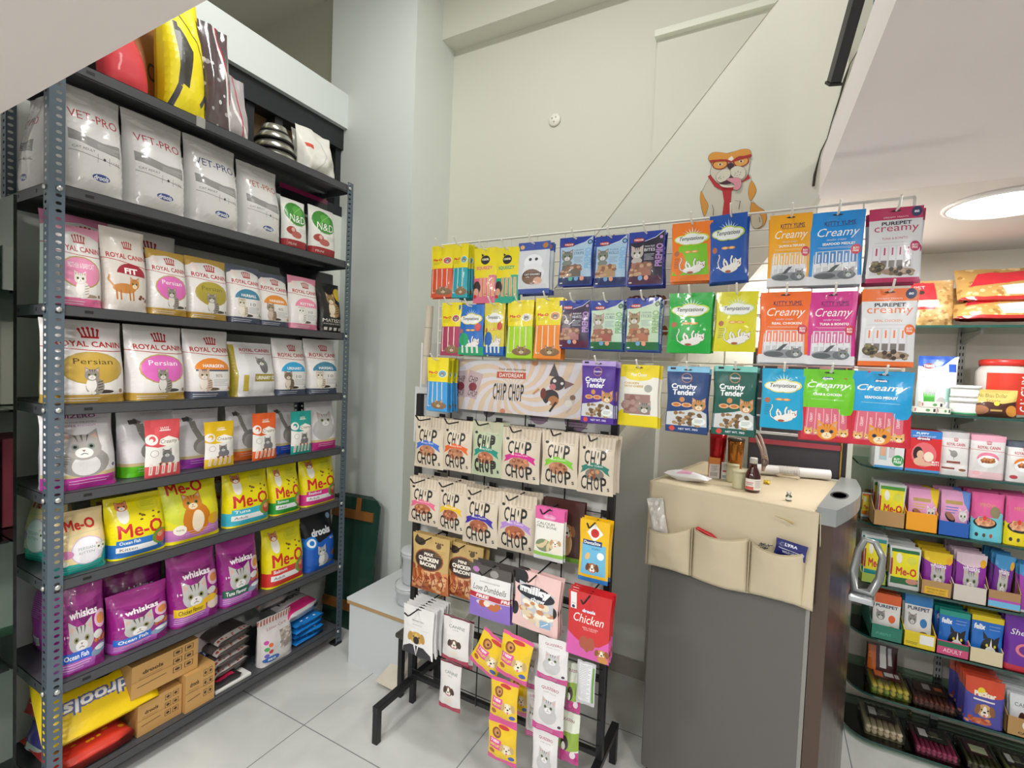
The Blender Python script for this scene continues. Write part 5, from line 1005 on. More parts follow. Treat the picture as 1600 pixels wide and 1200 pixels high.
HG('treat_pouch','yellow and coral stick treat pouch at the top left end of the wire grid',S_('#d9542c','#d84a4a'),'#d9542c',(673,381,707,465),2)
HG('treat_pouch','yellow and teal stick treat pouch second along the top grid row',S_('#1fa3b0','#3fb0c0',3),'#1f98a8',(706,379,730,465),6,roll=0)
HG('treat_pouch','yellow and pink squeeze treat pouch on the top grid row',squeezy('#dd6a8c'),'#dd6a8c',(739,385,775,474),2)
HG('treat_pouch','yellow and green squeeze treat pouch on the top grid row',squeezy('#23a88c'),'#23a88c',(773,384,810,474),2)
HG('treat_pouch','white pouch with blue bands and a ghostly white cat face on the top row',catlover(),'#d5d8de',(808,375,858,459),3)
PB='#1f3a9c'
HG('treat_pouch','blue pouch with pale blue panel and grey strips, left of the blue top row',premio('#a8c4dc','#1d2c60','#6d6258','#7a8078','#7fb4dc','CRISPY','STRIPS',False,('#5fb8a0','#7aa8d8','#e8a088')),PB,(872,367,925,447),3)
HG('treat_pouch','blue pouch with pale blue panel and beige pieces, centre of the blue top row',premio('#a4c2dc','#1d2c60','#b08f68','#7a8078','#7fb4dc','TUNA','ROLLS',False),PB,(928,365,979,448),2)
HG('treat_pouch','blue and maroon pouch with tall lilac letters on the top grid row',premio('#2a2538','#4a1e3c','#a06a58','#b8b0ac','#b48ac8','DUCK FILET','BITES'),PB,(980,358,1037,447),4)
HG('treat_pouch','orange pouch with white cloud lettering and a dog-like cartoon cat, top grid row',tempt('#ec7a1e','#c8d84a','#7ac41f'),'#e8741c',(1049,343,1112,440),3)
HG('treat_pouch','deep blue pouch with white cloud lettering on the top grid row',tempt('#1450a8','#b8cc3a'),'#1450a8',(1111,330,1170,440),4,roll=-.04)
HG('treat_pouch','golden yellow creamy stick pouch with white script on the top grid row',kitty('#eda514','SALMON & TRIPUNCH','#eebb62'),'#e9a218',(1201,330,1268,448),3)
HG('treat_pouch','sky blue creamy stick pouch with white script on the top grid row',kitty('#1488d4','SEAFOOD MEDLEY','#4a86c4'),'#1488d4',(1264,325,1350,446),4)
HG('treat_pouch','white and crimson creamy pouch at the top right end of the wire grid',purepet('#b8285c','TUNA & BONITO'),'#c2c0c8',(1356,319,1441,442),4)
# row 2
HG('treat_pouch','yellow and crimson stick treat pouch at the left end of the second grid row',S_('#a83a5c','#a8304c',3),'#a83a5c',(688,472,719,556),2)
HG('treat_pouch','blue and green stick pouch with cloud lettering on the second grid row',tstick('#1f6cc0','#1fa06a'),'#1fa06a',(715,475,755,555),2)
HG('treat_pouch','yellow and blue stick pouch with cloud lettering on the second grid row',tstick('#d8c83a','#1f62b0'),'#1f62b0',(755,472,787,555),3)
HG('treat_pouch','yellow and lime stick treat pouch on the second grid row',S_('#a6d41c','#d8e0d8',4),'#c8601c',(791,468,832,560),5)
HG('treat_pouch','yellow and orange stick treat pouch on the second grid row',S_('#ec8a2c','#e89a5a'),'#e0761c',(834,464,877,561),4)
HG('treat_pouch','blue and maroon pouch with pinkish hearts on the second grid row',premio('#3a2a48','#5a1e3c','#b07a78','#7a7078','#b48ac8','BEEF','HEARTS'),PB,(872,468,921,545),3)
HG('treat_pouch','blue and green pouch with reddish cubes on the second grid row',premio('#c0d8c0','#1f6a3a','#a05a4a','#a89a8a','#7fb07a','CHEESE CHICKEN','CUBES',False),PB,(921,468,974,548),2)
HG('treat_pouch','blue and green pouch with brown sticks on the second grid row',premio('#c0d8b8','#1f6a3a','#b0704e','#9a8466','#8fb47a','CHICKEN MINI','STICKS',False),PB,(977,464,1032,549),3)
HG('treat_pouch','bright green pouch with white cloud lettering on the second grid row',tempt('#16a83a','#c8d84a'),'#14a038',(1043,456,1112,552),3)
HG('treat_pouch','lemon yellow pouch with white cloud lettering on the second grid row',tempt('#d6d012','#c8d878'),'#d2cc14',(1117,454,1183,550),2)
HG('treat_pouch','bright orange creamy stick pouch with white script on the second grid row',kitty('#ec6a18','REAL CHICKEN','#ee8660'),'#e8671a',(1187,454,1266,568),3)
HG('treat_pouch','magenta creamy stick pouch with white script on the second grid row',kitty('#cc2c88','TUNA & BONITO','#d06a9a'),'#c82c86',(1262,454,1339,571),4)
HG('treat_pouch','white and orange creamy pouch at the right end of the second grid row',purepet('#e8702c','REAL CHICKEN'),'#c2c0c8',(1344,449,1432,573),4)
# row 3
HG('treat_pouch','yellow and light blue stick treat pouch left of the header board',S_('#3f9ad8','#5aa8d0'),'#3f9ad8',(666,558,699,644),5,yf=1.48)
HG('treat_pouch','purple crunchy treat pouch with tabby kitten at the right of the header board',crunchy('#4f2a90','#b8a0dc'),'#4f2a90',(908,563,960,664),4,yf=1.46)
HG('treat_pouch','yellow and white pouch with brown meat window right of the purple one',yellowtreat(),'#dcc422',(966,569,1029,669),3)
HG('treat_pouch','navy crunchy treat pouch with pale blue header and tabby kitten',crunchy('#1d3f74','#86c4e4'),'#1d3f74',(1041,572,1107,679),3,side='#6a1f34')
HG('treat_pouch','dark green crunchy treat pouch with mint header and tabby kitten',crunchy('#12564a','#7cc8bc'),'#12564a',(1115,571,1181,684),4)
HG('treat_pouch','turquoise pouch with white cloud lettering on the third grid row',tempt('#14a0cc','#dcd86a'),'#149cc8',(1189,575,1257,673),2)
HG('treat_pouch','lime green and red creamy pouch with kitten faces on the third grid row',dcreamy('#6cc41c','CRAB & CHICKEN'),'#c22438',(1254,576,1337,693),3,crinkle=.005,rough=.2,coat=.6)
HG('treat_pouch','sky blue and red creamy pouch with kitten faces at the right of the third row',dcreamy('#1c9ad4','SEAFOOD MEDLEY'),'#c22438',(1330,579,1427,702),3,crinkle=.005,rough=.2,coat=.6)

# ================================================================ POUCHES ON THE BLACK STAND
def HS(name,label,art,base,r,n=3,yf=1.475,**k): 
    k.setdefault('hm',BK); return HG(name,label,art,base,r,n,yf,parent=stand,y0=YSD-.012,tipy=k.pop('tipy',yf-.075),**k)
CB='#cdbfab'
CH=[('blue','#3f6fc8','Chicken Slices',(645,650,691,736)),('orange','#e0662c','Chicken Bone',(689,655,735,741)),('magenta','#cc2a86','Dry Chicken Strips',(781,667,842,759)),('lime green','#7ec43a','Diced Chicken',(844,672,902,767)),('teal','#2f7a6c','Liver Cubes',(901,680,958,778))]
for i,(l,c,tx,r) in enumerate(CH): HS('treat_pouch','beige tall-lettered dog treat pouch with %s ribbon on the first stand row'%l,chipchop(c,tx,shape=i,food='#b07a5a' if l!='teal' else '#7a7468'),CB,r,3 if i!=1 else 2,D=.026,crinkle=.004,sp=.027,yf=1.49)
HS('treat_pouch','pale green tall-lettered dog treat pouch with a dark teal ribbon on the first stand row',chipchop('#1a8a78','CHICKEN',base='#b4bfa0',fat=True,food='#b0684a'),'#b4bfa0',(735,657,783,749),3,D=.026,crinkle=.004,sp=.027,yf=1.49)
CH=[('pink','#dc6a8c','Chicken Strip',(636,744,684,826)),('yellow','#e6bc20','Chicken Coins',(682,750,725,838)),('indigo','#3a2a9a','Chicken Munchies',(721,760,776,860)),('lilac','#b08ad0','Fish Twists',(775,768,836,871))]
for i,(l,c,tx,r) in enumerate(CH): HS('treat_pouch','beige tall-lettered dog treat pouch with %s ribbon on the second stand row'%l,chipchop(c,tx,shape=i+7,food='#a8603f'),CB,r,3,D=.026,crinkle=.004,sp=.027,yf=1.49)
HS('treat_pouch','pink topped milk bone pouch on the second stand row',calcium(),'#dcdad4',(834,790,880,882),2)
HS('treat_pouch','dark brown dog treat packs hanging behind the pink topped pouch',brownpack(),'#4a2a26',(846,776,912,884),2,yf=1.54,hk=False,tipy=1.46)
HS('treat_pouch','yellow and blue dental stick pouch with a puppy near the right stand post',dentastix(),'#e4b41c',(904,810,951,917),3)
HS('treat_pouch','tan bacon strip pouch with a black oval, left on the third stand row',bacon('MAX'),'#b8985c',(640,832,698,936),3,D=.035)
HS('treat_pouch','tan bacon strip pouch with a black oval, half hidden by the white and violet pouch',bacon('MINI'),'#b8985c',(692,845,750,946),3,D=.035,yf=1.50)
HS('treat_pouch','grey white and violet dumbbell chew pouch with a red free band',dumbbells(),'#5a5452',(733,879,798,980),4,yf=1.44)
HS('treat_pouch','pale pink milky chew pouch with bold black and white lettering',milky(),'#e0bfbc',(800,888,872,999),3,yf=1.43,roll=.05)
HS('treat_pouch','red and pink chicken treat pouch with a golden dog near the right stand post',dchicken(),'#c42a2e',(885,920,953,1042),4,yf=1.42)
HS('treat_pouch','white pouch with a golden dog in a suit, lowest on the left of the stand',labrador(),'#dedddd',(628,942,676,1036),7,yf=1.42,sp=.017)
def strip(label,art,base,rects,yf,cat='treat strip',n=1):
    t=None
    for i,r in enumerate(rects):
        x0,y_0,x1,y_1=r[:4]; xm=(x0+x1)/2; a=on(x0,(y_0+y_1)/2,1,yf); b=on(x1,(y_0+y_1)/2,1,yf); W=b[0]-a[0]; xc=(a[0]+b[0])/2; zt=zat(y_0,xc,yf); zb=zat(y_1,xc,yf)
        if t is None: t=empty('treat_strip',(xc,yf,zt)); tag(t,label,cat)
        me=bagmesh(W,zt-zb,.022,art,base,shape='pouch',seed=i+5,crinkle=.005,rough=.22,coat=.4); o=bpy.data.objects.new('sachet',me); COL.objects.link(o); o.parent=t; o.location=(xc-t.location.x,0.0,zb-t.location.z); o.rotation_euler=(0,r[4] if len(r)>4 else 0,0)
    return t
strip('strip of white dog cream sachets with crimson edges hanging low left on the stand',canine(),'#dcd9d7',[(692,964,733,1034),(687,1034,720,1108)],1.46)
strip('second strip of white dog cream sachets behind the first on the stand',canine(),'#d4d2d0',[(702,966,740,1040)],1.50)
strip('strip of yellow and pink biscuit sachets hanging down the middle of the stand',pedigree(),'#e2bc1c',[(776,990,824,1060,.15),(766,1062,809,1128),(763,1128,808,1190)],1.43)
strip('short yellow and pink sachet strip tilted left of the long one',pedigree(),'#e2bc1c',[(732,982,776,1046,.42)],1.45)
strip('yellow and pink sachet strip hanging behind the long middle one',pedigree(),'#d84a90',[(792,1000,830,1050),(796,1052,826,1116)],1.52)
strip('strip of white and magenta cat sachets right of the yellow strip',quiz(),'#dcd9da',[(840,998,888,1064),(833,1064,882,1144),(832,1144,872,1218)],1.43)
strip('second strip of white and magenta sachets turned sideways behind the first',quiz(),'#b8b4b8',[(824,1004,842,1076),(822,1076,842,1150)],1.50)
strip('green and magenta sachet strip near the right stand post',quizgreen(),'#d0d6b8',[(884,1036,908,1112),(872,1112,905,1190)],1.47)
strip('silver backed sachet strip with small print beside the right stand post',silverback(),'#c6c8cc',[(901,1034,930,1100)],1.45)
strip('pale sachet strip with pink print behind the milky chew pouch',quiz(),'#cfcccd',[(856,975,886,1040)],1.53)
for z_ in (1040,): pass
# cat sticker + lettering on the wall plane behind the grid
def board(name,label,cat,pts,y,th,m):
    P=[on(px,py,1,y) for px,py in pts]; o=MB().prism([(p[0],p[2]) for p in P],y,y+th).build(name,m); tag(o,label,cat); return o
# white advertising board with holder at the left of the stand, cardboard tube
bd=empty('advert_holder',(-1.2,1.70,1.2)); tag(bd,'white advertising board with small red lettering standing behind the left end of the stand','advert board')
a=on(651,535,1,1.66); b_=on(700,640,1,1.66); z1=a[2]; z0=on(651,755,1,1.66)[2]
me=bagmesh(.19,z1-z0,.006,Art(.4).ell(.55,.97,.34,'#c9ccc8').t('VET-PRO',.5,.86,.75,.07,'#a84a48').t('VET-PRO',.45,.44,.62,.07,'#a84a48').rect(0,0,.04,1,'#eceee9'),'#c2c6c4',shape='box'); o=bpy.data.objects.new('back_board',me); COL.objects.link(o); o.parent=bd; o.location=(a[0]+.09+1.2,0,z0-1.2)
MB().box(a[0]+1.2,-.04,on(651,650,1,1.62)[2]-1.2-.12,a[0]+.18+1.2,-.036,on(651,605,1,1.62)[2]-1.2).build('front_pocket',mat('#d3d7d6',.4),bd)
p0=on(664,600,1,1.63); p1=on(672,478,1,1.63)
t=empty('cardboard_tube',tuple(p0)); tag(t,'pale cardboard tube standing upright beside the advertising board','tube')
v=Vector(p1)-Vector(p0)
MB().tube([(0,0,0),tuple(v)],.0155,16).build('tube',mat('#d6cbb8',.7),t)
for f in (.36,.72): MB().tube([tuple(v*f),tuple(v*(f+.006))],.0162,16).build('joint_ring',mat('#9a8f80',.6),t)

# ================================================================ BULLDOG WALL STICKER (flat vinyl on the stair side)
def sticker():
    q=[]
    def P(pts): 
        r=[]
        for x,y in pts:
            p=on(1050+x/7.5,200+y/7.5,1,1.7195); r.append((p[0],p[2]))
        return r
    L=[]
    def poly(pts,c): L.append((P(pts),c))
    def smooth(pts,k=4):
        out=[];n=len(pts)
        for i in range(n):
            p0,p1,p2,p3=[Vector(pts[(i+j-1)%n]) for j in range(4)]
            for t in range(k):
                t/=k; out.append(tuple(.5*((2*p1)+(-p0+p2)*t+(2*p0-5*p1+4*p2-p3)*t*t+(-p0+3*p1-3*p2+p3)*t**3)))
        return out
    LN='#4a4038'; TAN='#d8963c'; CR_='#cfcab8'; RED='#b8282e'
    def sh(pts,c,o=4):
        s=smooth(pts); cx=sum(p[0] for p in s)/len(s); cy=sum(p[1] for p in s)/len(s)
        big=[(cx+(x-cx)*(1+o/max(20,math.hypot(x-cx,y-cy))),cy+(y-cy)*(1+o/max(20,math.hypot(x-cx,y-cy)))) for x,y in s]
        poly(big,LN); poly(s,c)
    sh([(430,600),(365,720),(335,800),(350,950),(390,1060),(450,1100),(900,1100),(925,860),(960,760),(930,640),(880,540),(500,540)],CR_)
    sh([(900,700),(935,620),(985,720),(960,800),(925,850),(900,810)],TAN); sh([(345,740),(330,820),(350,940),(385,1030),(422,910),(385,830)],TAN)
    sh([(930,880),(1020,930),(1090,980),(1105,1060),(1070,1140),(1000,1180),(925,1100)],TAN); sh([(940,1010),(1030,1020),(1060,1130),(980,1180),(930,1120)],'#c9c2ac')
    poly([(420,570),(450,545),(500,620),(590,690),(700,700),(850,610),(880,540),(905,560),(918,590),(820,640),(700,740),(600,740),(500,690)],RED)
    poly([(590,740),(700,740),(690,860),(706,1000),(700,1060),(585,1060),(610,860)],RED)
    sh([(470,440),(450,530),(490,600),(560,660),(700,690),(820,620),(880,560),(905,440),(880,340),(480,380)],CR_)
    sh([(435,380),(440,320),(500,285),(600,292),(650,300),(740,275),(830,250),(905,258),(925,320),(880,360),(760,380),(690,400),(600,385),(500,400)],TAN)
    sh([(470,390),(640,385),(650,440),(600,475),(520,480),(475,440)],TAN,2); sh([(720,360),(890,330),(900,400),(850,440),(750,450),(715,410)],TAN,2)
    poly([(655,370),(700,330),(725,365),(690,400)],'#e8e2d2')
    for cx,cy,w_,h_ in ((565,430,92,60),(810,395,92,64)):
        n=22; o=[(cx+w_*math.cos(2*PI*i/n),cy+h_*math.sin(2*PI*i/n)-.10*w_*math.cos(2*PI*i/n)) for i in range(n)]; i_=[(cx+(w_-13)*math.cos(2*PI*i/n),cy+(h_-11)*math.sin(2*PI*i/n)-.10*w_*math.cos(2*PI*i/n)) for i in range(n)]
        poly(o,'#9c3028'); poly(i_,'#dda04c')
        poly(smooth([(cx-28,cy+2),(cx,cy-18),(cx+28,cy),(cx,cy+16)]),'#e6dcc8'); poly([(cx+13*math.cos(a*.7),cy+13*math.sin(a*.7)) for a in range(9)],'#5a2a24')
    poly([(440,385),(480,378),(640,372),(700,392),(760,350),(930,310),(938,335),(900,352),(730,400),(690,412),(640,392),(480,402),(455,420)],'#a82a2a')
    poly(smooth([(645,440),(690,412),(730,440),(705,478),(665,480)]),'#3f2430'); poly([(676,470),(686,470),(690,560),(676,560)],LN)
    sh([(690,490),(760,450),(850,480),(860,560),(800,610),(720,580),(690,540)],'#d6d0be',3); sh([(680,500),(600,490),(520,560),(540,630),(610,640),(680,570)],'#d6d0be',3)
    poly(smooth([(560,650),(640,615),(690,570),(730,600),(700,650),(600,665)]),'#4a2030')
    sh([(640,610),(700,590),(800,600),(810,680),(770,730),(720,720),(730,670),(680,635)],'#d8909c',3)
    poly(smooth([(560,665),(650,680),(730,680),(700,702),(600,698)]),'#ddd8c8')
    for x,y in ((545,590),(570,600),(600,580),(560,575),(740,530),(770,515),(790,550),(760,565),(800,525),(730,555)): poly([(x,y),(x+9,y-2),(x+8,y+6),(x,y+7)],LN)
    for l in ([(470,905),(490,960),(485,1030)],[(740,858),(800,862),(785,960)],[(520,700),(550,735),(590,742)],[(1000,1040),(1025,1050),(1030,1110)],[(945,860),(985,905),(1000,915)]):
        pts=l; up=[(x-3,y) for x,y in pts]; dn=[(x+4,y+3) for x,y in reversed(pts)]; poly(up+dn,LN)
    V=[];F_=[];MI=[];cols=[]
    for k,(pts,c) in enumerate(L):
        if c not in cols: cols.append(c)
        y=1.7194-.00012*k; b=len(V); V+=[(x,y,z) for x,z in pts]
        for t in tessellate_polygon([[Vector((x,z,0)) for x,z in pts]]): F_.append(tuple(b+i for i in t)); MI.append(cols.index(c))
    me=bpy.data.meshes.new('wall_sticker'); me.from_pydata(V,[],F_)
    for c in cols: me.materials.append(mat(c,.5))
    me.polygons.foreach_set('material_index',MI); me.update()
    o=bpy.data.objects.new('wall_sticker',me); COL.objects.link(o); tag(o,'vinyl wall sticker of a bulldog wearing red glasses and a red tie','sticker')
sticker()
A=Art(2); A.t('Noko',.5,.5,.9,.8,'#8a2a3a',.03)
me=bagmesh(.09,.03,.001,A,'#d8d4c8',shape='box'); o=bpy.data.objects.new('name_sticker',me); COL.objects.link(o); p=on(955,372,1,1.718); o.location=(p[0],1.7185,p[2]-.015); tag(o,'small red lettered name sticker on the stair side near the top of the grid','sticker')
A=Art(.7)
for x,y,c in ((.3,.75,'#6a3a34'),(.65,.75,'#4a2a2e'),(.45,.4,'#2f2a2c'),(.7,.35,'#7a4a3c')): A.dog(x,y,.13,c)
A.t('cellino',.5,.12,.6,.1,'#a03a44')
me=bagmesh(.2,.26,.002,A,'#d2cec4',shape='box'); o=bpy.data.objects.new('poster',me); COL.objects.link(o); p=on(1010,500,1,1.716); o.location=(p[0],1.7175,p[2]-.13); tag(o,'pale poster with small dog pictures on the stair side behind the grid','poster')
for px,py,lab in ((815,655,'left'),(880,655,'right')):
    A=Art(.6); A.ell(.5,.5,.4,'#7d6a78',.35); A.lines(.2,.8,.7,6,.08,'#cdc8cc',.02)
# ================================================================ FRIDGE
T12=math.radians(-12); FR=empty('fridge',(.143,1.69,0),T12); tag(FR,'grey side of a small single door fridge with a brown steel door','fridge')
FM=Matrix.Translation((.143,1.69,0))@Matrix.Rotation(T12,4,'Z'); FI=FM.inverted()
FH=1.098
def frl(px,py,yl=-.01):
    o_=FI@Vector(CAM); d=(FI.to_3x3())@Vector(ray(px,py)); t=(yl-o_.y)/d.y; return o_+d*t
GRY=mat('#615f5c',.38,noisec=.03,scale=3)
MB().box(-.5,0,.03,0,.57,FH,bev=.006).build('cabinet',GRY,FR)
MB().box(-.005,.0,.05,.006,.57,FH-.005).build('door_gasket',mat('#8a8883',.5),FR)
def bulge(z0,z1,inset=0,x0=.008):
    pts=[(x0,.0+inset)]; n=10
    for i in range(n+1):
        t=i/n; pts.append((.05+.035*math.sin(PI*t)-inset,.0+inset+(.575-2*inset)*t))
    pts.append((x0,.575-inset)); return pts
MB().prism(bulge(0,0),.05,FH-.03,ax=2).build('door',mat('#54453c',.25,metal=.35),FR)
mb=MB()
pts=bulge(0,0,-.006); mb.prism(pts,FH-.03,FH+.02,ax=2); cap=mb.build('door_top_cap',mat('#8f9493',.3),FR)
MB().lathe([(.03,0),(.031,.001),(.024,-.0)],T=Matrix.Translation((.04,.22,FH+.0205))@Matrix.Diagonal((.8,1.9,1,1))).build('cap_recess',mat('#3a3d3e',.3),FR)
hd=[]
for px,py,yy in ((1334,922,.05),(1360,926,.05),(1374,905,.06),(1379,872,.07),(1368,848,.08),(1352,843,.08),(1341,860,.08),(1335,892,.06)):
    p=frl(px,py,yy); hd.append((p.x,p.y,p.z))
MB().tube(hd,[.012,.013,.0105,.0095,.009,.0095,.010,.011],12,closed=True).build('handle',mat('#8c8f8e',.25,metal=.5),FR)
p=frl(1334,928,.045); MB().box(p.x-.012,p.y-.03,p.z-.013,p.x+.05,p.y+.02,p.z+.008,bev=.006).build('handle_base',mat('#c2c6ca',.12,metal=.9),FR)
for x,y in ((-.47,.03),(-.03,.03),(-.47,.54),(-.03,.54)): MB().lathe([(.018,0),(.02,.03)],c=(x,y,0),n=12).build('foot',BK,FR)
CL=mat('#c8bb9f',.75,noisec=.04,scale=5,bump=.15); 
cv=empty('fridge_cover',(.143,1.69,0),T12); tag(cv,'cream cloth fridge cover with three front pockets and a small stain','cover')
def sheet(fn,nu,nv,name,m,parent,th=.0015):
    V=[];F_=[]
    for j in range(nv+1):
        for i in range(nu+1): V.append(fn(i/nu,j/nv))
    for j in range(nv):
        for i in range(nu): F_.append((j*(nu+1)+i,j*(nu+1)+i+1,(j+1)*(nu+1)+i+1,(j+1)*(nu+1)+i))
    me=bpy.data.meshes.new(name); me.from_pydata(V,[],F_); me.materials.append(m); me.polygons.foreach_set('use_smooth',[True]*len(F_))
    o=bpy.data.objects.new(name,me); COL.objects.link(o); o.parent=parent; s=o.modifiers.new('s','SOLIDIFY'); s.thickness=th; return o
nz=lambda x,y,s=1:noise.noise(Vector((x*s,y*s,3.3)))
sheet(lambda u,v:(-.51+.525*u,-.008+.575*v,FH+.003+.002*abs(nz(u,v,5))+(.006*max(0,1-((u-.88)**2+(v-.75)**2)*30))),24,24,'top_sheet',CL,cv)
bl=frl(1012,880); br=frl(1265,951); 
bot=lambda u: bl.z+(br.z-bl.z)*u+.006*math.sin(u*9.4)
def fold(u,v): return -.010-.010*v-.006*abs(nz(u*7,v*1.2))*(1-abs(2*v-1)*.4)-.004*math.sin(u*14)*v
sheet(lambda u,v:(-.512+.527*u,fold(u,v),FH+.004+(bot(u)-FH-.004)*v),40,24,'front_apron',CL,cv)
sheet(lambda u,v:(.0165+.004*v,-.01+.55*u,FH+.004-(.10 if u<.9 else .02)*v*(1-.75*u)),12,6,'side_skirt',CL,cv)
sheet(lambda u,v:(-.513-.004*v,-.01+.56*u,FH+.004-.05*v),12,4,'side_skirt',CL,cv)
us_=[(frl(px,860).x) for px in (1013,1083,1173,1262)]
tops=[(822,826,824),(822,838,840),(843,860,864)]
for k in range(3):
    x0,x1=us_[k]+.004,us_[k+1]-.004; zl=frl(1013+ (0,70,160)[k],tops[k][0]).z; zr=frl((1083,1173,1262)[k],tops[k][2]).z
    def pk(u,v,x0=x0,x1=x1,zl=zl,zr=zr,k=k):
        x=x0+(x1-x0)*u; zt=zl+(zr-zl)*u-.013*math.sin(PI*u); uu=(x+.512)/.527; zb=bot(uu)+.002; b=math.sin(PI*u)**.6
        return (x,-.022-b*(.030*(1-v)**.8+.006)-.004*abs(nz(u*5+k,v*4)),zt+(zb-zt)*v)
    sheet(pk,18,16,'pocket',CL,cv,.002)
    MB().tube([pk(i/14,0) for i in range(15)],.0028,6).build('pocket_hem',mat('#b8ab8d',.8),cv)
for k in (1,2):
    MB().tube([(us_[k],-.03,frl(1013+(0,70,160)[k],(0,822,843)[k]).z),(us_[k],-.026,bot((us_[k]+.512)/.527)+.004)],.0022,6).build('seam',mat('#b3a68a',.8),cv)
# stain on the cover: a brown smear
s0=frl(1211,806,-.03); s1=frl(1240,818,-.03)
MB().tube([tuple(s0),((s0.x+s1.x)/2,-.0305,(s0.z+s1.z)/2+.002),tuple(s1)],[.0008,.0015,.0045],6).build('stain',mat('#b09a68',.8),cv)
ZF=FH+.0045
def ftop(px,py,z=ZF): return on(px,py,2,z)
def lath(name,label,cat,px,py,parts,dy=0):
    p=ftop(px,py); t=empty(name,(p[0],p[1]+dy,ZF)); tag(t,label,cat)
    for pn,prof,m,n in parts: MB().lathe(prof,n=n).build(pn,m,t)
    return t
amb=mat('#3a120c',.06,coat=.8)
t=lath('syrup_bottle','dark amber glass medicine bottle with white cap and label on the fridge cover','bottle',1175,768,[
 ('glass_body',[(.021,0),(.0245,.004),(.0245,.052),(.023,.062),(.012,.085),(.0105,.100)],amb,28),
 ('cap',[(.0125,.098),(.0125,.115),(.011,.117)],mat('#d8d6d2',.35,metal=.2),28)])
def lab3(t,r,z0,z1,art_cols,a0=-150,a1=-10,n=14):
    for ca,(f0,f1,g0,g1,c) in enumerate(art_cols):
        V=[];F_=[]
        for i in range(n+1):
            a=math.radians(a0+(a1-a0)*(f0+(f1-f0)*i/n)); rr=r+.0003+.0002*ca
            V+=[(rr*math.cos(a),rr*math.sin(a),z0+(z1-z0)*g0),(rr*math.cos(a),rr*math.sin(a),z0+(z1-z0)*g1)]
        F_=[(2*i,2*i+2,2*i+3,2*i+1) for i in range(n)]
        mb=MB() if ca==0 else mb; mb.mi=ca; mb.add(V,F_,True)
    return mb.build('paper_label',[mat(c[4],.5) for c in art_cols],t)
lab3(t,.0245,.010,.047,[(0,1,0,1,'#e4dfdb'),(.02,.5,.02,.3,'#c8584a'),(.04,.48,.62,.68,'#c8403a'),(.04,.44,.5,.54,'#9a5a54'),(.04,.46,.42,.45,'#9a8a84'),(.56,.95,.8,.84,'#9a9894'),(.56,.9,.66,.7,'#9a9894'),(.56,.94,.52,.56,'#9a9894'),(.56,.88,.38,.42,'#9a9894'),(.56,.92,.24,.28,'#9a9894')])
for i,(px,py,h,l) in enumerate(((1144,752,.058,'taller, set back left'),(1154,762,.055,'nearer, beside the amber bottle'))):
    lath('round_tin','pale cream cylindrical tin on the fridge cover, %s'%l,'tin',px,py,[('body',[(.0215,0),(.022,.002),(.022,h),(.0205,h+.002)],mat('#c9c4a0',.45),28),('lid',[(.0225,h-.001),(.0225,h+.006),(.021,h+.008)],mat('#cfcba8',.4),28)])
t=lath('glass_vial','tiny clear glass vial with a metal cap standing alone on the fridge cover','vial',1232,782,[('vial_glass',[(.0085,0),(.009,.002),(.009,.015),(.005,.020),(.005,.023)],glass('#eef4ee',.5),16),('liquid',[(.0078,.001),(.0078,.011)],mat('#d8d8ce',.1),16),('metal_cap',[(.0065,.021),(.0065,.027),(.005,.028)],mat('#b8b8b8',.3,metal=.7),16)])
lab3(t,.009,.004,.012,[(0,1,0,1,'#e6e4dc')],-170,20,8)
def smallbox(name,label,px,py,W,H,D,art,base,rz=0):
    p=ftop(px,py); me=bagmesh(W,H,D,art,base,shape='box',rough=.45); o=bpy.data.objects.new(name,me); COL.objects.link(o); o.location=(p[0],p[1]+D/2,ZF); o.rotation_euler=(0,0,rz); tag(o,label,'box'); return o
smallbox('medicine_box','small white and orange medicine carton standing on the fridge cover',1114,747,.038,.078,.028,Art(.5).rect(0,0,1,.7,'#dedcda').rect(.1,.1,.8,.3,'#b8b4b0').lines(.15,.8,.6,6,.05,'#6a6868',.015),'#e08a3c',.25)
smallbox('medicine_box','slim white medicine carton with a red mark beside the cream tins',1132,749,.03,.062,.024,Art(.5).rect(.15,.45,.6,.55,'#c8343a').rect(.1,.1,.8,.25,'#a8aab4').lines(.15,.8,.9,3,.05,'#9aa0a8',.015),'#e0dfdf',.2)
# wet wipes packet lying at the left
p=ftop(1070,752); o=bag('wipes_packet','white and pink wipes packet lying across the left of the fridge cover','packet',.165,.06,.034,Art(3).poly([(.3,.1),(.62,.1),(.75,.6),(.45,.7)],'#e0a4c4').ell(.25,.75,.06,'#4a8ac8').rect(.75,.2,.85,.5,'#b8c4d4'),'#e2e2e4',(p[0],p[1]-.01,ZF+.018),rz=-.22,tilt=-PI/2,crinkle=.006,shape='pouch')
# yellow crumple, coiled ring
p=ftop(1198,757); me=bagmesh(.022,.014,.014,None,'#e2c31c',shape='stand',crinkle=.006,seed=3); o=bpy.data.objects.new('yellow_wrapper',me); COL.objects.link(o); o.location=(p[0],p[1]+.01,ZF); tag(o,'small crumpled yellow wrapper behind the amber bottle','wrapper')
p=ftop(1231,748); b=MB(); 
for k in range(3): b.tube([(.04*(1-.06*k)*math.cos(a*.3),.022*(1-.06*k)*math.sin(a*.3),.002+.002*k) for a in range(21)],.0018,6,closed=True)
o=b.build('coiled_cord',mat('#c9bda2',.6),loc=(p[0],p[1],ZF)); o.location.z+=.007; tag(o,'thin coiled cord lying on the cover in front of the white roll','cord')
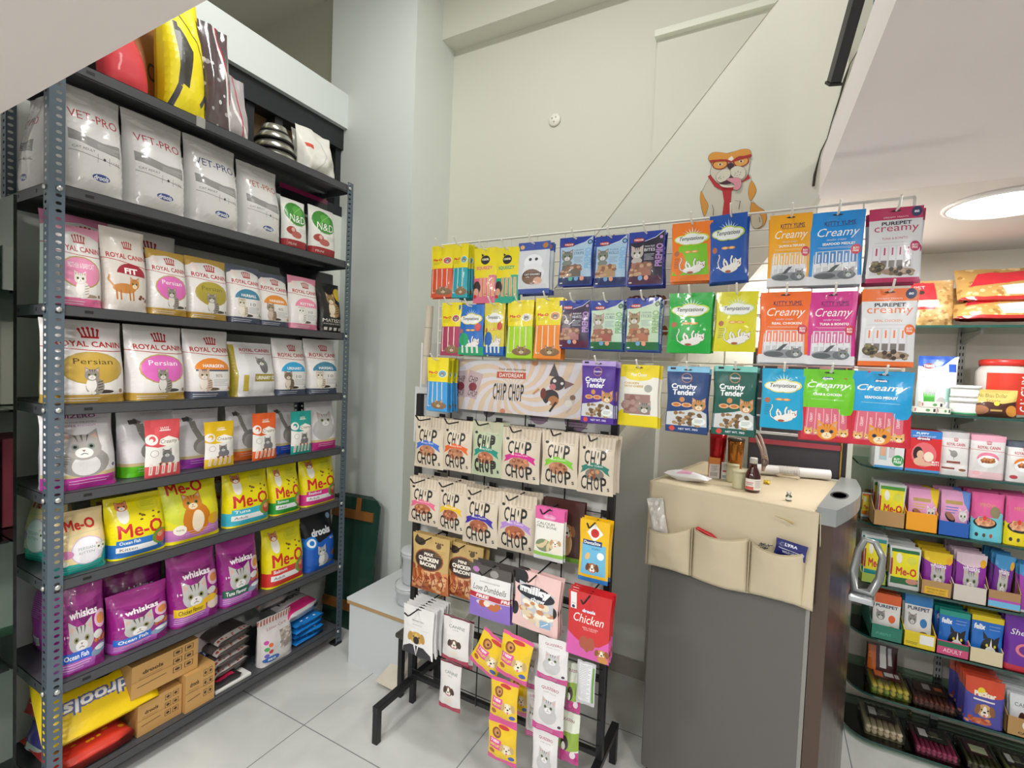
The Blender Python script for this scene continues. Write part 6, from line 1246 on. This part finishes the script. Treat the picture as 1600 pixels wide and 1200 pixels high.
# white roll with thread
pA=ftop(1172,740); pB=ftop(1296,751); r=.019
a=Vector((pA[0],pA[1],ZF+r+.004)); b2=Vector((pB[0],pB[1],ZF+r+.004)); t=empty('paper_roll',a); tag(t,'long white paper roll wound with thread at the back of the fridge cover','roll')
v=b2-a; 
b=MB(); b.tube([(0,0,0),tuple(v)],r,28); b.build('roll',mat('#e6e6e6',.4),t)
b=MB(); rnd=random.Random(3)
for k in range(22):
    f=.36+.26*k/22; c_=v*f; tl_=rnd.uniform(-.12,.12); ax=v.normalized(); o1=ax.orthogonal().normalized(); o2=ax.cross(o1)
    b.tube([tuple(c_+(o1*math.cos(q*PI/6)+o2*math.sin(q*PI/6))*(r+.001)+ax*tl_*r*math.cos(q*PI/6)) for q in range(12)],.0009,4,closed=True)
b.build('thread',mat('#d8d4cc',.8),t)
# tumblers, shears and dark case behind
def topat(px,y): return xat(px,y,ZF)
t=empty('tumbler',(topat(1119,2.02),2.02,ZF)); tag(t,'shiny red steel tumbler behind the medicine cartons','tumbler')
MB().lathe([(.022,0),(.025,.004),(.031,.15),(.032,.17)],n=28).build('body',mat('#a8141e',.15,metal=.6),t); MB().lathe([(.033,.17),(.033,.18),(.02,.184)],n=28).build('lid',mat('#8a1018',.2),t)
t=empty('tumbler',(topat(1147,2.0),2.0,ZF)); tag(t,'copper coloured steel tumbler beside the red one','tumbler')
MB().lathe([(.020,0),(.023,.004),(.028,.135),(.029,.15)],n=28).build('body',mat('#a86a2c',.15,metal=.8),t); MB().lathe([(.03,.15),(.03,.158),(.018,.162)],n=28).build('lid',mat('#3a2c22',.3),t)
MB().tube([(.0+.005*math.cos(a*.5),-.0265,.045+.005*math.sin(a*.5)) for a in range(13)],.0008,5,closed=True).build('emblem',mat('#4a2c14',.4),t)
ys=1.88; t=empty('grooming_shears',(xat(1196,ys,ZF),ys,ZF)); tag(t,'pair of large curved grooming shears propped upright behind the amber bottle','shears')
for k,(off,c_) in enumerate(((0,'#b8a294'),(.010,'#c4b2a6'))):
    pth=[(1172+k*6,668,),(1181+k*7,682),(1189+k*5,700),(1194+k*3,718),(1192,736)]
    w3=[on(px,py,1,ys) for px,py in pth]; V=[];F_=[]
    b=MB(); b.tube([(p[0]-t.location.x,k*.006,p[2]-ZF if p[2]>ZF else .002) for p in w3],[.002,.005,.006,.008,.005],8); b.build('blade',mat(c_,.25,metal=.6),t)
b=MB(); p=on(1195,722,1,ys); b.tube([(p[0]-t.location.x+.009*math.cos(a*.5),-.006,p[2]-ZF+.012*math.sin(a*.5)) for a in range(12)],.0028,6,closed=True); b.build('finger_loop',mat('#7a6a5e',.4),t)
MB().lathe([(.003,0),(.003,.004)],n=10,T=Matrix.Translation((p[0]-t.location.x,-.008,p[2]-ZF+.02))@Matrix.Rotation(PI/2,4,'X')).build('pivot_screw',mat('#c9a85a',.3,metal=.6),t)
y_=2.275; x0=xat(1166,y_,ZF); x1=xat(1322,y_,ZF)
t=empty('dark_case',((x0+x1)/2,y_,ZF)); tag(t,'dark grey boxy case with a red band and gold trim at the fridge back','case')
h_=zat(545,(x0+x1)/2,y_)-ZF; w2=(x1-x0)/2-.002
MB().box(-w2,0,0,w2,.05,h_,bev=.006).build('shell',mat('#3d3b42',.5),t)
MB().box(-w2+.003,-.004,.115,w2-.02,0,.135).build('red_band',mat('#a8404e',.5),t)
MB().box(w2-.022,-.004,0,w2-.017,0,h_-.02).build('gold_trim',mat('#b8923c',.3,metal=.5),t)
MB().box(w2-.015,-.003,0,w2-.002,0,h_-.02).build('ribbed_edge',mat('#2a2024',.5),t)
# things in the pockets
def pock(px,py,k=0): return frl(px,py,-.034)
pl=FM@pock(1033,812); bag('plastic_bag','crumpled clear plastic bag stuffed in the left pocket of the cover','bag',.06,.13,.03,Art().kibble(0,0,1,1,30,['#d8d6d0','#c2beb6','#e6e4e0'],.09),'#ccc8c0',(pl.x,pl.y,pl.z-.055),rz=T12,roll=-.22,crinkle=.012,rough=.15,coat=.8,shape='pouch')
pl=FM@pock(1100,834); t=empty('red_toy',(pl.x,pl.y,pl.z),T12); tag(t,'red rubber toy with a round knob in the middle pocket','toy')
MB().tube([(-.016,0,.012),(-.005,0,.008),(.02,0,.0),(.045,0,-.012)],[.006,.007,.009,.006],10).build('body',mat('#b8262c',.35),t)
MB().lathe([(.0,-.008),(.006,-.005),(.008,0),(.006,.005),(0,.008)],c=(-.02,0,.012),n=14).build('knob',mat('#c02a30',.3),t)
pl=FM@pock(1234,858); bag('navy_packet','navy packet with white print in the right pocket of the cover','packet',.085,.05,.012,Art(1.7).t('LYRA',.5,.75,.4,.16,'#dfe2ee',.02).line([(.1,.5),(.95,.42)],.02,'#dfe2ee').t('WILD LINER KIT',.6,.3,.7,.14,'#dfe2ee',.02),'#1f2368',(pl.x,pl.y+.004,pl.z-.028),rz=T12,roll=.1,shape='pouch')
pl=FM@pock(1200,854); b=MB(); rnd=random.Random(8)
for k in range(14): 
    q0=Vector((rnd.uniform(-.03,.03),rnd.uniform(-.008,.008),rnd.uniform(-.01,.008))); b.tube([tuple(q0),tuple(q0+Vector((rnd.uniform(-.02,.02),rnd.uniform(-.006,.006),rnd.uniform(-.008,.01))))],.0012,5)
o=b.build('mesh_tangle',mat('#22303a',.5),loc=(pl.x,pl.y+.002,pl.z+.0)); tag(o,'tangle of dark mesh netting in the right pocket beside the navy packet','netting')

# ================================================================ GLASS SHELVES AND THEIR GOODS
YG,YW=2.40,2.715
ZR=[on(1500,508,1,YG)[2],on(1500,649,1,YG)[2],on(1500,745,1,YG)[2],on(1500,841,1,YG)[2],on(1500,940,1,YG)[2],on(1500,1030,1,YG)[2],on(1500,1126,1,YG)[2],max(.03,on(1400,1184,1,YG)[2])]
XS0=.36
unit=empty('glass_shelving',(1.2,YW,0)); tag(unit,'wall shelving of green edged glass shelves on slotted uprights at the right','shelving')
GE=mat('#1d4a42',.15,coat=.5)
for i,z in enumerate(ZR):
    pts=[]; R_=.11
    for k in range(9):
        a=math.radians(180+90*k/8); pts.append((XS0+R_+R_*math.cos(a)-1.2,YG+R_+R_*math.sin(a)-YW))
    pts+=[(1.3,YG-YW),(1.3,-.002),(XS0-1.2,-.002)]
    MB().prism(pts,z-.009,z,ax=2).build('glass_shelf',glass('#c2d8cb',.35),unit)
    e=[(p[0],p[1],z-.0045) for p in [(XS0-1.2,-.01)]+pts[:-2]]
    b=MB(); V=[];F_=[]
    for (x,y,zz) in e: V+=[(x,y-.0006,z-.009),(x,y-.0006,z)]
    for k in range(len(e)-1): F_.append((2*k,2*k+2,2*k+3,2*k+1))
    b.add(V,F_); b.build('shelf_edge',GE,unit)
    for xx in (.72,1.5,2.2): MB().prism([(-.0,z-.01),(-.22,z-.010),(-.22,z-.022),(0,z-.06)],xx-1.2-.004,xx-1.2+.004,ax=0).build('bracket',mat('#b9bbb8',.35,metal=.4),unit)
for xx in (.72,1.5,2.2):
    MB().box(xx-1.2-.013,-.012,0.02,xx-1.2+.013,-.001,1.74).build('slotted_upright',mat('#c4c4be',.4),unit)
    b=MB()
    for k in range(60): b.box(xx-1.2-.007,-.0126,.05+k*.028,xx-1.2-.003,-.0121,.064+k*.028); b.box(xx-1.2+.003,-.0126,.05+k*.028,xx-1.2+.007,-.0121,.064+k*.028)
    b.build('slot_pattern',mat('#2a2c2c',.6),unit)
def RS(name,label,art,base,s,pl,pr,pt,D=.05,yo=0,n=1,sp=.016,cat='pouch',shape='stand',zo=0,grp=None,tilt=0,rz=0,**k):
    z=ZR[s]+.0008+zo; y=YG+.012+yo; x0=xat(pl,y,z); x1=xat(pr,y,z); W=x1-x0; xc=(x0+x1)/2; H=zat(pt,xc,y)-z
    if s>0: H=min(H,ZR[s-1]-.015-z)
    return bag(name,label,cat,W,H,D,art,base,(xc,y+D/2,z),rz=rz,tilt=tilt,shape=shape,n=n,sp=sp,group=grp or (('pouches in a row with the '+label)[:70] if n>1 else None),blabel=('pouch behind the '+label) if n>1 else None,**k)
def tray(label,c,s,pl,pr,pt,D=.22,yo=0,art=None,hb=1.6):
    z=ZR[s]+.0008; y=YG+.004+yo; x0=xat(pl,y,z); x1=xat(pr,y,z); h=(zat(pt,(x0+x1)/2,y)-z)*.85; t=.002; W=x1-x0
    b=MB(); m=mat(c,.6); xo=(x0+x1)/2
    b.box(-W/2,0,0,W/2,D,t); b.box(-W/2,0,0,W/2,t,h); b.box(-W/2,D-t,0,W/2,D,h*hb)
    for sx in (-W/2,W/2-t): b.prism([(0,0),(D,0),(D,h*hb),(D*.4,h*hb),(0,h)],sx,sx+t,ax=0)
    o=b.build('display_tray',m,loc=(xo,y,z)); tag(o,label,'tray')
    if art:
        me=bagmesh(W*.96,h*.9,.001,art,c,shape='box'); p=bpy.data.objects.new('printed_front',me); COL.objects.link(p); p.parent=o; p.location=(0,-.0008,h*.05)
    return o
# shelf 1 (top)
RS('snack_bag','big clear bag of beige chips with a red label on the top glass shelf',chips(),'#d0ae7a',0,1424,1497,434,D=.14,crinkle=.006,cat='snack bag')
for i,(pl_,pr_,l) in enumerate(((1492,1606,'lower'),(1495,1612,'upper'))):
    LIE('snack_bag','red and tan snack bag lying on the top glass shelf, %s of two'%l,'snack bag',xat((pl_+pr_)/2,YG+.1,ZR[0]),YG+.02,ZR[0]+.001+i*.07,.27,.15,.05,redbag(),'#b8302f',tilt=-PI/2+1.0,crinkle=.008,rough=.2,coat=.5)
# shelf 2
RS('grass_kit','white and blue cat grass bag with a green grass picture on the second glass shelf',grassbag(),'#dfe3e8',1,1432,1496,556,D=.07,yo=.06,cat='cat grass bag')
for i,(a_,b_,zo,l) in enumerate(((1427,1463,0,'lower left'),(1464,1485,0,'lower right'),(1438,1473,.022,'upper'))):
    W=xat(b_,YG+.02,ZR[1])-xat(a_,YG+.02,ZR[1]); me=bagmesh(W,.021,.05,Art(2.5).rect(.05,.15,.95,.85,'#e4e6dc').ell(.62,.5,.1,'#5a9a5a').rect(.85,.2,.95,.8,'#3a3a3a').rect(.03,.2,.1,.8,'#c85a6a'),'#dcdcd2',shape='box'); o=bpy.data.objects.new('small_carton',me); COL.objects.link(o); o.location=(xat((a_+b_)/2,YG+.02,ZR[1]),YG+.045,ZR[1]+.001+zo); tag(o,'small flat white carton beside the cat grass bag, %s of three'%l,'carton','small cartons on the second glass shelf')
for k,(zo,l) in enumerate(((0,'lower'),(.067,'upper'))):
    y=YG+.045; t=empty('white_tub',(xat(1506,y,ZR[1]),y,ZR[1]+.001+zo)); tag(t,'round white supplement tub, %s of the stacked pair'%l,'tub','stacked white tubs')
    hh=.064 if k==0 else .045
    MB().lathe([(.042,0),(.043,.003),(.043,hh*.75),(.04,hh*.8)],n=32).build('body',mat('#e2e3e2',.35),t); MB().lathe([(.045,hh*.74),(.045,hh),(.042,hh+.001)],n=32).build('lid',mat('#eceded',.3),t)
    MB().lathe([(.0437,.002),(.0437,.010)],n=32).build('green_ring',mat('#2f8a5a' if k==0 else '#dcdcdc',.4),t)
y=YG+.13; t=empty('treat_jar',(xat(1563,y,ZR[1]),y,ZR[1]+.001)); tag(t,'large clear jar with a red lid and red label on the second glass shelf','jar')
MB().lathe([(.075,0),(.082,.006),(.082,.17),(.066,.195)],n=36).build('jar_body',mat('#cfc6c0',.12,coat=.5),t); MB().lathe([(.07,.193),(.072,.195),(.072,.214),(.066,.217)],n=36).build('lid',mat('#c93228',.35),t)
V=[];F_=[]
b=MB()
for i in range(15):
    a=math.radians(-140+130*i/14); V+=[(.083*math.cos(a),.083*math.sin(a),.012),(.083*math.cos(a),.083*math.sin(a),.165)]
b.add(V,[(2*i,2*i+2,2*i+3,2*i+1) for i in range(14)],True); b.build('wrap_label',mat('#d23c2a',.35),t)
tv,tf=textmesh('CALCIUM',.02); V=[]
for x,y2 in tv: a=math.radians(-62)+(-y2*.03)/.083; V.append((.0834*math.cos(a),.0834*math.sin(a),.088+x*.13))
MB().add(V,tf).build('label_text',mat('#f2ece6',.4),t)
for i,(a_,b_,l) in enumerate(((1508,1582,'left'),(1512,1590,'front right'))):
    RS('chocolate_pouch','gold and brown treat pouch on the second glass shelf, %s of two'%l,chocpouch(),'#55301f',1,a_,b_,609,D=.025,yo=-.008+.02*(1-i),cat='treat pouch',shape='pouch')
# shelf 3
def RB(label,art,base,s,a_,b_,t_,D=.12,yo=0,cat='box',rough=.4):
    z=ZR[s]+.001; y=YG+.012+yo; x0=xat(a_,y,z); x1=xat(b_,y,z); W=x1-x0-.001; me=bagmesh(W,zat(t_,(x0+x1)/2,y)-z,D,art,base,shape='box',rough=rough); o=bpy.data.objects.new('display_box',me); COL.objects.link(o); o.location=((x0+x1)/2,y+D/2,z); tag(o,label,cat); return o
RB('white display box with a green offer badge, left end of third glass shelf',buy1box(),'#dfe2e2',2,1365,1411,690)
RB('red and blue box showing a woman with a puppy on the third glass shelf',puppybox(),'#d0262a',2,1413,1468,673)
RS('food_pouch','silver white pouch with a rooster outline on the third glass shelf',rcpouch('#c4c2c4','#888','#d6d4d4',rooster=True),'#cdcbcd',2,1469,1513,676,D=.026,n=4,sp=.032)
RS('food_pouch','pink and white pouch with a kibble bowl on the third glass shelf',rcpouch('#e3a4b8','#dd7f9c','#e6c2c8'),'#dcb0bc',2,1514,1569,681,D=.026,n=4,sp=.032)
RS('food_pouch','dark topped white pouch with an orange dome at the frame edge, third glass shelf',rcpouch('#4a5264','#e0852c','#d6d4d4'),'#cfcfd2',2,1573,1626,692,D=.026,n=4,sp=.032)
# shelf 4
KR='#b08a58'
tray('kraft tray holding green and yellow pouches on the fourth glass shelf',KR,3,1364,1413,795)
RS('food_pouch','yellow and light green pouch in the kraft tray on the fourth glass shelf',smallmeo(),'#cfd4d2',3,1370,1412,757,D=.012,yo=.012,n=8,sp=.02,shape='pouch')
RS('food_pouch','yellow pouch at the very left end of the fourth glass shelf behind the fridge cap',smallmeo('#e8801c'),'#cfd4d2',3,1345,1362,770,D=.012,yo=.1,shape='pouch')
tray('orange fronted tray of pink pouches on the fourth glass shelf','#eda01c',3,1414,1464,797)
RS('food_pouch','pink and yellow pouch in the orange fronted tray',pinkp('#f0a01c'),'#dc9cc4',3,1416,1463,765,D=.014,yo=.012,n=6,sp=.025,shape='pouch')
tray('deep blue fronted tray of pink pouches on the fourth glass shelf','#1f5ab0',3,1465,1514,812)
RS('food_pouch','pink and blue pouch in the deep blue fronted tray',pinkp('#1f5ab0'),'#d8a0cc',3,1467,1513,768,D=.014,yo=.012,n=6,sp=.025,shape='pouch')
RS('food_pouch','pink and aqua pouch with a bowl of fish on the fourth glass shelf',pinkbowl('#6cc8d8'),'#d4508c',3,1516,1567,772,D=.026,n=5,sp=.032)
RS('food_pouch','pink and yellow pouch with a bowl of food at the frame edge, fourth glass shelf',pinkbowl('#e8d41c'),'#d4508c',3,1569,1622,778,D=.026,n=5,sp=.032)
# shelf 5
tray('kraft and green tray at the left of the fifth glass shelf','#9ab04a',4,1345,1384,895)
RS('food_pouch','yellow pouch with teal bands seen through the fridge handle',smallmeo('#2f9aa0'),'#cfd4d2',4,1347,1383,838,D=.012,yo=.012,n=6,sp=.022,shape='pouch')
RS('food_pouch','yellow and dark green pouch right of the fridge handle on the fifth glass shelf',smallmeo('#1f6a3a','#c88a78'),'#d4d8d6',4,1388,1436,856,D=.012,yo=.0,n=8,sp=.02,shape='pouch')
tray('kraft tray with a yellow print panel on the fifth glass shelf',KR,4,1438,1486,905,art=Art(1.6).rect(.1,.05,.9,.6,'#dcb024').t('CHICKEN IN GRAVY',.5,.42,.66,.14,'#3a3010').t('ADULT 1+ YEARS',.5,.2,.6,.13,'#3a3010'))
RS('food_pouch','purple pouch with a yellow top in the kraft tray, fifth glass shelf',wpouch('#e2c01c'),'#8a2a9a',4,1441,1486,864,D=.012,yo=.012,n=9,sp=.02,shape='pouch')
tray('white paper tray on the fifth glass shelf','#cfc8be',4,1488,1541,912)
RS('food_pouch','purple pouch with a pale pink top in the white paper tray, fifth glass shelf',wpouch('#d8c0cc'),'#9a3aa4',4,1490,1538,866,D=.012,yo=.012,n=9,sp=.02,shape='pouch')
tray('kraft tray with a blue strip at the right of the fifth glass shelf','#a8845a',4,1542,1594,920,art=Art(1.6).rect(0,.05,1,.4,'#6ab4dc').rect(0,.4,1,.55,'#b04aa8'),hb=2.4)
RS('food_pouch','purple and blue pouch tilted in the blue strip tray, fifth glass shelf',wpouch('#3f8ac0','#6a2488'),'#5a2478',4,1545,1576,868,D=.012,yo=.012,n=6,sp=.022,shape='pouch',roll=.06)
RS('food_pouch','purple pouch at the frame edge on the fifth glass shelf',wpouch('#3f8ac0','#9a3aa4'),'#8a2a9a',4,1590,1626,885,D=.012,yo=.005,n=4,sp=.022,shape='pouch')
# shelf 6
tray('teal green tray of white and orange pouches on the sixth glass shelf','#1f7a64',5,1360,1409,975,art=Art(2).t('PUREPET',.4,.4,.5,.2,'#5ab09a'))
RS('food_pouch','white and orange pouch in the teal green tray',ppouch('#e0602c','#c8683a'),'#e0d8d4',5,1361,1405,930,D=.014,yo=.012,n=3,sp=.03,shape='pouch')
tray('yellow tray with a barcode on the sixth glass shelf','#e4cc1a',5,1411,1461,985,art=Art(2).rect(.5,.3,.95,.95,'#f0f0ec').lines(.05,.45,.3,2,.1,'#4a4010',.03))
RS('food_pouch','blue and silver pouch in the yellow barcode tray',ppouch('#2a78b8','#8a5a44'),'#b8bcc0',5,1410,1454,926,D=.014,yo=.012,n=3,sp=.03,shape='pouch')
tray('green and pink tray of cat pouches on the sixth glass shelf','#c84a78',5,1462,1513,1000,art=Art(2).rect(0,.6,1,1,'#1f6a4a').t('ADULT',.5,.35,.6,.3,'#f0d8e0'))
RS('food_pouch','blue pouch with a teal edge and black and white cat on the sixth glass shelf',felix('#1f9a8a'),'#c8ccd0',5,1464,1512,957,D=.012,yo=.012,n=8,sp=.02,shape='pouch')
tray('torn cream tray of blue cat pouches on the sixth glass shelf','#d8cba8',5,1514,1567,1012)
RS('food_pouch','blue pouch with a yellow edge and black and white cat on the sixth glass shelf',felix('#e0c81c'),'#c8ccd0',5,1515,1565,965,D=.012,yo=.012,n=8,sp=.02,shape='pouch')
RS('food_pouch','violet pouch with white script at the frame edge, sixth glass shelf',Art(.6).ell(.6,.4,.3,'#e07a8a',.12).ell(.6,.4,.2,'#6a2a8a',.08).t('Sheba',.5,.7,.7,.1,'#eee',0,.3).rect(0,0,1,.1,'#c02c40'),'#6a2a9a',5,1568,1622,960,D=.03,n=3,sp=.04)
# shelf 7 + 8: clear packs of sticks
def pack(label,s,a_,b_,depth,n,c,c2,lab,yo=.0,h=.022,stick_h=None,rz=0,zo=0):
    z=ZR[s]+.001+zo; y=YG+.02+yo; x0=xat(a_,y,z); x1=xat(b_,y,z); W=x1-x0; t=empty('treat_pack',((x0+x1)/2,y,z),rz); tag(t,label,'treat pack')
    rnd=random.Random(int(a_)); r=min(W/n/2,.011)*.95
    for L in (0,1):
        for i in range(n):
            x=-W/2+W*(i+.5)/n; p=[(x,.012,r+2*r*L*.9),(x+rnd.uniform(-.002,.002),depth*.5,r+2*r*L*.9+rnd.uniform(0,.002)),(x,depth-.012,r+2*r*L*.9)]
            MB().tube([(p[0][0],p[0][1]-.004,p[0][2])]+p+[(p[2][0],p[2][1]+.004,p[2][2])],[r*.6,r,r*1.04,r,r*.6],8).build('chew_stick',mat(c if L or i%2 else c2,.45,noisec=.15,scale=60),t)
    zt=4*r+.002
    MB().box(-W/2-.004,-.004,.0,W/2+.004,depth+.004,zt,bev=.006).build('clear_film',glass('#f4f4f2',.3,.08),t)
    A=Art(1.3)
    for op in lab: getattr(A,op[0])(*op[1:])
    me=bagmesh(W*.75,depth*.5,.001,A,lab[0][-1] if lab[0][0]=='rect' else '#222',shape='box'); o=bpy.data.objects.new('paper_label',me); COL.objects.link(o); o.parent=t; o.rotation_euler=(-PI/2,0,0); o.location=(0,depth*.35,zt+.0008)
    return t
BL_=[('rect',0,0,1,1,'#26221f'),('ell',.6,.6,.16,'#5a5a4a'),('t','DogsChew',.6,.35,.5,.16,'#c8c4b0'),('rect',.08,.2,.35,.8,'#cfcdc8')]
PBR=[('rect',0,0,1,1,'#4a201c'),('rect',.05,.15,.35,.9,'#e0702a'),('rect',.42,.3,.75,.9,'#d8d6d2'),('rect',.8,.3,.95,.7,'#b8b4b0')]
pack('clear pack of yellow and green knotted chews under a brown and orange label',6,1362,1422,.16,6,'#c9b848','#8aa03e',PBR)
pack('clear pack of dark reddish brown chew sticks on the seventh glass shelf',6,1428,1494,.16,8,'#6a3428','#552620',[('rect',0,0,1,1,'#2a1512'),('rect',.3,.3,.55,.8,'#8a8480'),('rect',.7,.4,.95,.7,'#a85a2a')])
RS('jerky_pack','maroon pack with an orange panel and white sticker at the left of the seventh shelf',Art(1.4).rect(.05,.25,.3,.95,'#d8702c').rect(.42,.4,.62,.98,'#d8d6d4').rect(.68,.5,.8,.95,'#c0bebc'),'#3a1418',6,1352,1402,1012,D=.05,yo=.12,cat='treat pack')
RS('treat_pouch','orange and violet dog treat pouch with a puppy on the seventh glass shelf',petstar(),'#4a3a8a',6,1506,1568,1064,D=.024,yo=-.01,n=6,sp=.03,cat='treat pouch')
tray('kraft tray of white dog pouches at the frame edge of the seventh shelf','#b08a55',6,1572,1630,1120,art=Art(1.5).ell(.6,.7,.2,'#e8e4dc').t('CANINE',.6,.2,.6,.14,'#2a2420',.03))
RS('food_pouch','white pouch with a dog picture in the kraft tray of the seventh shelf',canbag(),'#dfe2e6',6,1576,1626,1090,D=.014,yo=.02,n=7,sp=.025,shape='pouch')
pack('clear pack of cream white chew sticks with a black label on the lowest glass shelf',7,1352,1412,.18,6,'#e4d3b8','#d8c4a4',BL_,yo=.02)
pack('clear pack of yellow chew sticks under the cream ones at the lowest glass shelf',7,1420,1424,.02,1,'#c9a83a','#c9a83a',BL_,yo=.25)
pack('clear pack of pink chew sticks with a black label on the lowest glass shelf',7,1432,1498,.16,8,'#b0406a','#a03860',BL_)
pack('clear pack of dark green brown chews with a pale label on the lowest glass shelf',7,1512,1568,.16,6,'#5a5a3a','#3a2428',[('rect',0,0,1,1,'#3a1c22'),('rect',.2,.15,.85,.7,'#b8c09a')])
pack('clear pack of pale yellow green chews at the frame edge of the lowest shelf',7,1578,1630,.16,5,'#a8a870','#8a9a5a',BL_)
# ================================================================ LITTER ON THE FLOOR: white slab leaning at the stand foot
fa,fb=Vector(on(586,1071,2,.001)),Vector(on(616,1087,2,.001)); ta=Vector(on(627,1023,2,.11)); 
u=(fb-fa); 
V=[fa,fb,ta+u,ta]; nrm_=(u.cross(ta-fa)).normalized()*.022
if nrm_.z>0: nrm_=-nrm_
b=MB(); b.add([v-nrm_*0+Vector((0,0,.02)) for v in V]+[v+nrm_+Vector((0,0,.02)) for v in V],[(0,1,2,3),(7,6,5,4),(0,4,5,1),(1,5,6,2),(2,6,7,3),(3,7,4,0)])
o=b.build('dirty_white_tray',mat('#cfc7b6',.6,noisec=.18,scale=14)); tag(o,'dirty white slab-like tray leaning beside the left foot of the treat stand','tray')
